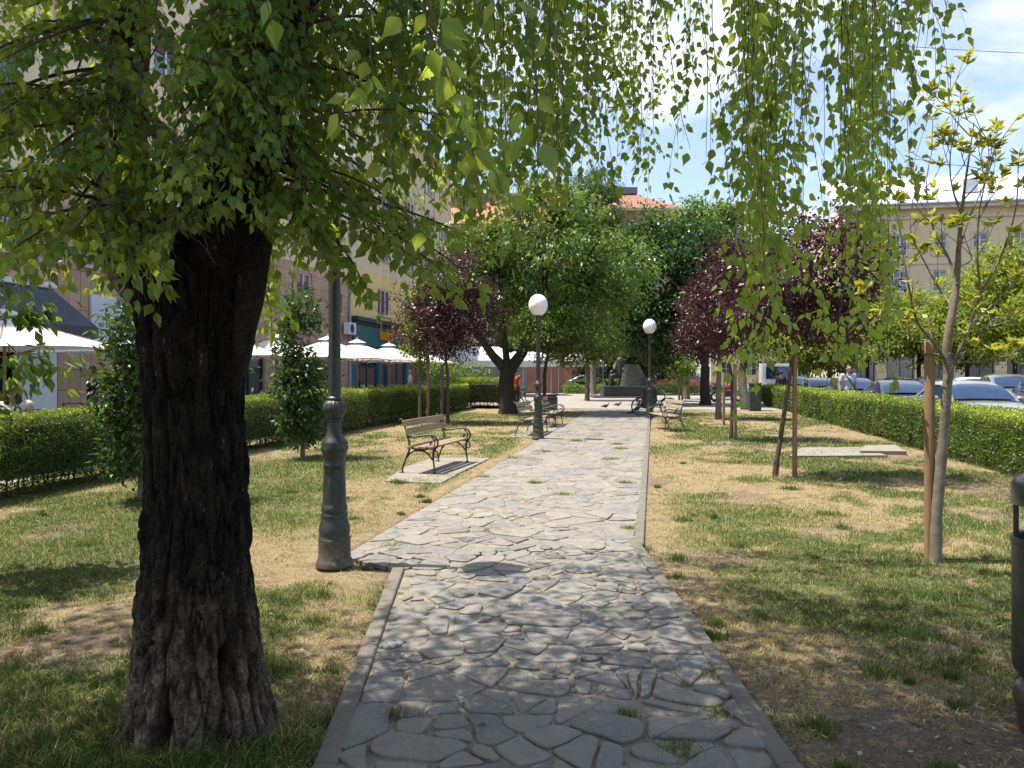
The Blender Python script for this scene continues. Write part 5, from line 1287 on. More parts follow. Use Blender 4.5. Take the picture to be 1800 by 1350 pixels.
# ---------------------------------------------------------------- monument
m_granite=M('dark_granite',(.042,.044,.050),(.03,.032,.036),.35,12,c3=(.09,.09,.095),scale3=60)
m_bronze=M('weathered_bronze',(.052,.058,.049),(.030,.034,.029),.55,3,metal=.35,bump=.6,bscale=14,c3=(.11,.12,.105),scale3=10)
root=empty('monument',W(1099,50),0,'bronze monument of rough mound and figures on a dark granite plinth','monument')
k=50/1350
MB().bbox((-.55,0,.05),(92*k,3.2,.10),.02).build('base_slab',m_granite,root,smooth=30)
MB().bbox((0,0,.42),(82*k,2.2,.64),.02).build('plinth',m_granite,root,smooth=30)
def lumpy(mb,amp,sc):
    mb.v=[tuple(Vector(v)*(1)+Vector((mnoise.noise(Vector(v)*sc),mnoise.noise(Vector(v)*sc+Vector((7,7,7))),mnoise.noise(Vector(v)*sc+Vector((3,9,1)))))*amp) for v in mb.v]; return mb
mb=MB(); X0=(1110-1099)*k
prof=[(-.95,.92,.74),(-.85,.92,1.1),(-.75,.80,1.5),(-.62,.55,1.9),(-.58,.40,2.12)]
vs=[];fs=[]
for (xl,xr,z) in prof:
    for j in range(24):
        th=2*PI*j/24; c=(xl+xr)/2; w=(xr-xl)/2; dep=.85-.22*(z-.74)
        vs.append((X0+c+w*math.copysign(abs(math.cos(th))**.6,math.cos(th)),dep*math.copysign(abs(math.sin(th))**.6,math.sin(th)),z))
for i in range(len(prof)-1):
    for j in range(24): fs.append((i*24+j,i*24+(j+1)%24,(i+1)*24+(j+1)%24,(i+1)*24+j))
fs.append(tuple(range(96,120))); mb.add(vs,fs); lumpy(mb,.035,2.2); mb.build('bronze_mound',m_bronze,root,smooth=40)
mb=MB()   # seated figure with raised shoulders, and a smaller one below it
fx=(1086-1099)*k
for a,b,r0,r1 in (((fx+.1,-.2,1.5),(fx+.15,-.1,2.35),.26,.30),((fx+.15,-.1,2.4),(fx+.17,-.15,2.6),.11,.10),((fx-.05,-.25,1.45),(fx-.45,-.5,1.40),.17,.13),((fx-.45,-.5,1.4),(fx-.5,-.5,.80),.12,.09),((fx+.38,-.1,2.3),(fx+.3,-.45,1.75),.10,.08),((fx-.12,-.1,2.3),(fx-.3,-.4,1.8),.10,.08),((fx-.42,.1,.8),(fx-.40,.1,1.45),.22,.15)): mb.capsule(a,b,r0,r1)
mb.ell((fx+.18,-.17,2.78),(.15,.17,.20),14,10); mb.ell((fx-.40,.05,1.62),(.12,.13,.15),12,8)
o=lumpy(mb,.035,5).build('bronze_figure',m_bronze,root,smooth=60)
rm=o.modifiers.new('remesh','REMESH'); rm.mode='VOXEL'; rm.voxel_size=.035; rm.use_smooth_shade=True
# ---------------------------------------------------------------- people
m_skin=M('skin',(.50,.30,.21),(.44,.25,.17),.55,20)
m_skin2=M('tanned_skin',(.40,.22,.145),(.34,.18,.115),.55,20)
m_eye=M('eye_dark',(.03,.02,.015),None,.2,5)
def cloth(name,c,b=.25): return M(name,c,tuple(k*.8 for k in c),.85,14,bump=b,bscale=25)
def remesh(o,vs,sm=3):
    r=o.modifiers.new('remesh','REMESH'); r.mode='VOXEL'; r.voxel_size=vs; r.use_smooth_shade=True
    s=o.modifiers.new('smooth','SMOOTH'); s.factor=.5; s.iterations=sm
STAND=dict(hipz=.93,head=(0,-.02,1.63),neck=(0,0,1.46),shL=(.19,0,1.42),shR=(-.19,0,1.42),elL=(.24,.02,1.13),elR=(-.24,.02,1.13),wrL=(.24,-.08,.88),wrR=(-.24,-.08,.88),
           hipL=(.10,0,.92),hipR=(-.10,0,.92),knL=(.11,-.03,.50),knR=(-.11,.0,.50),anL=(.11,.0,.08),anR=(-.11,.04,.08))
SIT=dict(STAND,head=(0,-.05,1.22),neck=(0,0,1.05),shL=(.19,0,1.01),shR=(-.19,0,1.01),elL=(.24,-.08,.75),elR=(-.24,-.08,.75),wrL=(.14,-.28,.66),wrR=(-.14,-.28,.66),hipL=(.10,0,.53),hipR=(-.10,0,.53),knL=(.13,-.42,.52),knR=(-.13,-.42,.52),anL=(.13,-.44,.08),anR=(-.13,-.44,.08))
def person(label,loc,rz,pose,top,bottom,hair,skin,sleeves=.5,longhair=False,shoes=None,vox=.013,scale=1.0,female=False,bottom_to=1.0,hat=None,group=None):
    r=empty('person',loc,rz,label,'person',group); r.scale=(scale,)*3
    g={k:(Vector(v) if isinstance(v,tuple) else v) for k,v in pose.items()}
    mb=MB(); w=.9 if female else 1.0
    hipc=(g['hipL']+g['hipR'])/2; chest=(g['shL']+g['shR'])/2-Vector((0,0,.13)); waist=hipc.lerp(chest,.5)
    def torso(mb,e):
        for a,b,r0,r1 in ((hipc+Vector((.055,0,0)),waist+Vector((.04,0,0)),.115+e,.10*w+e),(hipc-Vector((.055,0,0)),waist-Vector((.04,0,0)),.115+e,.10*w+e),(waist+Vector((.04,0,0)),chest+Vector((.075*w,0,0)),.10*w+e,.115*w+e),(waist-Vector((.04,0,0)),chest-Vector((.075*w,0,0)),.10*w+e,.115*w+e),(chest+Vector((.05,0,.02)),g['shL']*.9+chest*.1,.11*w+e,.068+e),(chest-Vector((.05,0,-.02)),g['shR']*.9+chest*.1,.11*w+e,.068+e)): mb.capsule(a,b,r0,r1)
    torso(mb,0); mb.capsule(chest+Vector((0,0,.12)),g['neck']+Vector((0,0,.06)),.062,.052)
    for s in 'LR':
        mb.capsule(g['sh'+s],g['el'+s],.052,.040); mb.capsule(g['el'+s],g['wr'+s],.040,.027)
        d=(g['wr'+s]-g['el'+s]).normalized(); h=g['wr'+s]; sx_=d.cross(Vector((0,1,0))); sx_=sx_.normalized() if sx_.length>.1 else Vector((1,0,0)); fw=sx_.cross(d).normalized()
        mb.capsule(h,h+d*.07,.026,.034)
        for k,(o_,L) in enumerate(((-.027,.062),(-.009,.075),(.009,.070),(.027,.055))):
            b0=h+d*.085+fw*o_; mb.capsule(b0,b0+d*L*.5,.0095,.009,8); mb.capsule(b0+d*L*.5,b0+d*L*.85+sx_*.02*(1 if s=='L' else -1),.009,.008,8)
        mb.capsule(h+d*.03-fw*.03,h+d*.075-fw*.058,.013,.009,8)
        mb.capsule(g['hip'+s],g['kn'+s],.085,.058); mb.capsule(g['kn'+s],g['an'+s],.056,.038); mb.capsule(g['an'+s]+Vector((0,.03,-.03)),g['an'+s]+Vector((0,-.14,-.045)),.036,.030)
    H=g['head']; mb.ell(H,(.074,.092,.112),18,14); mb.ell(H+Vector((0,-.03,-.07)),(.052,.058,.05),12,8)
    mb.ell(H+Vector((0,-.094,-.012)),(.013,.020,.024),8,6); mb.ell(H+Vector((0,-.085,.025)),(.048,.016,.012),8,6); mb.ell(H+Vector((0,-.082,-.055)),(.026,.014,.010),8,6)
    for s in (1,-1): mb.ell(H+Vector((s*.076,.005,-.008)),(.011,.02,.032),8,6)
    b=mb.build('body',skin,r); remesh(b,min(vox,.010),2)
    for s in (1,-1): MB().ell(H+Vector((s*.031,-.088,.008)),(.011,.008,.008),8,6).build('eye',m_eye,r,smooth=180)
    mb=MB(); mb.ell(H+Vector((0,.014,.025)),(.086,.094,.106),18,12)
    mb.v=[(x,y+(.05 if (y<H.y-.045 and z<H.z+.055) else 0),z) for x,y,z in mb.v]
    if longhair:
        for s in (1,-1): mb.capsule(H+Vector((s*.065,.03,.02)),H+Vector((s*.085,.02,-.22)),.045,.035)
        mb.capsule(H+Vector((0,.07,0)),H+Vector((0,.09,-.24)),.07,.055)
    h=mb.build('hair',hair,r); remesh(h,.014,2)
    if hat:
        mb=MB(); mb.lathe([(.17,0),(.172,.01),(.10,.02),(.095,.09),(.06,.11),(.001,.112)],20,(H.x,H.y,H.z+.06),cap=False); mb.build('hat',hat,r,smooth=60)
    mb=MB(); torso(mb,.014)
    for s in 'LR':
        if sleeves>0:
            a=g['sh'+s]; e=g['el'+s]; mb.capsule(a,a.lerp(e,min(1,sleeves*1.5)),.070,.062)
            if sleeves>.8: mb.capsule(e,g['wr'+s],.056,.042)
    t=mb.build('shirt',top,r); remesh(t,vox)
    mb=MB(); mb.capsule(hipc+Vector((.05,0,.03)),hipc-Vector((.05,0,-.03)),.132,.132)
    for s in 'LR':
        mb.capsule(g['hip'+s],g['kn'+s],.100,.074)
        if bottom_to>.6: mb.capsule(g['kn'+s],g['kn'+s].lerp(g['an'+s],.93),.072,.058)
    t=mb.build('trousers',bottom,r); remesh(t,vox)
    mb=MB()
    for s in 'LR': mb.capsule(g['an'+s]+Vector((0,.035,-.03)),g['an'+s]+Vector((0,-.15,-.042)),.047,.038)
    t=mb.build('shoes',shoes or m_biron,r); remesh(t,.013)
    return r
m_dhair=M('dark_hair',(.022,.016,.012),(.014,.010,.008),.5,40); m_ghair=M('grey_blond_hair',(.40,.33,.24),(.30,.24,.17),.5,40)
c_grey=cloth('grey_tshirt',(.42,.44,.50)); c_black=cloth('black_cloth',(.02,.02,.022)); c_white=cloth('white_cloth',(.72,.72,.74)); c_jean=cloth('dark_jeans',(.05,.06,.085)); c_dgrey=cloth('charcoal_cloth',(.06,.06,.065))
c_cream=cloth('cream_cloth',(.62,.55,.48)); c_orange=cloth('orange_vest',(.45,.07,.035)); c_blue=cloth('blue_grey_cloth',(.22,.25,.36)); c_khaki=cloth('grey_brown_trousers',(.11,.105,.095))
Y=25.6; man=person('dark haired man in grey t-shirt walking behind the right hedge',(W(1491,Y)[0],Y,-.03),.12,dict(STAND,elR=(-.26,.04,1.14),wrR=(-.29,-.06,.90),elL=(.26,.06,1.14),wrL=(.30,.02,.90),anL=(.11,-.22,.08),anR=(-.11,.30,.12),knL=(.11,-.14,.51),knR=(-.11,.06,.49)),c_grey,c_jean,m_dhair,m_skin2,.42,vox=.011,scale=1.08)
mb=MB(); mb.tube([(-.15,-.02,1.475),(-.12,-.12,1.42),(.02,-.148,1.22),(.15,-.12,1.02),(.19,-.02,.94),(.13,.12,1.05),(-.02,.145,1.25),(-.13,.10,1.43),(-.15,-.02,1.475)],[.020]*9,6,flat=.4); mb.build('bag_strap',c_black,man,smooth=60)
Y=10.8; person('long haired woman in a cream sleeveless top sitting behind the left hedge',(W(24,Y)[0],Y,.14),.25,SIT,c_cream,c_cream,m_dhair,m_skin2,0,True,vox=.011,female=True)
Y=17.6; person('waiter in black top and grey apron beside the evergreen',(W(163,Y)[0],Y,0),-1.1,dict(STAND,elR=(-.22,-.18,1.20),wrR=(-.10,-.40,1.16),elL=(.22,-.18,1.18),wrL=(.12,-.38,1.12)),c_black,c_dgrey,m_dhair,m_skin,.3)
Y=38; person('grey blond woman in white blouse and black trousers walking past the shop',(W(721,Y)[0],Y,0),-1.5,dict(STAND,anL=(.11,-.2,.08),anR=(-.11,.25,.1),wrR=(-.2,-.2,.98)),c_white,c_black,m_ghair,m_skin,.55,female=True)
Y=33.5; person('person in orange red vest and black trousers behind the cherry trunk',(W(906,Y)[0],Y,0),2.6,STAND,c_orange,c_black,m_dhair,m_skin,.2)
Y=57; person('person in blue grey shirt and white hat seated by the roses',(W(1150,Y)[0],Y,0),.3,SIT,c_blue,c_white,m_ghair,m_skin,.5,hat=c_white)
x,y,_=S(.04,30.45); person('person in grey trousers sitting with outstretched legs behind the bin',(x,y,-.02),-PI/2-SA,dict(SIT,knL=(.13,-.42,.40),knR=(-.13,-.44,.38),anL=(.16,-.88,.09),anR=(-.14,-.80,.09)),c_dgrey,c_khaki,m_dhair,m_skin,1.0)
x,y,_=W(1373,40); person('person in black clothes standing behind the hedge by the leaning plum',(x,y,-.05),2.8,STAND,c_black,c_black,m_dhair,m_skin2,1.0)
# ---------------------------------------------------------------- pigeons
m_pig=M('pigeon_grey',(.06,.062,.072),(.035,.036,.042),.6,12)
for i,(px,py,rz,lab) in enumerate(((1064,719,.3,'dark pigeon pecking on the path in front of the monument'),(1086,716,-.6,'dark pigeon next to the shoes of the seated person'))):
    x,y=gp(px,py); r=empty('pigeon',(x,y,.012),rz,lab,'pigeon','pigeons on the path')
    mb=MB(); mb.ell((0,0,.13),(.13,.065,.07),12,8); mb.capsule((.10,0,.16),(.15,0,.215),.038,.028,8); mb.ell((.165,0,.228),(.034,.026,.028),10,7); mb.capsule((-.09,0,.125),(-.21,0,.10),.045,.022,8); mb.capsule((.19,0,.225),(.215,0,.215),.008,.004,6)
    for s in (.025,-.025): mb.capsule((.01,s,.09),(.02,s,.012),.012,.008,6)
    o=mb.build('body',m_pig,r); remesh(o,.011,2)
# ================================================================ buildings
m_tile,nt,out=nm('facade_tiles'); p=nt.nodes.new('ShaderNodeBsdfPrincipled'); p.inputs['Roughness'].default_value=.45
cd=coord(nt); sx=nt.nodes.new('ShaderNodeSeparateXYZ'); nt.links.new(cd,sx.inputs[0]); cb=nt.nodes.new('ShaderNodeCombineXYZ'); nt.links.new(sx.outputs[0],cb.inputs[0]); nt.links.new(sx.outputs[2],cb.inputs[1])
br=nt.nodes.new('ShaderNodeTexBrick'); br.offset=0; br.inputs['Scale'].default_value=1; br.inputs['Brick Width'].default_value=.42; br.inputs['Row Height'].default_value=.56; br.inputs['Mortar Size'].default_value=.012; br.inputs['Mortar Smooth'].default_value=.2
br.inputs['Color1'].default_value=(.46,.28,.19,1); br.inputs['Color2'].default_value=(.52,.33,.23,1); br.inputs['Mortar'].default_value=(.17,.105,.075,1); nt.links.new(cb.outputs[0],br.inputs['Vector'])
n=nnoise(nt,1.5,5,.6,cd); r=ramp(nt,[(.3,(.82,.8,.78)),(.7,(1.1,1.1,1.1))]); nt.links.new(n.outputs[0],r.inputs[0])
nt.links.new(mixc(nt,1,br.outputs[0],r.outputs[0],'MULTIPLY'),p.inputs['Base Color']); nt.links.new(bumpn(nt,br.outputs['Fac'],-.4,.01),p.inputs['Normal']); nt.links.new(p.outputs[0],out.inputs[0])
def plaster(name,c): return M(name,c,tuple(k*.88 for k in c),.9,.8,bump=.15,bscale=30,c3=tuple(k*.80 for k in c),scale3=2.2)
m_beige=plaster('beige_render',(.78,.64,.44)); m_yel=plaster('yellow_render',(.80,.60,.24)); m_cream=plaster('cream_render',(.72,.58,.38)); m_creamR=plaster('cream_stucco',(.68,.56,.36)); m_redw=plaster('red_brown_render',(.36,.19,.13)); m_trim=plaster('pale_trim',(.60,.53,.40))
m_white=M('white_paint',(.78,.78,.77),(.70,.70,.69),.5,6); m_teal=M('teal_shopfront',(.035,.150,.175),(.026,.12,.145),.4,3); m_tealdark=M('dark_cornice',(.035,.035,.045),(.025,.025,.032),.5,4)
m_glass=glassmat('window_glass',(.05,.065,.075)); m_glassd=glassmat('shop_glass',(.02,.028,.03)); m_glassg=glassmat('green_glass',(.09,.15,.12)); m_blind=M('brown_roller_blind',(.10,.065,.05),(.08,.052,.04),.7,8)
m_rail=M('teal_railing',(.03,.07,.075),(.02,.05,.055),.4,8); m_metalroof=M('pale_metal_roof',(.60,.61,.63),(.50,.51,.54),.45,2); m_gutter=M('zinc_gutter',(.36,.42,.48),(.30,.35,.41),.4,3)
m_signw=M('white_sign',(.66,.69,.74),(.58,.61,.66),.4,3); m_text=M('sign_lettering',(.06,.065,.08),None,.6,4); m_orange=M('orange_letters',(.85,.36,.02),(.75,.30,.015),.4,5)
def rooftile(name,a,b,s=2.6):
    m,nt,out=nm(name); p=nt.nodes.new('ShaderNodeBsdfPrincipled'); p.inputs['Roughness'].default_value=.85; cd=coord(nt)
    w=nt.nodes.new('ShaderNodeTexWave'); w.bands_direction='X'; w.inputs['Scale'].default_value=s; nt.links.new(cd,w.inputs['Vector'])
    n=nnoise(nt,1.2,6,.7,cd); r=ramp(nt,[(.3,a),(.7,b)]); nt.links.new(n.outputs[0],r.inputs[0])
    w2=nt.nodes.new('ShaderNodeTexWave'); w2.bands_direction='Y'; w2.inputs['Scale'].default_value=s*.7; nt.links.new(cd,w2.inputs['Vector'])
    r2=ramp(nt,[(0,(.72,.72,.72)),(.4,(1,1,1))]); nt.links.new(w2.outputs[1],r2.inputs[0])
    nt.links.new(mixc(nt,1,r.outputs[0],r2.outputs[0],'MULTIPLY'),p.inputs['Base Color']); nt.links.new(bumpn(nt,w.outputs[1],.6,.05),p.inputs['Normal']); nt.links.new(p.outputs[0],out.inputs[0]); return m
m_roofO=rooftile('orange_roof_tiles',(.46,.17,.09),(.58,.25,.14)); m_roofB=rooftile('brown_red_roof_tiles',(.28,.13,.085),(.36,.17,.11)); m_greyroof=M('grey_roof_felt',(.16,.17,.18),(.11,.12,.13),.7,2)

def wall(parent,name,x0,x1,z0,z1,holes,mat,depth=.22,reveal=None):
    """front wall in the local xz plane (outside is -y), with openings and their reveals"""
    xs=sorted({x0,x1}|{h[0] for h in holes}|{h[1] for h in holes}); zs=sorted({z0,z1}|{h[2] for h in holes}|{h[3] for h in holes})
    xs=[x for x in xs if x0<=x<=x1]; zs=[z for z in zs if z0<=z<=z1]
    mb=MB()
    for i in range(len(xs)-1):
        for j in range(len(zs)-1):
            mx,mz=(xs[i]+xs[i+1])/2,(zs[j]+zs[j+1])/2
            if any(h[0]<mx<h[1] and h[2]<mz<h[3] for h in holes): continue
            mb.poly([(xs[i],0,zs[j]),(xs[i+1],0,zs[j]),(xs[i+1],0,zs[j+1]),(xs[i],0,zs[j+1])])
    for (a,b,c,d) in [h[:4] for h in holes]:
        mb.poly([(a,0,c),(a,depth,c),(a,depth,d),(a,0,d)]); mb.poly([(b,0,c),(b,0,d),(b,depth,d),(b,depth,c)])
        mb.poly([(a,0,d),(a,depth,d),(b,depth,d),(b,0,d)]); mb.poly([(a,0,c),(b,0,c),(b,depth,c),(a,depth,c)])
    return mb.build(name,mat,parent)
def window(parent,a,b,c,d,y=.12,frame=None,glass=None,nx=2,nz=1,blind=0,sill=True,surround=None,rail=False,fw=.07):
    frame=frame or m_white; glass=glass or m_glass
    mb=MB(); t=.06
    mb.box(((a+b)/2,y,c+fw/2),(b-a,t,fw)); mb.box(((a+b)/2,y,d-fw/2),(b-a,t,fw)); 
    for x in (a+fw/2,b-fw/2): mb.box((x,y,(c+d)/2),(fw,t,d-c-2*fw))
    for i in range(1,nx): mb.box((a+(b-a)*i/nx,y,(c+d)/2),(fw*.8,t*.9,d-c-2*fw))
    for j in range(1,nz): 
        for i in range(nx):
            xa=a+(b-a)*i/nx+(fw*.4 if i else fw); xb=a+(b-a)*(i+1)/nx-(fw*.4 if i<nx-1 else fw); mb.box(((xa+xb)/2,y,c+(d-c)*j/nz),(xb-xa,t*.8,fw*.6))
    w=mb.build('window',frame,parent)
    MB().poly([(a,y+.035,c),(b,y+.035,c),(b,y+.035,d),(a,y+.035,d)]).build('pane',glass,w)
    if blind: MB().box(((a+b)/2,y+.012,d-(d-c)*blind/2-fw*.5),(b-a-2.2*fw,.015,(d-c)*blind-fw)).build('blind',m_blind,w)
    if sill: MB().box(((a+b)/2,-.035,c-.035),(b-a+.16,.17,.06)).build('sill',m_trim,w)
    if surround:
        s=MB(); q=.16
        s.box((a-q/2-.002,-.02,(c+d)/2),(q,.07,d-c+.02)); s.box((b+q/2+.002,-.02,(c+d)/2),(q,.07,d-c+.02)); s.box(((a+b)/2,-.03,d+q/2+.012),(b-a+2*q+.08,.10,q)); s.build('surround',surround,w)
    if rail:
        s=MB(); n=max(4,int((b-a)/.12)); h=.95
        s.box(((a+b)/2,-.07,c+h),(b-a+.1,.03,.03)); s.box(((a+b)/2,-.07,c+.08),(b-a+.1,.03,.03))
        for i in range(n+1): s.box((a+(b-a)*i/n,-.07,c+h/2+.04),(.016,.016,h-.11))
        s.build('railing',m_rail,w)
    return w
# left side: the tiled cafe house; local x runs along -v so that outside is -y ... rotate so that -y faces the square
def left_root(name,v0,label):     # local x = along the street away from the viewer, outside (-y) faces +u
    return empty(name,S(-15.9,v0,0),PI/2-SA,label,'building')
B1=left_root('tiled_building',4.0,'brown tiled cafe building with beige upper floors along the left side')
L1=34.7; win=[]; tileholes=[]
for f,(z0,z1) in enumerate(((4.65,6.25),(8.1,9.9),(11.3,13.1),(14.4,16.0))):
    for i in range(10):
        x=1.4+i*3.4; win.append((x,x+1.5,z0,z1,f))
ground=[(2.0,6.4,.0,3.1),(8.0,11.0,0,3.0),(12.0,13.9,0,3.0),(19.2,21.5,2.75,4.05),(21.0+2.2,25.4,0,2.9),(28.2,31.0,0,2.9)]
ground=[(2.0,6.4,.02,3.1),(8.2,14.25,.02,3.0),(18.9,21.3,2.75,4.05),(23.4,25.6,.02,2.9),(28.4,31.2,.02,2.9)]
wall(B1,'tiled_wall',0,L1,0,6.6,ground+[w[:4] for w in win if w[4]==0],m_tile)
wall(B1,'upper_wall',0,L1,6.6,17.1,[w[:4] for w in win if w[4]>0],m_beige)
for w in win: window(B1,*w[:4],frame=m_white,nx=2,nz=1,blind=R.choice((0,.3,.5,0)),rail=(w[4]<2),sill=True)
for g in ground: window(B1,*g,frame=m_tealdark if g[2]<1 else m_rail,glass=m_glassg if g[2]>1 else m_glassd,nx=2 if g[1]-g[0]>2 else 1,sill=False)
mb=MB(); mb.box((L1/2,-.10,17.22),(L1,.5,.22)); mb.box((L1/2,.2,17.5),(L1,1.6,.3)); mb.build('eaves',m_trim,B1)
mb=MB(); mb.poly([(0,-.4,17.34),(L1,-.4,17.34),(L1,7,20.5),(0,7,20.5)]); mb.poly([(L1,14.7,17.34),(0,14.7,17.34),(0,7,20.5),(L1,7,20.5)]); mb.build('roof',m_greyroof,B1)
mb=MB(); mb.poly([(0,0,0),(0,14,0),(0,14,17.1),(0,0,17.1)]); mb.poly([(L1,14,0),(0,14,0),(0,14,17.1),(L1,14,17.1)]); mb.build('rear_wall',m_beige,B1)
mb=MB(); mb.tube([(L1-.18,-.10,.1),(L1-.18,-.10,16.9)],.06,8); mb.tube([(14.2,-.10,6.7),(14.2,-.10,16.9)],.06,8); mb.build('downpipe',m_gutter,B1,smooth=60)
def text(body,size,loc,parent,mat,name='lettering',depth=.004,sx=1.0,rz=0):
    cu=bpy.data.curves.new('t','FONT'); cu.body=body; cu.size=size; cu.extrude=depth; cu.align_x='LEFT'
    o=bpy.data.objects.new('t',cu); COL.objects.link(o); dg=bpy.context.evaluated_depsgraph_get(); me=bpy.data.meshes.new_from_object(o.evaluated_get(dg)); bpy.data.objects.remove(o)
    me.transform(Matrix.Rotation(rz,4,'Z') @ Matrix.Rotation(PI/2,4,'X') @ Matrix.Scale(sx,4,(1,0,0))); me.materials.clear()
    q=link_mesh(name,me,mat,parent); q.location=loc; return q
# sign panel, awning, fittings on the tiled building
sg=empty('sign_panel',S(-15.9,19.45,0),PI/2-SA,'white sign panel with phone number on the tiled wall','sign')
MB().bbox((1.25,-.06,3.22),(2.5,.08,1.25),.01).build('panel',m_signw,sg)
text('w.p',.22,(.52,-.105,3.25),sg,m_text,sx=.9); text('tel. 01-',.24,(.26,-.105,2.93),sg,m_text,sx=.85)
m_awn=M('dark_grey_awning_fabric',(.085,.09,.105),(.07,.074,.088),.85,2,bump=.15,bscale=60)
aw=empty('awning',S(-15.9,11.0,0),PI/2-SA,'dark grey sloping awning over the white shop door','awning')
mb=MB(); Lw=6.9
def slab_quad(mb,a,b,c,d,t): 
    n=(Vector(b)-Vector(a)).cross(Vector(d)-Vector(a)).normalized()*t; P=[Vector(q) for q in (a,b,c,d)]; mb.add(P+[q-n for q in P],[(0,1,2,3),(7,6,5,4),(0,4,5,1),(1,5,6,2),(2,6,7,3),(3,7,4,0)])
slab_quad(mb,(0,-1.55,2.78),(Lw,-1.55,2.78),(Lw,-.12,3.85),(0,-.12,3.85),.02); mb.build('fabric',m_awn,aw)
mb=MB()
for i in range(46):
    x0=Lw*i/46; x1=Lw*(i+1)/46; mb.poly([(x0,-1.56,2.77),(x1,-1.56,2.77),(x1,-1.565+.006*math.sin(i+1),2.47),(x0,-1.565+.006*math.sin(i),2.47)])
mb.build('valance',m_awn,aw,smooth=60)
mb=MB(); mb.bbox((Lw/2,-.14,3.90),(Lw+.2,.22,.16),.03); mb.build('cassette',m_white,aw)
mb=MB()
for x in (.5,Lw-.5): mb.tube([(x,-.1,2.9),(x,-.9,2.75),(x,-1.5,2.74)],.02,6)
mb.build('folding_arm',m_white,aw,smooth=60)
bd=empty('notice_board',S(-15.82,16.7,0),PI/2-SA,'plain white panel standing in the shop doorway','panel'); mb=MB(); mb.bbox((.7,-.05,1.15),(1.35,.06,2.2),.01); mb.build('board',m_white,bd)
ac=empty('air_conditioner',S(-15.88,38.0,3.55),PI/2-SA,'white air conditioner box on the tiled corner beside the teal shop','air conditioner')
mb=MB(); mb.bbox((0,-.28,.35),(.85,.34,.62),.02); mb.build('casing',m_white,ac,smooth=30)
mb=MB(); mb.lathe([(.001,0),(.23,0),(.24,.012),(.25,0)],24,cap=False); o=mb.build('fan_grille',m_tealdark,ac); o.location=(-.12,-.46,.35); o.rotation_euler=(PI/2,0,0)
mb=MB(); mb.box((-.3,-.16,.02),(.04,.3,.04)); mb.box((.3,-.16,.02),(.04,.3,.04)); mb.build('bracket',m_gutter,ac)
lb=empty('letter_box',S(-15.86,20.9,1.4),PI/2-SA,'dark metal letter box on the tiled wall right of the birch','letter box'); mb=MB(); mb.bbox((6.0,-.09,.0),(.42,.16,.34),.02); mb.build('box',m_tealdark,lb); mb=MB(); mb.bbox((6.0,-.10,.2),(.46,.2,.05),.015); mb.build('lid',m_ironbrown,lb)
fl=empty('wall_lamp',S(-15.86,19.2,1.75),PI/2-SA,'small pale wall box on the tiles near the waiter','wall box'); mb=MB(); mb.bbox((0,-.08,0),(.16,.14,.22),.02); mb.build('casing',m_trim,fl)
# the yellow house with the teal shop
B2=left_root('yellow_building',38.72,'yellow and beige house with teal shopfront at the far left corner'); L2=20.8
win2=[]
for f,(z0,z1) in enumerate(((5.0,6.6),(8.3,9.9),(11.4,13.0),(14.4,15.9))):
    for x in (4.2,9.2,13.6,17.4): win2.append((x,x+2.3,z0,z1,f))
shop=[(1.2,4.4,.55,2.95),(4.75,6.0,.05,2.95),(6.4,9.6,.35,2.95),(10.2,13.6,.35,2.95),(14.2,18.5,.35,2.95)]
wall(B2,'shop_wall',0,L2,0,3.05,shop,m_teal)
wall(B2,'first_floor_wall',0,L2,3.05,7.4,[w[:4] for w in win2 if w[4]==0],m_yel)
wall(B2,'upper_wall',0,L2,7.4,17.1,[w[:4] for w in win2 if w[4]>0],m_cream)
for w in win2: window(B2,*w[:4],nx=3,nz=1,blind=.82 if w[4]==0 else R.choice((0,.4)),fw=.09)
for s_ in shop: window(B2,*s_,frame=m_teal,glass=m_glassd,nx=2 if s_[1]-s_[0]>2 else 1,sill=False)
mb=MB(); mb.bbox((4.9,-.12,3.72),(9.7,.2,1.30),.01); mb.build('fascia',m_teal,B2)
mb=MB(); mb.bbox((4.95,-.24,4.50),(10.0,.5,.26),.03); mb.bbox((4.95,-.18,4.30),(9.9,.34,.14),.02); mb.build('cornice',m_tealdark,B2)
mb=MB(); mb.box((L2/2,-.10,17.22),(L2,.5,.22)); mb.build('eaves',m_trim,B2)
mb=MB(); mb.poly([(0,-.4,17.34),(L2,-.4,17.34),(L2,7,20.5),(0,7,20.5)]); mb.poly([(L2,14.7,17.34),(0,14.7,17.34),(0,7,20.5),(L2,7,20.5)]); mb.build('roof',m_greyroof,B2)
mb=MB(); mb.poly([(L2,0,0),(L2,0,17.1),(L2,14,17.1),(L2,14,0)]); mb.build('end_wall',m_cream,B2)
text('booksaó',1.02,(3.75,-.30,3.50),B2,m_orange,'lettering',.05,.68)
KB=1.2
for o in (B1,B2,sg,aw,bd,ac,lb,fl):
    o.location=(o.location.x*KB,o.location.y*KB,HC+(o.location.z-HC)*KB); o.scale=(KB,KB,KB)
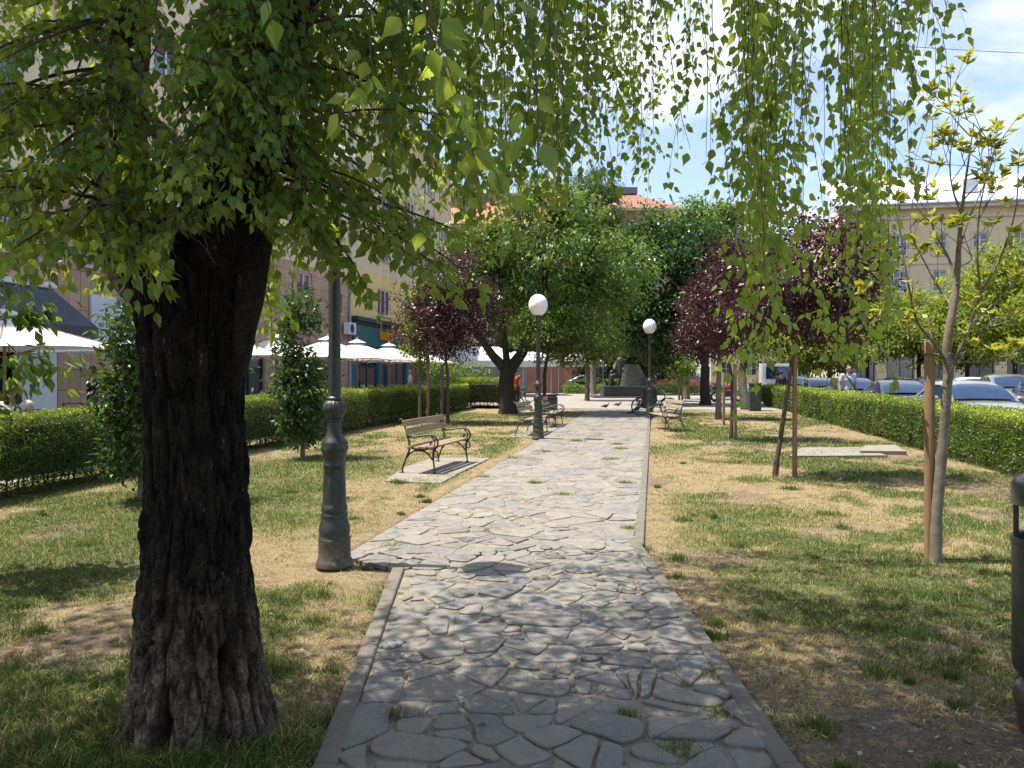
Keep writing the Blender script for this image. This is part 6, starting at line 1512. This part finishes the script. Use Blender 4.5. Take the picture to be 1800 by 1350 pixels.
# ---------------------------------------------------------------- red roofed houses closing the square
B3=empty('orange_roof_building',(0,86,0),0,'house with bright orange tiled roof and flat grey rooftop storey behind the cherry','building')
xa,xb=(776-900)/1350*86,(960-900)/1350*86
h3=[]
for z0 in (4.5,8.2,11.9,15.2):
    for i in range(4): x=xa+1.2+i*2.9; h3.append((x,x+1.3,z0,z0+1.8))
wall(B3,'wall',xa,xb,0,18.3,h3,m_cream)
for w in h3: window(B3,*w,nx=2,nz=2)
mb=MB(); mb.poly([(xa-.3,-.6,18.2),(xb+.3,-.6,18.2),(xb+.3,5,21.7),(xa-.3,5,21.7)]); mb.poly([(xa-.3,-.6,18.05),(xa-.3,-.6,18.2),(xb+.3,-.6,18.2),(xb+.3,-.6,18.05)]); rf=mb.build('roof',m_roofO,B3)
for px in (822,905):
    x=(px-900)/1350*86; mb=MB(); mb.bbox((x,2.4,20.35),(1.3,.10,1.2),.02,0,0,-.95); mb.build('skylight',m_glass,rf)
mb=MB(); mb.bbox(((xa+xb)/2-.3,7.5,22.2),(xb-xa+1.2,5,1.4),.02); mb.build('rooftop_storey',m_greyroof,B3)
mb=MB(); mb.box((xa+2,5.1,23.1),(4.4,2.8,.18)); mb.build('rooftop_canopy',m_roofO,B3)
for px,ht in ((866,24.0),(918,24.9)):
    x=(px-900)/1350*88; mb=MB(); mb.bbox((x,4.6,22.4+.2),(1.0,1.0,ht-22.0),.02); mb.bbox((x,4.6,ht+.5),(1.25,1.25,.16),.02); mb.build('chimney',m_redw,rf)
B4=empty('brown_roof_building',(0,100,0),0,'red brown house with hipped tiled roof right of the weeping birch','building')
xa,xb=(1040-900)/1350*100-7,(1192-900)/1350*100
h4=[]
for z0 in (4.8,8.8,12.8,16.8):
    for i in range(5): x=xa+1.5+i*3.4; h4.append((x,x+1.4,z0,z0+2.0))
wall(B4,'wall',xa,xb,0,22.6,h4,m_redw)
for w in h4: window(B4,*w,nx=2,nz=2,surround=m_trim)
mb=MB(); mb.box(((xa+xb)/2,-.35,22.72),(xb-xa+1.2,1.0,.24)); mb.build('cornice',m_trim,B4)
mb=MB(); mb.poly([(xa,-.8,22.9),(xb+.6,-.8,22.9),(xb-5.6,5,26.2),(xa,5,26.2)]); mb.poly([(xb+.6,-.8,22.9),(xb+.6,11,22.9),(xb-5.6,5,26.2)]); mb.poly([(xb+.6,11,22.9),(xa,11,22.9),(xa,5,26.2),(xb-5.6,5,26.2)]); rf=mb.build('roof',m_roofB,B4)
mb=MB(); mb.poly([(xb,0,0),(xb,0,22.6),(xb,10.5,22.6),(xb,10.5,0)]); mb.build('end_wall',m_redw,B4)
mb=MB(); mb.bbox(((1085-900)/1350*104,5,26.3),(5.5,2.0,.9),.02); mb.build('roof_box',m_greyroof,rf)
x=(1070-900)/1350*104; mb=MB(); mb.tube([(x,5,26.5),(x,5,31.2)],.05,6)
for z,w in ((30.6,1.0),(30.0,1.5),(29.3,1.9),(28.8,.9)): mb.tube([(x-w/2,5,z),(x+w/2,5,z)],.03,5)
mb.build('aerial',m_gutter,rf,smooth=60)
# ---------------------------------------------------------------- cream building on the right
B5=empty('cream_building',S(17.5,78,0),-SA,'long cream classical building with pale metal roof on the right','building')
L5=42; h5=[]; shops=[]
for i in range(12):
    x=1.4+i*3.45
    for f,(z0,z1) in enumerate(((5.6,7.6),(9.2,11.2),(12.6,14.6))): h5.append((x,x+1.25,z0,z1,f))
    if i%1==0: shops.append((x-.55,x+1.8,.05,3.2))
wall(B5,'ground_wall',0,L5,0,4.4,shops,plaster('rusticated_stucco',(.50,.40,.25)))
wall(B5,'upper_wall',0,L5,4.4,17.0,[w[:4] for w in h5],m_creamR)
for w in h5: window(B5,*w[:4],nx=2,nz=3,surround=m_trim,fw=.10)
for s_ in shops: window(B5,*s_,frame=m_tealdark,glass=m_glassd,nx=2,sill=False)
mb=MB()
for z,d,h in ((4.5,.30,.30),(8.35,.16,.16),(11.85,.12,.14),(16.2,.22,.30),(17.1,.8,.36)): mb.box((L5/2,-d/2+.02,z),(L5+d,d,h))
mb.build('cornice',m_trim,B5)
for i in range(13):
    xa_=(-.7 if i==0 else 1.4+(i-1)*3.45+1.86); xb_=1.4+i*3.45-.60
    xa_=max(0,xa_); xb_=min(L5,xb_)
    if xb_-xa_<.2: continue
    mb=MB(); mb.box(((xa_+xb_)/2,-.012,2.15),(xb_-xa_-.04,.03,4.3))
    for z in (.6,1.3,2.0,2.7,3.4,4.0): mb.box(((xa_+xb_)/2,-.055,z),(xb_-xa_,.06,.60))
    mb.build('rusticated_pier',m_creamR,B5)
mb=MB(); mb.tube([(-.3,-.85,17.35),(L5,-.85,17.35)],.14,8); mb.build('gutter',m_gutter,B5,smooth=60)
mb=MB(); mb.poly([(-.5,-.9,17.4),(L5,-.9,17.4),(L5,7,21.6),(-.5,7,21.6)]); rf=mb.build('roof',m_metalroof,B5)
for i in range(4): mb=MB(); mb.bbox((3.5+i*8.5,2.0,19.3),(1.3,1.6,1.3),.03); mb.build('dormer',m_metalroof,rf)
mb=MB(); mb.poly([(0,0,0),(0,14,0),(0,14,17),(0,0,17)]); mb.build('end_wall',m_creamR,B5)
B6=empty('pale_far_building',S(8.5,118,0),-SA,'pale far building seen in slivers between the right hand trees','building')
h6=[(1.5+i*3.6,2.9+i*3.6,z,z+2.0) for i in range(9) for z in (1.2,5.0,8.8,12.6)]
wall(B6,'wall',0,34,0,16.5,h6,m_creamR)
for w in h6: window(B6,*w,nx=2,nz=2,sill=False)
mb=MB(); mb.poly([(-.5,-.6,16.5),(34.5,-.6,16.5),(34.5,6,20),(-.5,6,20)]); mb.build('roof',m_roofB,B6)
mb=MB(); mb.box((17,-.2,16.4),(34.6,.6,.3)); mb.build('cornice',m_trim,B6)
# brick wall and grey kiosk behind the tents
bw=empty('brick_wall',(W(935,60)[0],60,0),0,'pinkish brick wall behind the tents','wall'); mb=MB(); mb.bbox((-.4,0,1.5),(5.8,.3,3.0),.01); mb.build('wall',plaster('pink_brick',(.36,.17,.13)),bw); mb=MB(); mb.bbox((-.4,0,3.04),(6.0,.42,.10),.01); mb.build('coping',m_trim,bw)
cab=tag(MB().tube([P3(1600,82,45),P3(1700,88.5,48),P3(1830,95,52)],.02,5).build('overhead_wire',m_biron,smooth=60),'thin black overhead wire crossing the sky at upper right','wire')
# ================================================================ parasols and tents
m_can=leafmat('parasol_canvas',[(0,(.80,.78,.74)),(1,(.80,.78,.74))],(.80,.70,.56),.30,.9,.05)
m_timber=M('parasol_timber',(.30,.19,.10),(.22,.14,.075),.6,5,stretch=(4,4,.5))
def UY(px,u): return -u/((900-px)/1350*CS+SN)
def make_parasol():
    r=empty('parasol',(0,0,0),0,None,'parasol','white parasols on the cafe terrace')
    w=1.55; ze=2.03; za=2.66; vs=[]; fs=[]; n=8
    mb=MB()
    for q in range(4):
        a0=PI/4+q*PI/2; a1=a0+PI/2; c0=Vector((math.cos(a0),math.sin(a0),0))*w*math.sqrt(2); c1=Vector((math.cos(a1),math.sin(a1),0))*w*math.sqrt(2)
        b=len(mb.v); grid=[]
        for i in range(n+1):
            f=.10+.90*i/n
            for j in range(n+1):
                p=c0.lerp(c1,j/n)*f; sag=-.05*math.sin(PI*f)-.06*math.sin(PI*j/n)*f*(1-.0)*.9*(f); p.z=za-(za-ze)*f+sag+ (.10*(math.sin(PI*j/n))*f*f); grid.append(p)
        mb.add(grid,[(i*(n+1)+j,i*(n+1)+j+1,(i+1)*(n+1)+j+1,(i+1)*(n+1)+j) for i in range(n) for j in range(n)])
    mb.build('canopy',m_can,r,smooth=30)
    mb=MB(); 
    for q in range(4):
        a0=PI/4+q*PI/2; a1=a0+PI/2; c0=Vector((math.cos(a0),math.sin(a0),0)); c1=Vector((math.cos(a1),math.sin(a1),0)); 
        mb.poly([c0*.34+Vector((0,0,za-.02)),c1*.34+Vector((0,0,za-.02)),c1*.03+Vector((0,0,za+.10)),c0*.03+Vector((0,0,za+.10))])
    mb.build('vent_cap',m_can,r)
    mb=MB(); mb.tube([(0,0,0),(0,0,za+.12)],.028,10); mb.lathe([(.05,0),(.04,.03),(.001,.07)],10,(0,0,za+.10)); mb.build('pole',m_timber,r,smooth=60)
    for q in range(4):
        a0=PI/4+q*PI/2; c0=Vector((math.cos(a0),math.sin(a0),0))*w*math.sqrt(2)
        mb=MB(); mb.tube([(0,0,za-.05),c0*.98+Vector((0,0,ze-.03))],.014,5); mb.tube([(0,0,ze-.15),c0*.5+Vector((0,0,(za+ze)/2-.06))],.012,5); mb.build('rib',m_timber,r,smooth=60)
    mb=MB(); mb.bbox((0,0,.05),(.6,.6,.10),.02); mb.build('base',m_granite,r)
    return r
pa=make_parasol()
for i,(px,Y,lab) in enumerate(((8,13.6,'white parasol at the left edge below the dark awning'),(238,17.8,'white parasol partly behind the glossy evergreen left of the birch'),(385,UY(385,-11.2),'white parasol showing right of the birch trunk'),(486,UY(486,-10.8),'white parasol behind the slim glossy evergreen column'),(577,UY(577,-9.9),'white parasol directly behind the near lamp post'),(628,UY(628,-9.9),'white parasol right of the near lamp post under the teal fascia'),(684,UY(684,-9.9),'white parasol below the orange shop letters'),(728,UY(728,-10.1),'farthest white parasol at the yellow house corner'))):
    o=pa if i==0 else copy_tree(pa); o.location=W(px,Y,-.02); o.rotation_euler=(0,0,-SA+R.uniform(-.06,.06)); o['label']=lab
m_tent=leafmat('tent_canvas',[(0,(.80,.80,.78)),(1,(.80,.80,.78))],(.7,.7,.66),.25,.8,.1)
def tent(loc,rz,w,d,ze,za,label,panel=True,hip=True):
    r=empty('market_tent',loc,rz,label,'tent','white market tents beyond the hedge')
    c=[(-w/2,-d/2),(w/2,-d/2),(w/2,d/2),(-w/2,d/2)]; mb=MB()
    t0,t1=(-w*.22,0,za),(w*.22,0,za)
    mb.poly([(*c[0],ze),(*c[1],ze),t1,t0]); mb.poly([(*c[1],ze),(*c[2],ze),t1]); mb.poly([(*c[2],ze),(*c[3],ze),t0,t1]); mb.poly([(*c[3],ze),(*c[0],ze),t0]); mb.build('roof',m_tent,r)
    mb=MB()
    for i in range(4):
        a=Vector((*c[i],ze-.005)); b=Vector((*c[(i+1)%4],ze-.005)); n=14
        for k in range(n):
            p0=a.lerp(b,k/n); p1=a.lerp(b,(k+1)/n); q=Vector((0,0,-.42)); wv=lambda kk: Vector((math.sin(kk*1.9)*.03,math.cos(kk*2.3)*.03,0)); mb.poly([p0,p1,p1+q+wv(k+1),p0+q+wv(k)])
    mb.build('valance',m_tent,r,smooth=60)
    for x,y in c: mb=MB(); mb.tube([(x*.98,y*.98,0),(x*.98,y*.98,ze)],.03,6); mb.build('leg',m_gutter,r,smooth=60)
    if panel:
        mb=MB()
        for k in range(10): x0=-w/2+w*k/10; x1=x0+w/10-.012; mb.box(((x0+x1)/2,d/2-.05,1.0),(x1-x0,.03,2.0))
        mb.build('back_panel',M('grey_panel',(.40,.41,.42),(.34,.35,.36),.7,3),r)
tent(W(838,52),-.06,6.6,4.2,2.40,3.35,'large white market tent left of the forked cherry trunk')
tent(W(925,55),.08,4.2,4,2.45,3.1,'white market tent glimpsed right of the forked cherry trunk',False)
tent(W(1022,62),.0,3.2,3,2.5,3.2,'small white tent far behind between the far hedge and birch',False)
# ---------------------------------------------------------------- terrace chairs
def chair(loc,rz,label):
    r=empty('cafe_chair',loc,rz,label,'chair','black metal cafe chairs behind the left hedge')
    mb=MB()
    for s in (-.2,.2): mb.tube([(s,.2,0),(s,.22,.45),(s*1.02,.27,.95)],.011,6)
    mb.tube([(-.204,.27,.95),(.204,.27,.95)],.012,6); mb.tube([(-.2,.235,.58),(.2,.235,.58)],.010,6); mb.tube([(-.2,.235,.58),(.204,.27,.95)],.009,6); mb.tube([(.2,.235,.58),(-.204,.27,.95)],.009,6); mb.build('backrest',m_biron,r,smooth=60)
    MB().bbox((0,0,.45),(.42,.42,.03),.008).build('seat',m_biron,r)
    for s in (-.19,.19): MB().tube([(s,-.19,0),(s,-.18,.45)],.011,6).build('leg',m_biron,r,smooth=60)
chair((W(86,14.2)[0],14.2,-.02),2.9,'black metal chair with crossed back in front of the white panel'); chair((W(137,17.0)[0],17.0,-.02),3.3,'black metal chair with crossed back beside the waiter')
# ---------------------------------------------------------------- rose bed
m_rose=leafmat('rose_petal',[(0,(.55,.03,.05)),(.6,(.70,.06,.09)),(1,(.75,.22,.26))],(.7,.1,.12),.3,.6,.3)
def roses(label,x0,x1,y0,y1,h,nl,nf):
    r=empty('rose_bed',((x0+x1)/2,(y0+y1)/2,0),0,label,'rose bed','rose beds on the square'); w=x1-x0; d=y1-y0
    rg=np.random.default_rng(int(x0*10)&1023)
    P=np.stack([(rg.random(nl)-.5)*w,(rg.random(nl)-.5)*d,h*(.1+.85*rg.random(nl))],1); P[:,2]*=.75+.5*vn(P[:,0]*1.4,P[:,1]*1.4,4)
    leaves('foliage',P,rg.normal(size=(nl,3)),rg.normal(size=(nl,3))+np.array([0,-.3,.8]),.13*rg.uniform(.7,1.3,nl),T_QUAD,m_green,r,rg.random(nl)*.6)
    P=np.stack([(rg.random(nf)-.5)*w,(rg.random(nf)-.5)*d,h*(.72+.40*rg.random(nf))],1); Pk=np.repeat(P,7,0)+rg.normal(size=(nf*7,3))*.045
    leaves('blossoms',Pk,rg.normal(size=(nf*7,3)),rg.normal(size=(nf*7,3)),.11,T_QUAD,m_rose,r,np.repeat(rg.random(nf),7),1.5)
Y=55; roses('bed of red roses behind the bin and bicycle',W(1148,Y)[0],W(1246,Y)[0],53.5,57,.95,5200,120)
Y=59; roses('bed of pinkish roses left of the monument',W(990,Y)[0],W(1062,Y)[0],57.5,60,.70,4000,14)
# ================================================================ parked cars
def carpaint(name,c,metal=.35): return M(name,c,tuple(k*.92 for k in c),.28,2,metal=metal,coat=.8,spec=.5)
P_sil=carpaint('silver_beige_paint',(.30,.295,.275)); P_dk=carpaint('anthracite_paint',(.055,.06,.075)); P_blk=carpaint('black_paint',(.02,.021,.024)); P_blue=carpaint('dark_blue_paint',(.045,.06,.12)); P_wh=carpaint('white_paint_car',(.72,.72,.71),0); P_red=carpaint('red_paint',(.42,.03,.03),0); P_grey=carpaint('grey_paint',(.20,.21,.22)); P_or=carpaint('orange_paint',(.60,.18,.04),0)
m_cgl=glassmat('car_glass',(.010,.022,.050),.02,.6); m_lamp=M('headlight_lens',(.62,.64,.66),(.5,.52,.55),.1,8,metal=.3); m_plate=M('number_plate',(.70,.70,.68),None,.5,9)
def make_car(paint,L=4.35,W_=1.78,H=1.46,kind='hatch'):
    """nose towards -y, wheels on z=0"""
    r=empty('parked_car',(0,0,0),0,None,'car','cars parked beyond the right hedge')
    hw=W_/2; hl=L/2
    st=[(-hl,.60,.62,.36),(-hl+.06,.78,.68,.30),(-hl+.30,.92,.76,.24),(-hl+.70,.98,.86,.22),(-hl+1.22,1.0,.955,.22),(-hl+1.9,1.0,.985,.22),(hl-1.5,1.0,1.0,.22),(hl-.55,.98,1.01,.24),(hl-.12,.93,.98,.30),(hl,.80,.90,.42)]
    sec=lambda w,zb,z0:[(-w*.80,z0),(-w*.97,z0+.06),(-w,z0+(zb-z0)*.45),(-w*.985,zb-.10),(-w*.93,zb-.015),(-w*.80,zb+.005),(-w*.4,zb+.03),(0,zb+.04),(w*.4,zb+.03),(w*.80,zb+.005),(w*.93,zb-.015),(w*.985,zb-.10),(w,z0+(zb-z0)*.45),(w*.97,z0+.06),(w*.80,z0)]
    mb=MB(); vs=[]; n=15
    for (y,wf,zb,z0) in st:
        for (x,z) in sec(hw*wf,zb,z0): vs.append((x,y,z))
    fs=[]
    for i in range(len(st)-1):
        for j in range(n): fs.append((i*n+j,i*n+(j+1)%n,(i+1)*n+(j+1)%n,(i+1)*n+j))
    fs.append(tuple(range(n))); fs.append(tuple(range(len(st)*n-1,len(st)*n-1-n,-1)))
    mb.add(vs,fs); cut=mb
    # greenhouse
    yc=-hl+1.20; rt=-hl+2.0; re=hl-(1.0 if kind=='hatch' else 1.45); rb_=hl-(.35 if kind=='hatch' else .75)
    g=[(yc,.97,.97,.80,.80),(yc+.42,.985,1.0+.26*(H-1.0)/.46,.82,.72),(rt,1.0,H-.035,.83,.62),(rt+.45,1.0,H,.83,.61),(re-.3,1.0,H-.015,.83,.61),(re,1.0,H-.06,.82,.60),(rb_,1.0,1.02,.80,.72)]
    def gs(y,zb,zr,wb,wr): 
        wb*=hw/.89; wr*=hw/.89
        return [(-wb,y,zb),(-wr-.02*(zr>zb+.2),y,zr-.06 if zr>zb+.1 else zr),(-wr*.80,y,zr),(0,y,zr+.015),(wr*.80,y,zr),(wr+.02*(zr>zb+.2),y,zr-.06 if zr>zb+.1 else zr),(wb,y,zb)]
    vs=[];m=7
    for q in g: vs+=gs(*q)
    fs=[]
    for i in range(len(g)-1):
        for j in range(m-1): fs.append((i*m+j,i*m+j+1,(i+1)*m+j+1,(i+1)*m+j))
    mb.add(vs,fs)
    b=mb.build('body',paint,r,smooth=42)
    k=hw/.89
    def pane(name,pts,off):
        P=[Vector(p)+Vector(off) for p in pts]; MB().poly(P).build(name,m_cgl,r)
    # windscreen follows the two front sections
    a0,a1,a2=g[0],g[1],g[2]; e=.018
    ws=MB(); rows=[]
    for (y,zb,zr,wb,wr),zz in ((a0,a0[2]+.03),(a1,a1[2]),(a2,a2[2]-.05)):
        t=.70 if zz<1.05 else wr*.86; rows.append([(-t*k,y-e,zz+e*.9),(-t*.5*k,y-e-.03,zz+e*.9+.012),(0,y-e-.04,zz+e*.9+.016),(t*.5*k,y-e-.03,zz+e*.9+.012),(t*k,y-e,zz+e*.9)])
    vs=[p for q in rows for p in q]; ws.add(vs,[(i*5+j,i*5+j+1,(i+1)*5+j+1,(i+1)*5+j) for i in range(2) for j in range(4)]); ws.build('windscreen',m_cgl,r,smooth=60)
    pane('rear_window',[(.66*k,rb_+.012,1.06),(.58*k,re+.02,H-.10),(-.58*k,re+.02,H-.10),(-.66*k,rb_+.012,1.06)],(0,.012,.012))
    def side_pt(y,z,s):
        ys=[q[0] for q in g]; wb=np.interp(y,ys,[q[3] for q in g]); wr=np.interp(y,ys,[q[4] for q in g]); zr=np.interp(y,ys,[q[2] for q in g])-.06; f=min(1,max(0,(z-.98)/max(.05,zr-.98))); return (s*k*(wb+(wr+.02-wb)*f+.010),y,z)
    for s in (-1,1):
        mid=(rt+re)/2+.05
        for (ya,yb) in ((yc+.36,mid-.04),(mid+.04,re+.22)):
            zt=lambda y:min(H-.11,np.interp(y,[q[0] for q in g],[q[2] for q in g])-.09)
            pts=[side_pt(ya,1.01,s)]+[side_pt(yb,1.01,s)]+[side_pt(y,max(1.03,zt(y)),s) for y in np.linspace(yb,ya,5)]
            MB().poly(pts if s>0 else pts[::-1]).build('side_window',m_cgl,r)
        mb=MB(); mb.ell((s*(hw+.09),yc+.42,1.02),(.10,.07,.065),12,8); mb.tube([(s*(hw-.05),yc+.42,.98),(s*(hw+.06),yc+.42,1.0)],.02,6); mb.build('wing_mirror',paint,r,smooth=60)
        mb=MB(); mb.ell((s*hw*.70,-hl+.17,.665),(.19,.13,.075),14,8); mb.build('headlight',m_lamp,r,smooth=60)
        mb=MB(); mb.ell((s*hw*.80,hl-.08,.83),(.13,.08,.10),12,8); mb.build('tail_light',P_red,r,smooth=60)
        for y in (-hl+.82,hl-.78):
            mb=MB(); mb.lathe([(.17,-.10),(.305,-.10),(.318,-.07),(.318,.07),(.305,.10),(.17,.10)],28); w=mb.build('wheel',m_tyre,r,smooth=40); w.location=(s*(hw-.085),y,.315); w.rotation_euler=(0,PI/2,0)
            mb=MB(); mb.lathe([(.001,.088),(.05,.105),(.10,.095),(.19,.10),(.21,.085)],20,mod=lambda rr,z,th: rr,cap=False); mb.lathe([(.001,-.088),(.05,-.105),(.10,-.095),(.19,-.10),(.21,-.085)],20,cap=False); mb.build('rim',m_chrome,w,smooth=40)
    mb=MB(); mb.bbox((0,-hl-.005,.53),(W_*.52,.05,.13),.015); mb.bbox((0,-hl+.0,.35),(W_*.62,.05,.10),.015); mb.build('grille',m_tyre,r,smooth=30)
    mb=MB(); mb.bbox((0,-hl-.035,.44),(.50,.02,.11),.004); mb.build('number_plate',m_plate,r)
    return r
protos={}
def repaint(o,paint):
    for ch in o.children:
        if ch.name.split('.')[0] in ('body','wing_mirror'):
            ch.material_slots[0].link='OBJECT'; ch.material_slots[0].material=paint
def car(loc,rz,paint,label,kind='hatch',group=None,scale=1.0,sz=1.0):
    if kind not in protos: protos[kind]=o=make_car(paint,4.3 if kind=='hatch' else 4.6,1.78,1.46 if kind=='hatch' else 1.42,kind)
    else: o=copy_tree(protos[kind]); repaint(o,paint)
    o.location=loc; o.rotation_euler=(0,0,rz); o['label']=label; o.scale=(scale,scale,scale*sz)
    if group: o['group']=group
for v,paint,lab,kind in ((21.6,P_sil,'silver beige car with bright windscreen nearest behind the right hedge','hatch'),(27.4,P_dk,'dark anthracite car left of the magnolia stake','sedan'),(33.2,P_blue,'dark blue car directly behind the man in the grey shirt','hatch'),(39.2,P_grey,'grey car with pale windscreen left of the walking man','sedan'),(45.4,P_blk,'black car farther along the row by the white van','hatch')):
    car(S(8.0,v,-.066),-SA,paint,lab,kind)
for x,Y,rz,paint,lab,kind in ((1712,34,-.35,P_wh,'white car in the second row behind the magnolia stem','hatch'),(1772,30,-.30,P_grey,'grey tall car in the second row at the right edge','hatch'),(1640,38,-.35,P_blk,'black car in the second row seen through the magnolia','hatch'),(1580,44,-.3,P_blue,'pale blue reflecting car deep in the second row','sedan'),(1850,27,-.3,P_dk,'dark car cut by the right edge in the second row','hatch')):
    car((W(x,Y)[0],Y,-.066),rz,paint,lab,kind,sz=1.1 if 'tall' in lab else 1.0)
for x,Y,rz,paint,lab,kind in ((1040,69,1.45,P_sil,'silver car parked behind the far hedge','hatch'),(1068,73,1.45,P_grey,'grey car behind the silver one at the far hedge','sedan'),(1135,66,1.5,P_dk,'dark car behind the monument and lamp','hatch'),(1165,70,1.5,P_blue,'blue car with shining roof behind the roses','sedan'),(1220,64,1.4,P_dk,'dark car right of the small sapling','hatch'),(845,60,.2,P_red,'red car in front of the big tent','hatch'),(874,62,.2,P_or,'orange car half hidden by the cherry trunk','hatch')):
    car((W(x,Y)[0],Y,-.05),rz,paint,lab,kind,'cars parked at the far side of the square')
# white van
vn_=empty('white_van',(W(1368,47)[0],47,-.066),-.25,'white delivery van behind the right hedge and plum stems','van')
mb=MB(); pr=[(-2.4,.35),(-2.42,.9),(-2.25,1.15),(-1.75,1.28),(-1.05,2.05),(-.7,2.2),(2.4,2.25),(2.45,.4)]
vs=[(-.98,y,z) for y,z in pr]+[(-.90 if z>1.3 else -.98,y,z) for y,z in pr]; mb.prism([(y,z) for y,z in pr],-.97,.97); mb.v=[(z,x,y) for x,y,z in mb.v]; mb.build('body',P_wh,vn_,smooth=25)
MB().poly([(-.84,-1.77,1.31),(.84,-1.77,1.31),(.78,-1.10,2.03),(-.78,-1.10,2.03)]).build('windscreen',m_cgl,vn_)
for s in (-1,1): MB().poly([(s*.978,-1.45,1.35),(s*.978,-.55,1.35),(s*.978,-.55,1.95),(s*.978,-1.05,1.95)]).build('side_window',m_cgl,vn_)
for s in (-1,1):
    for y in (-1.55,1.55):
        mb=MB(); mb.lathe([(.18,-.11),(.32,-.11),(.34,0),(.32,.11),(.18,.11)],24); w=mb.build('wheel',m_tyre,vn_,smooth=40); w.location=(s*.90,y,.34); w.rotation_euler=(0,PI/2,0)
    mb=MB(); mb.ell((s*.72,-2.38,.95),(.18,.06,.12),12,8); mb.build('headlight',m_lamp,vn_,smooth=60)
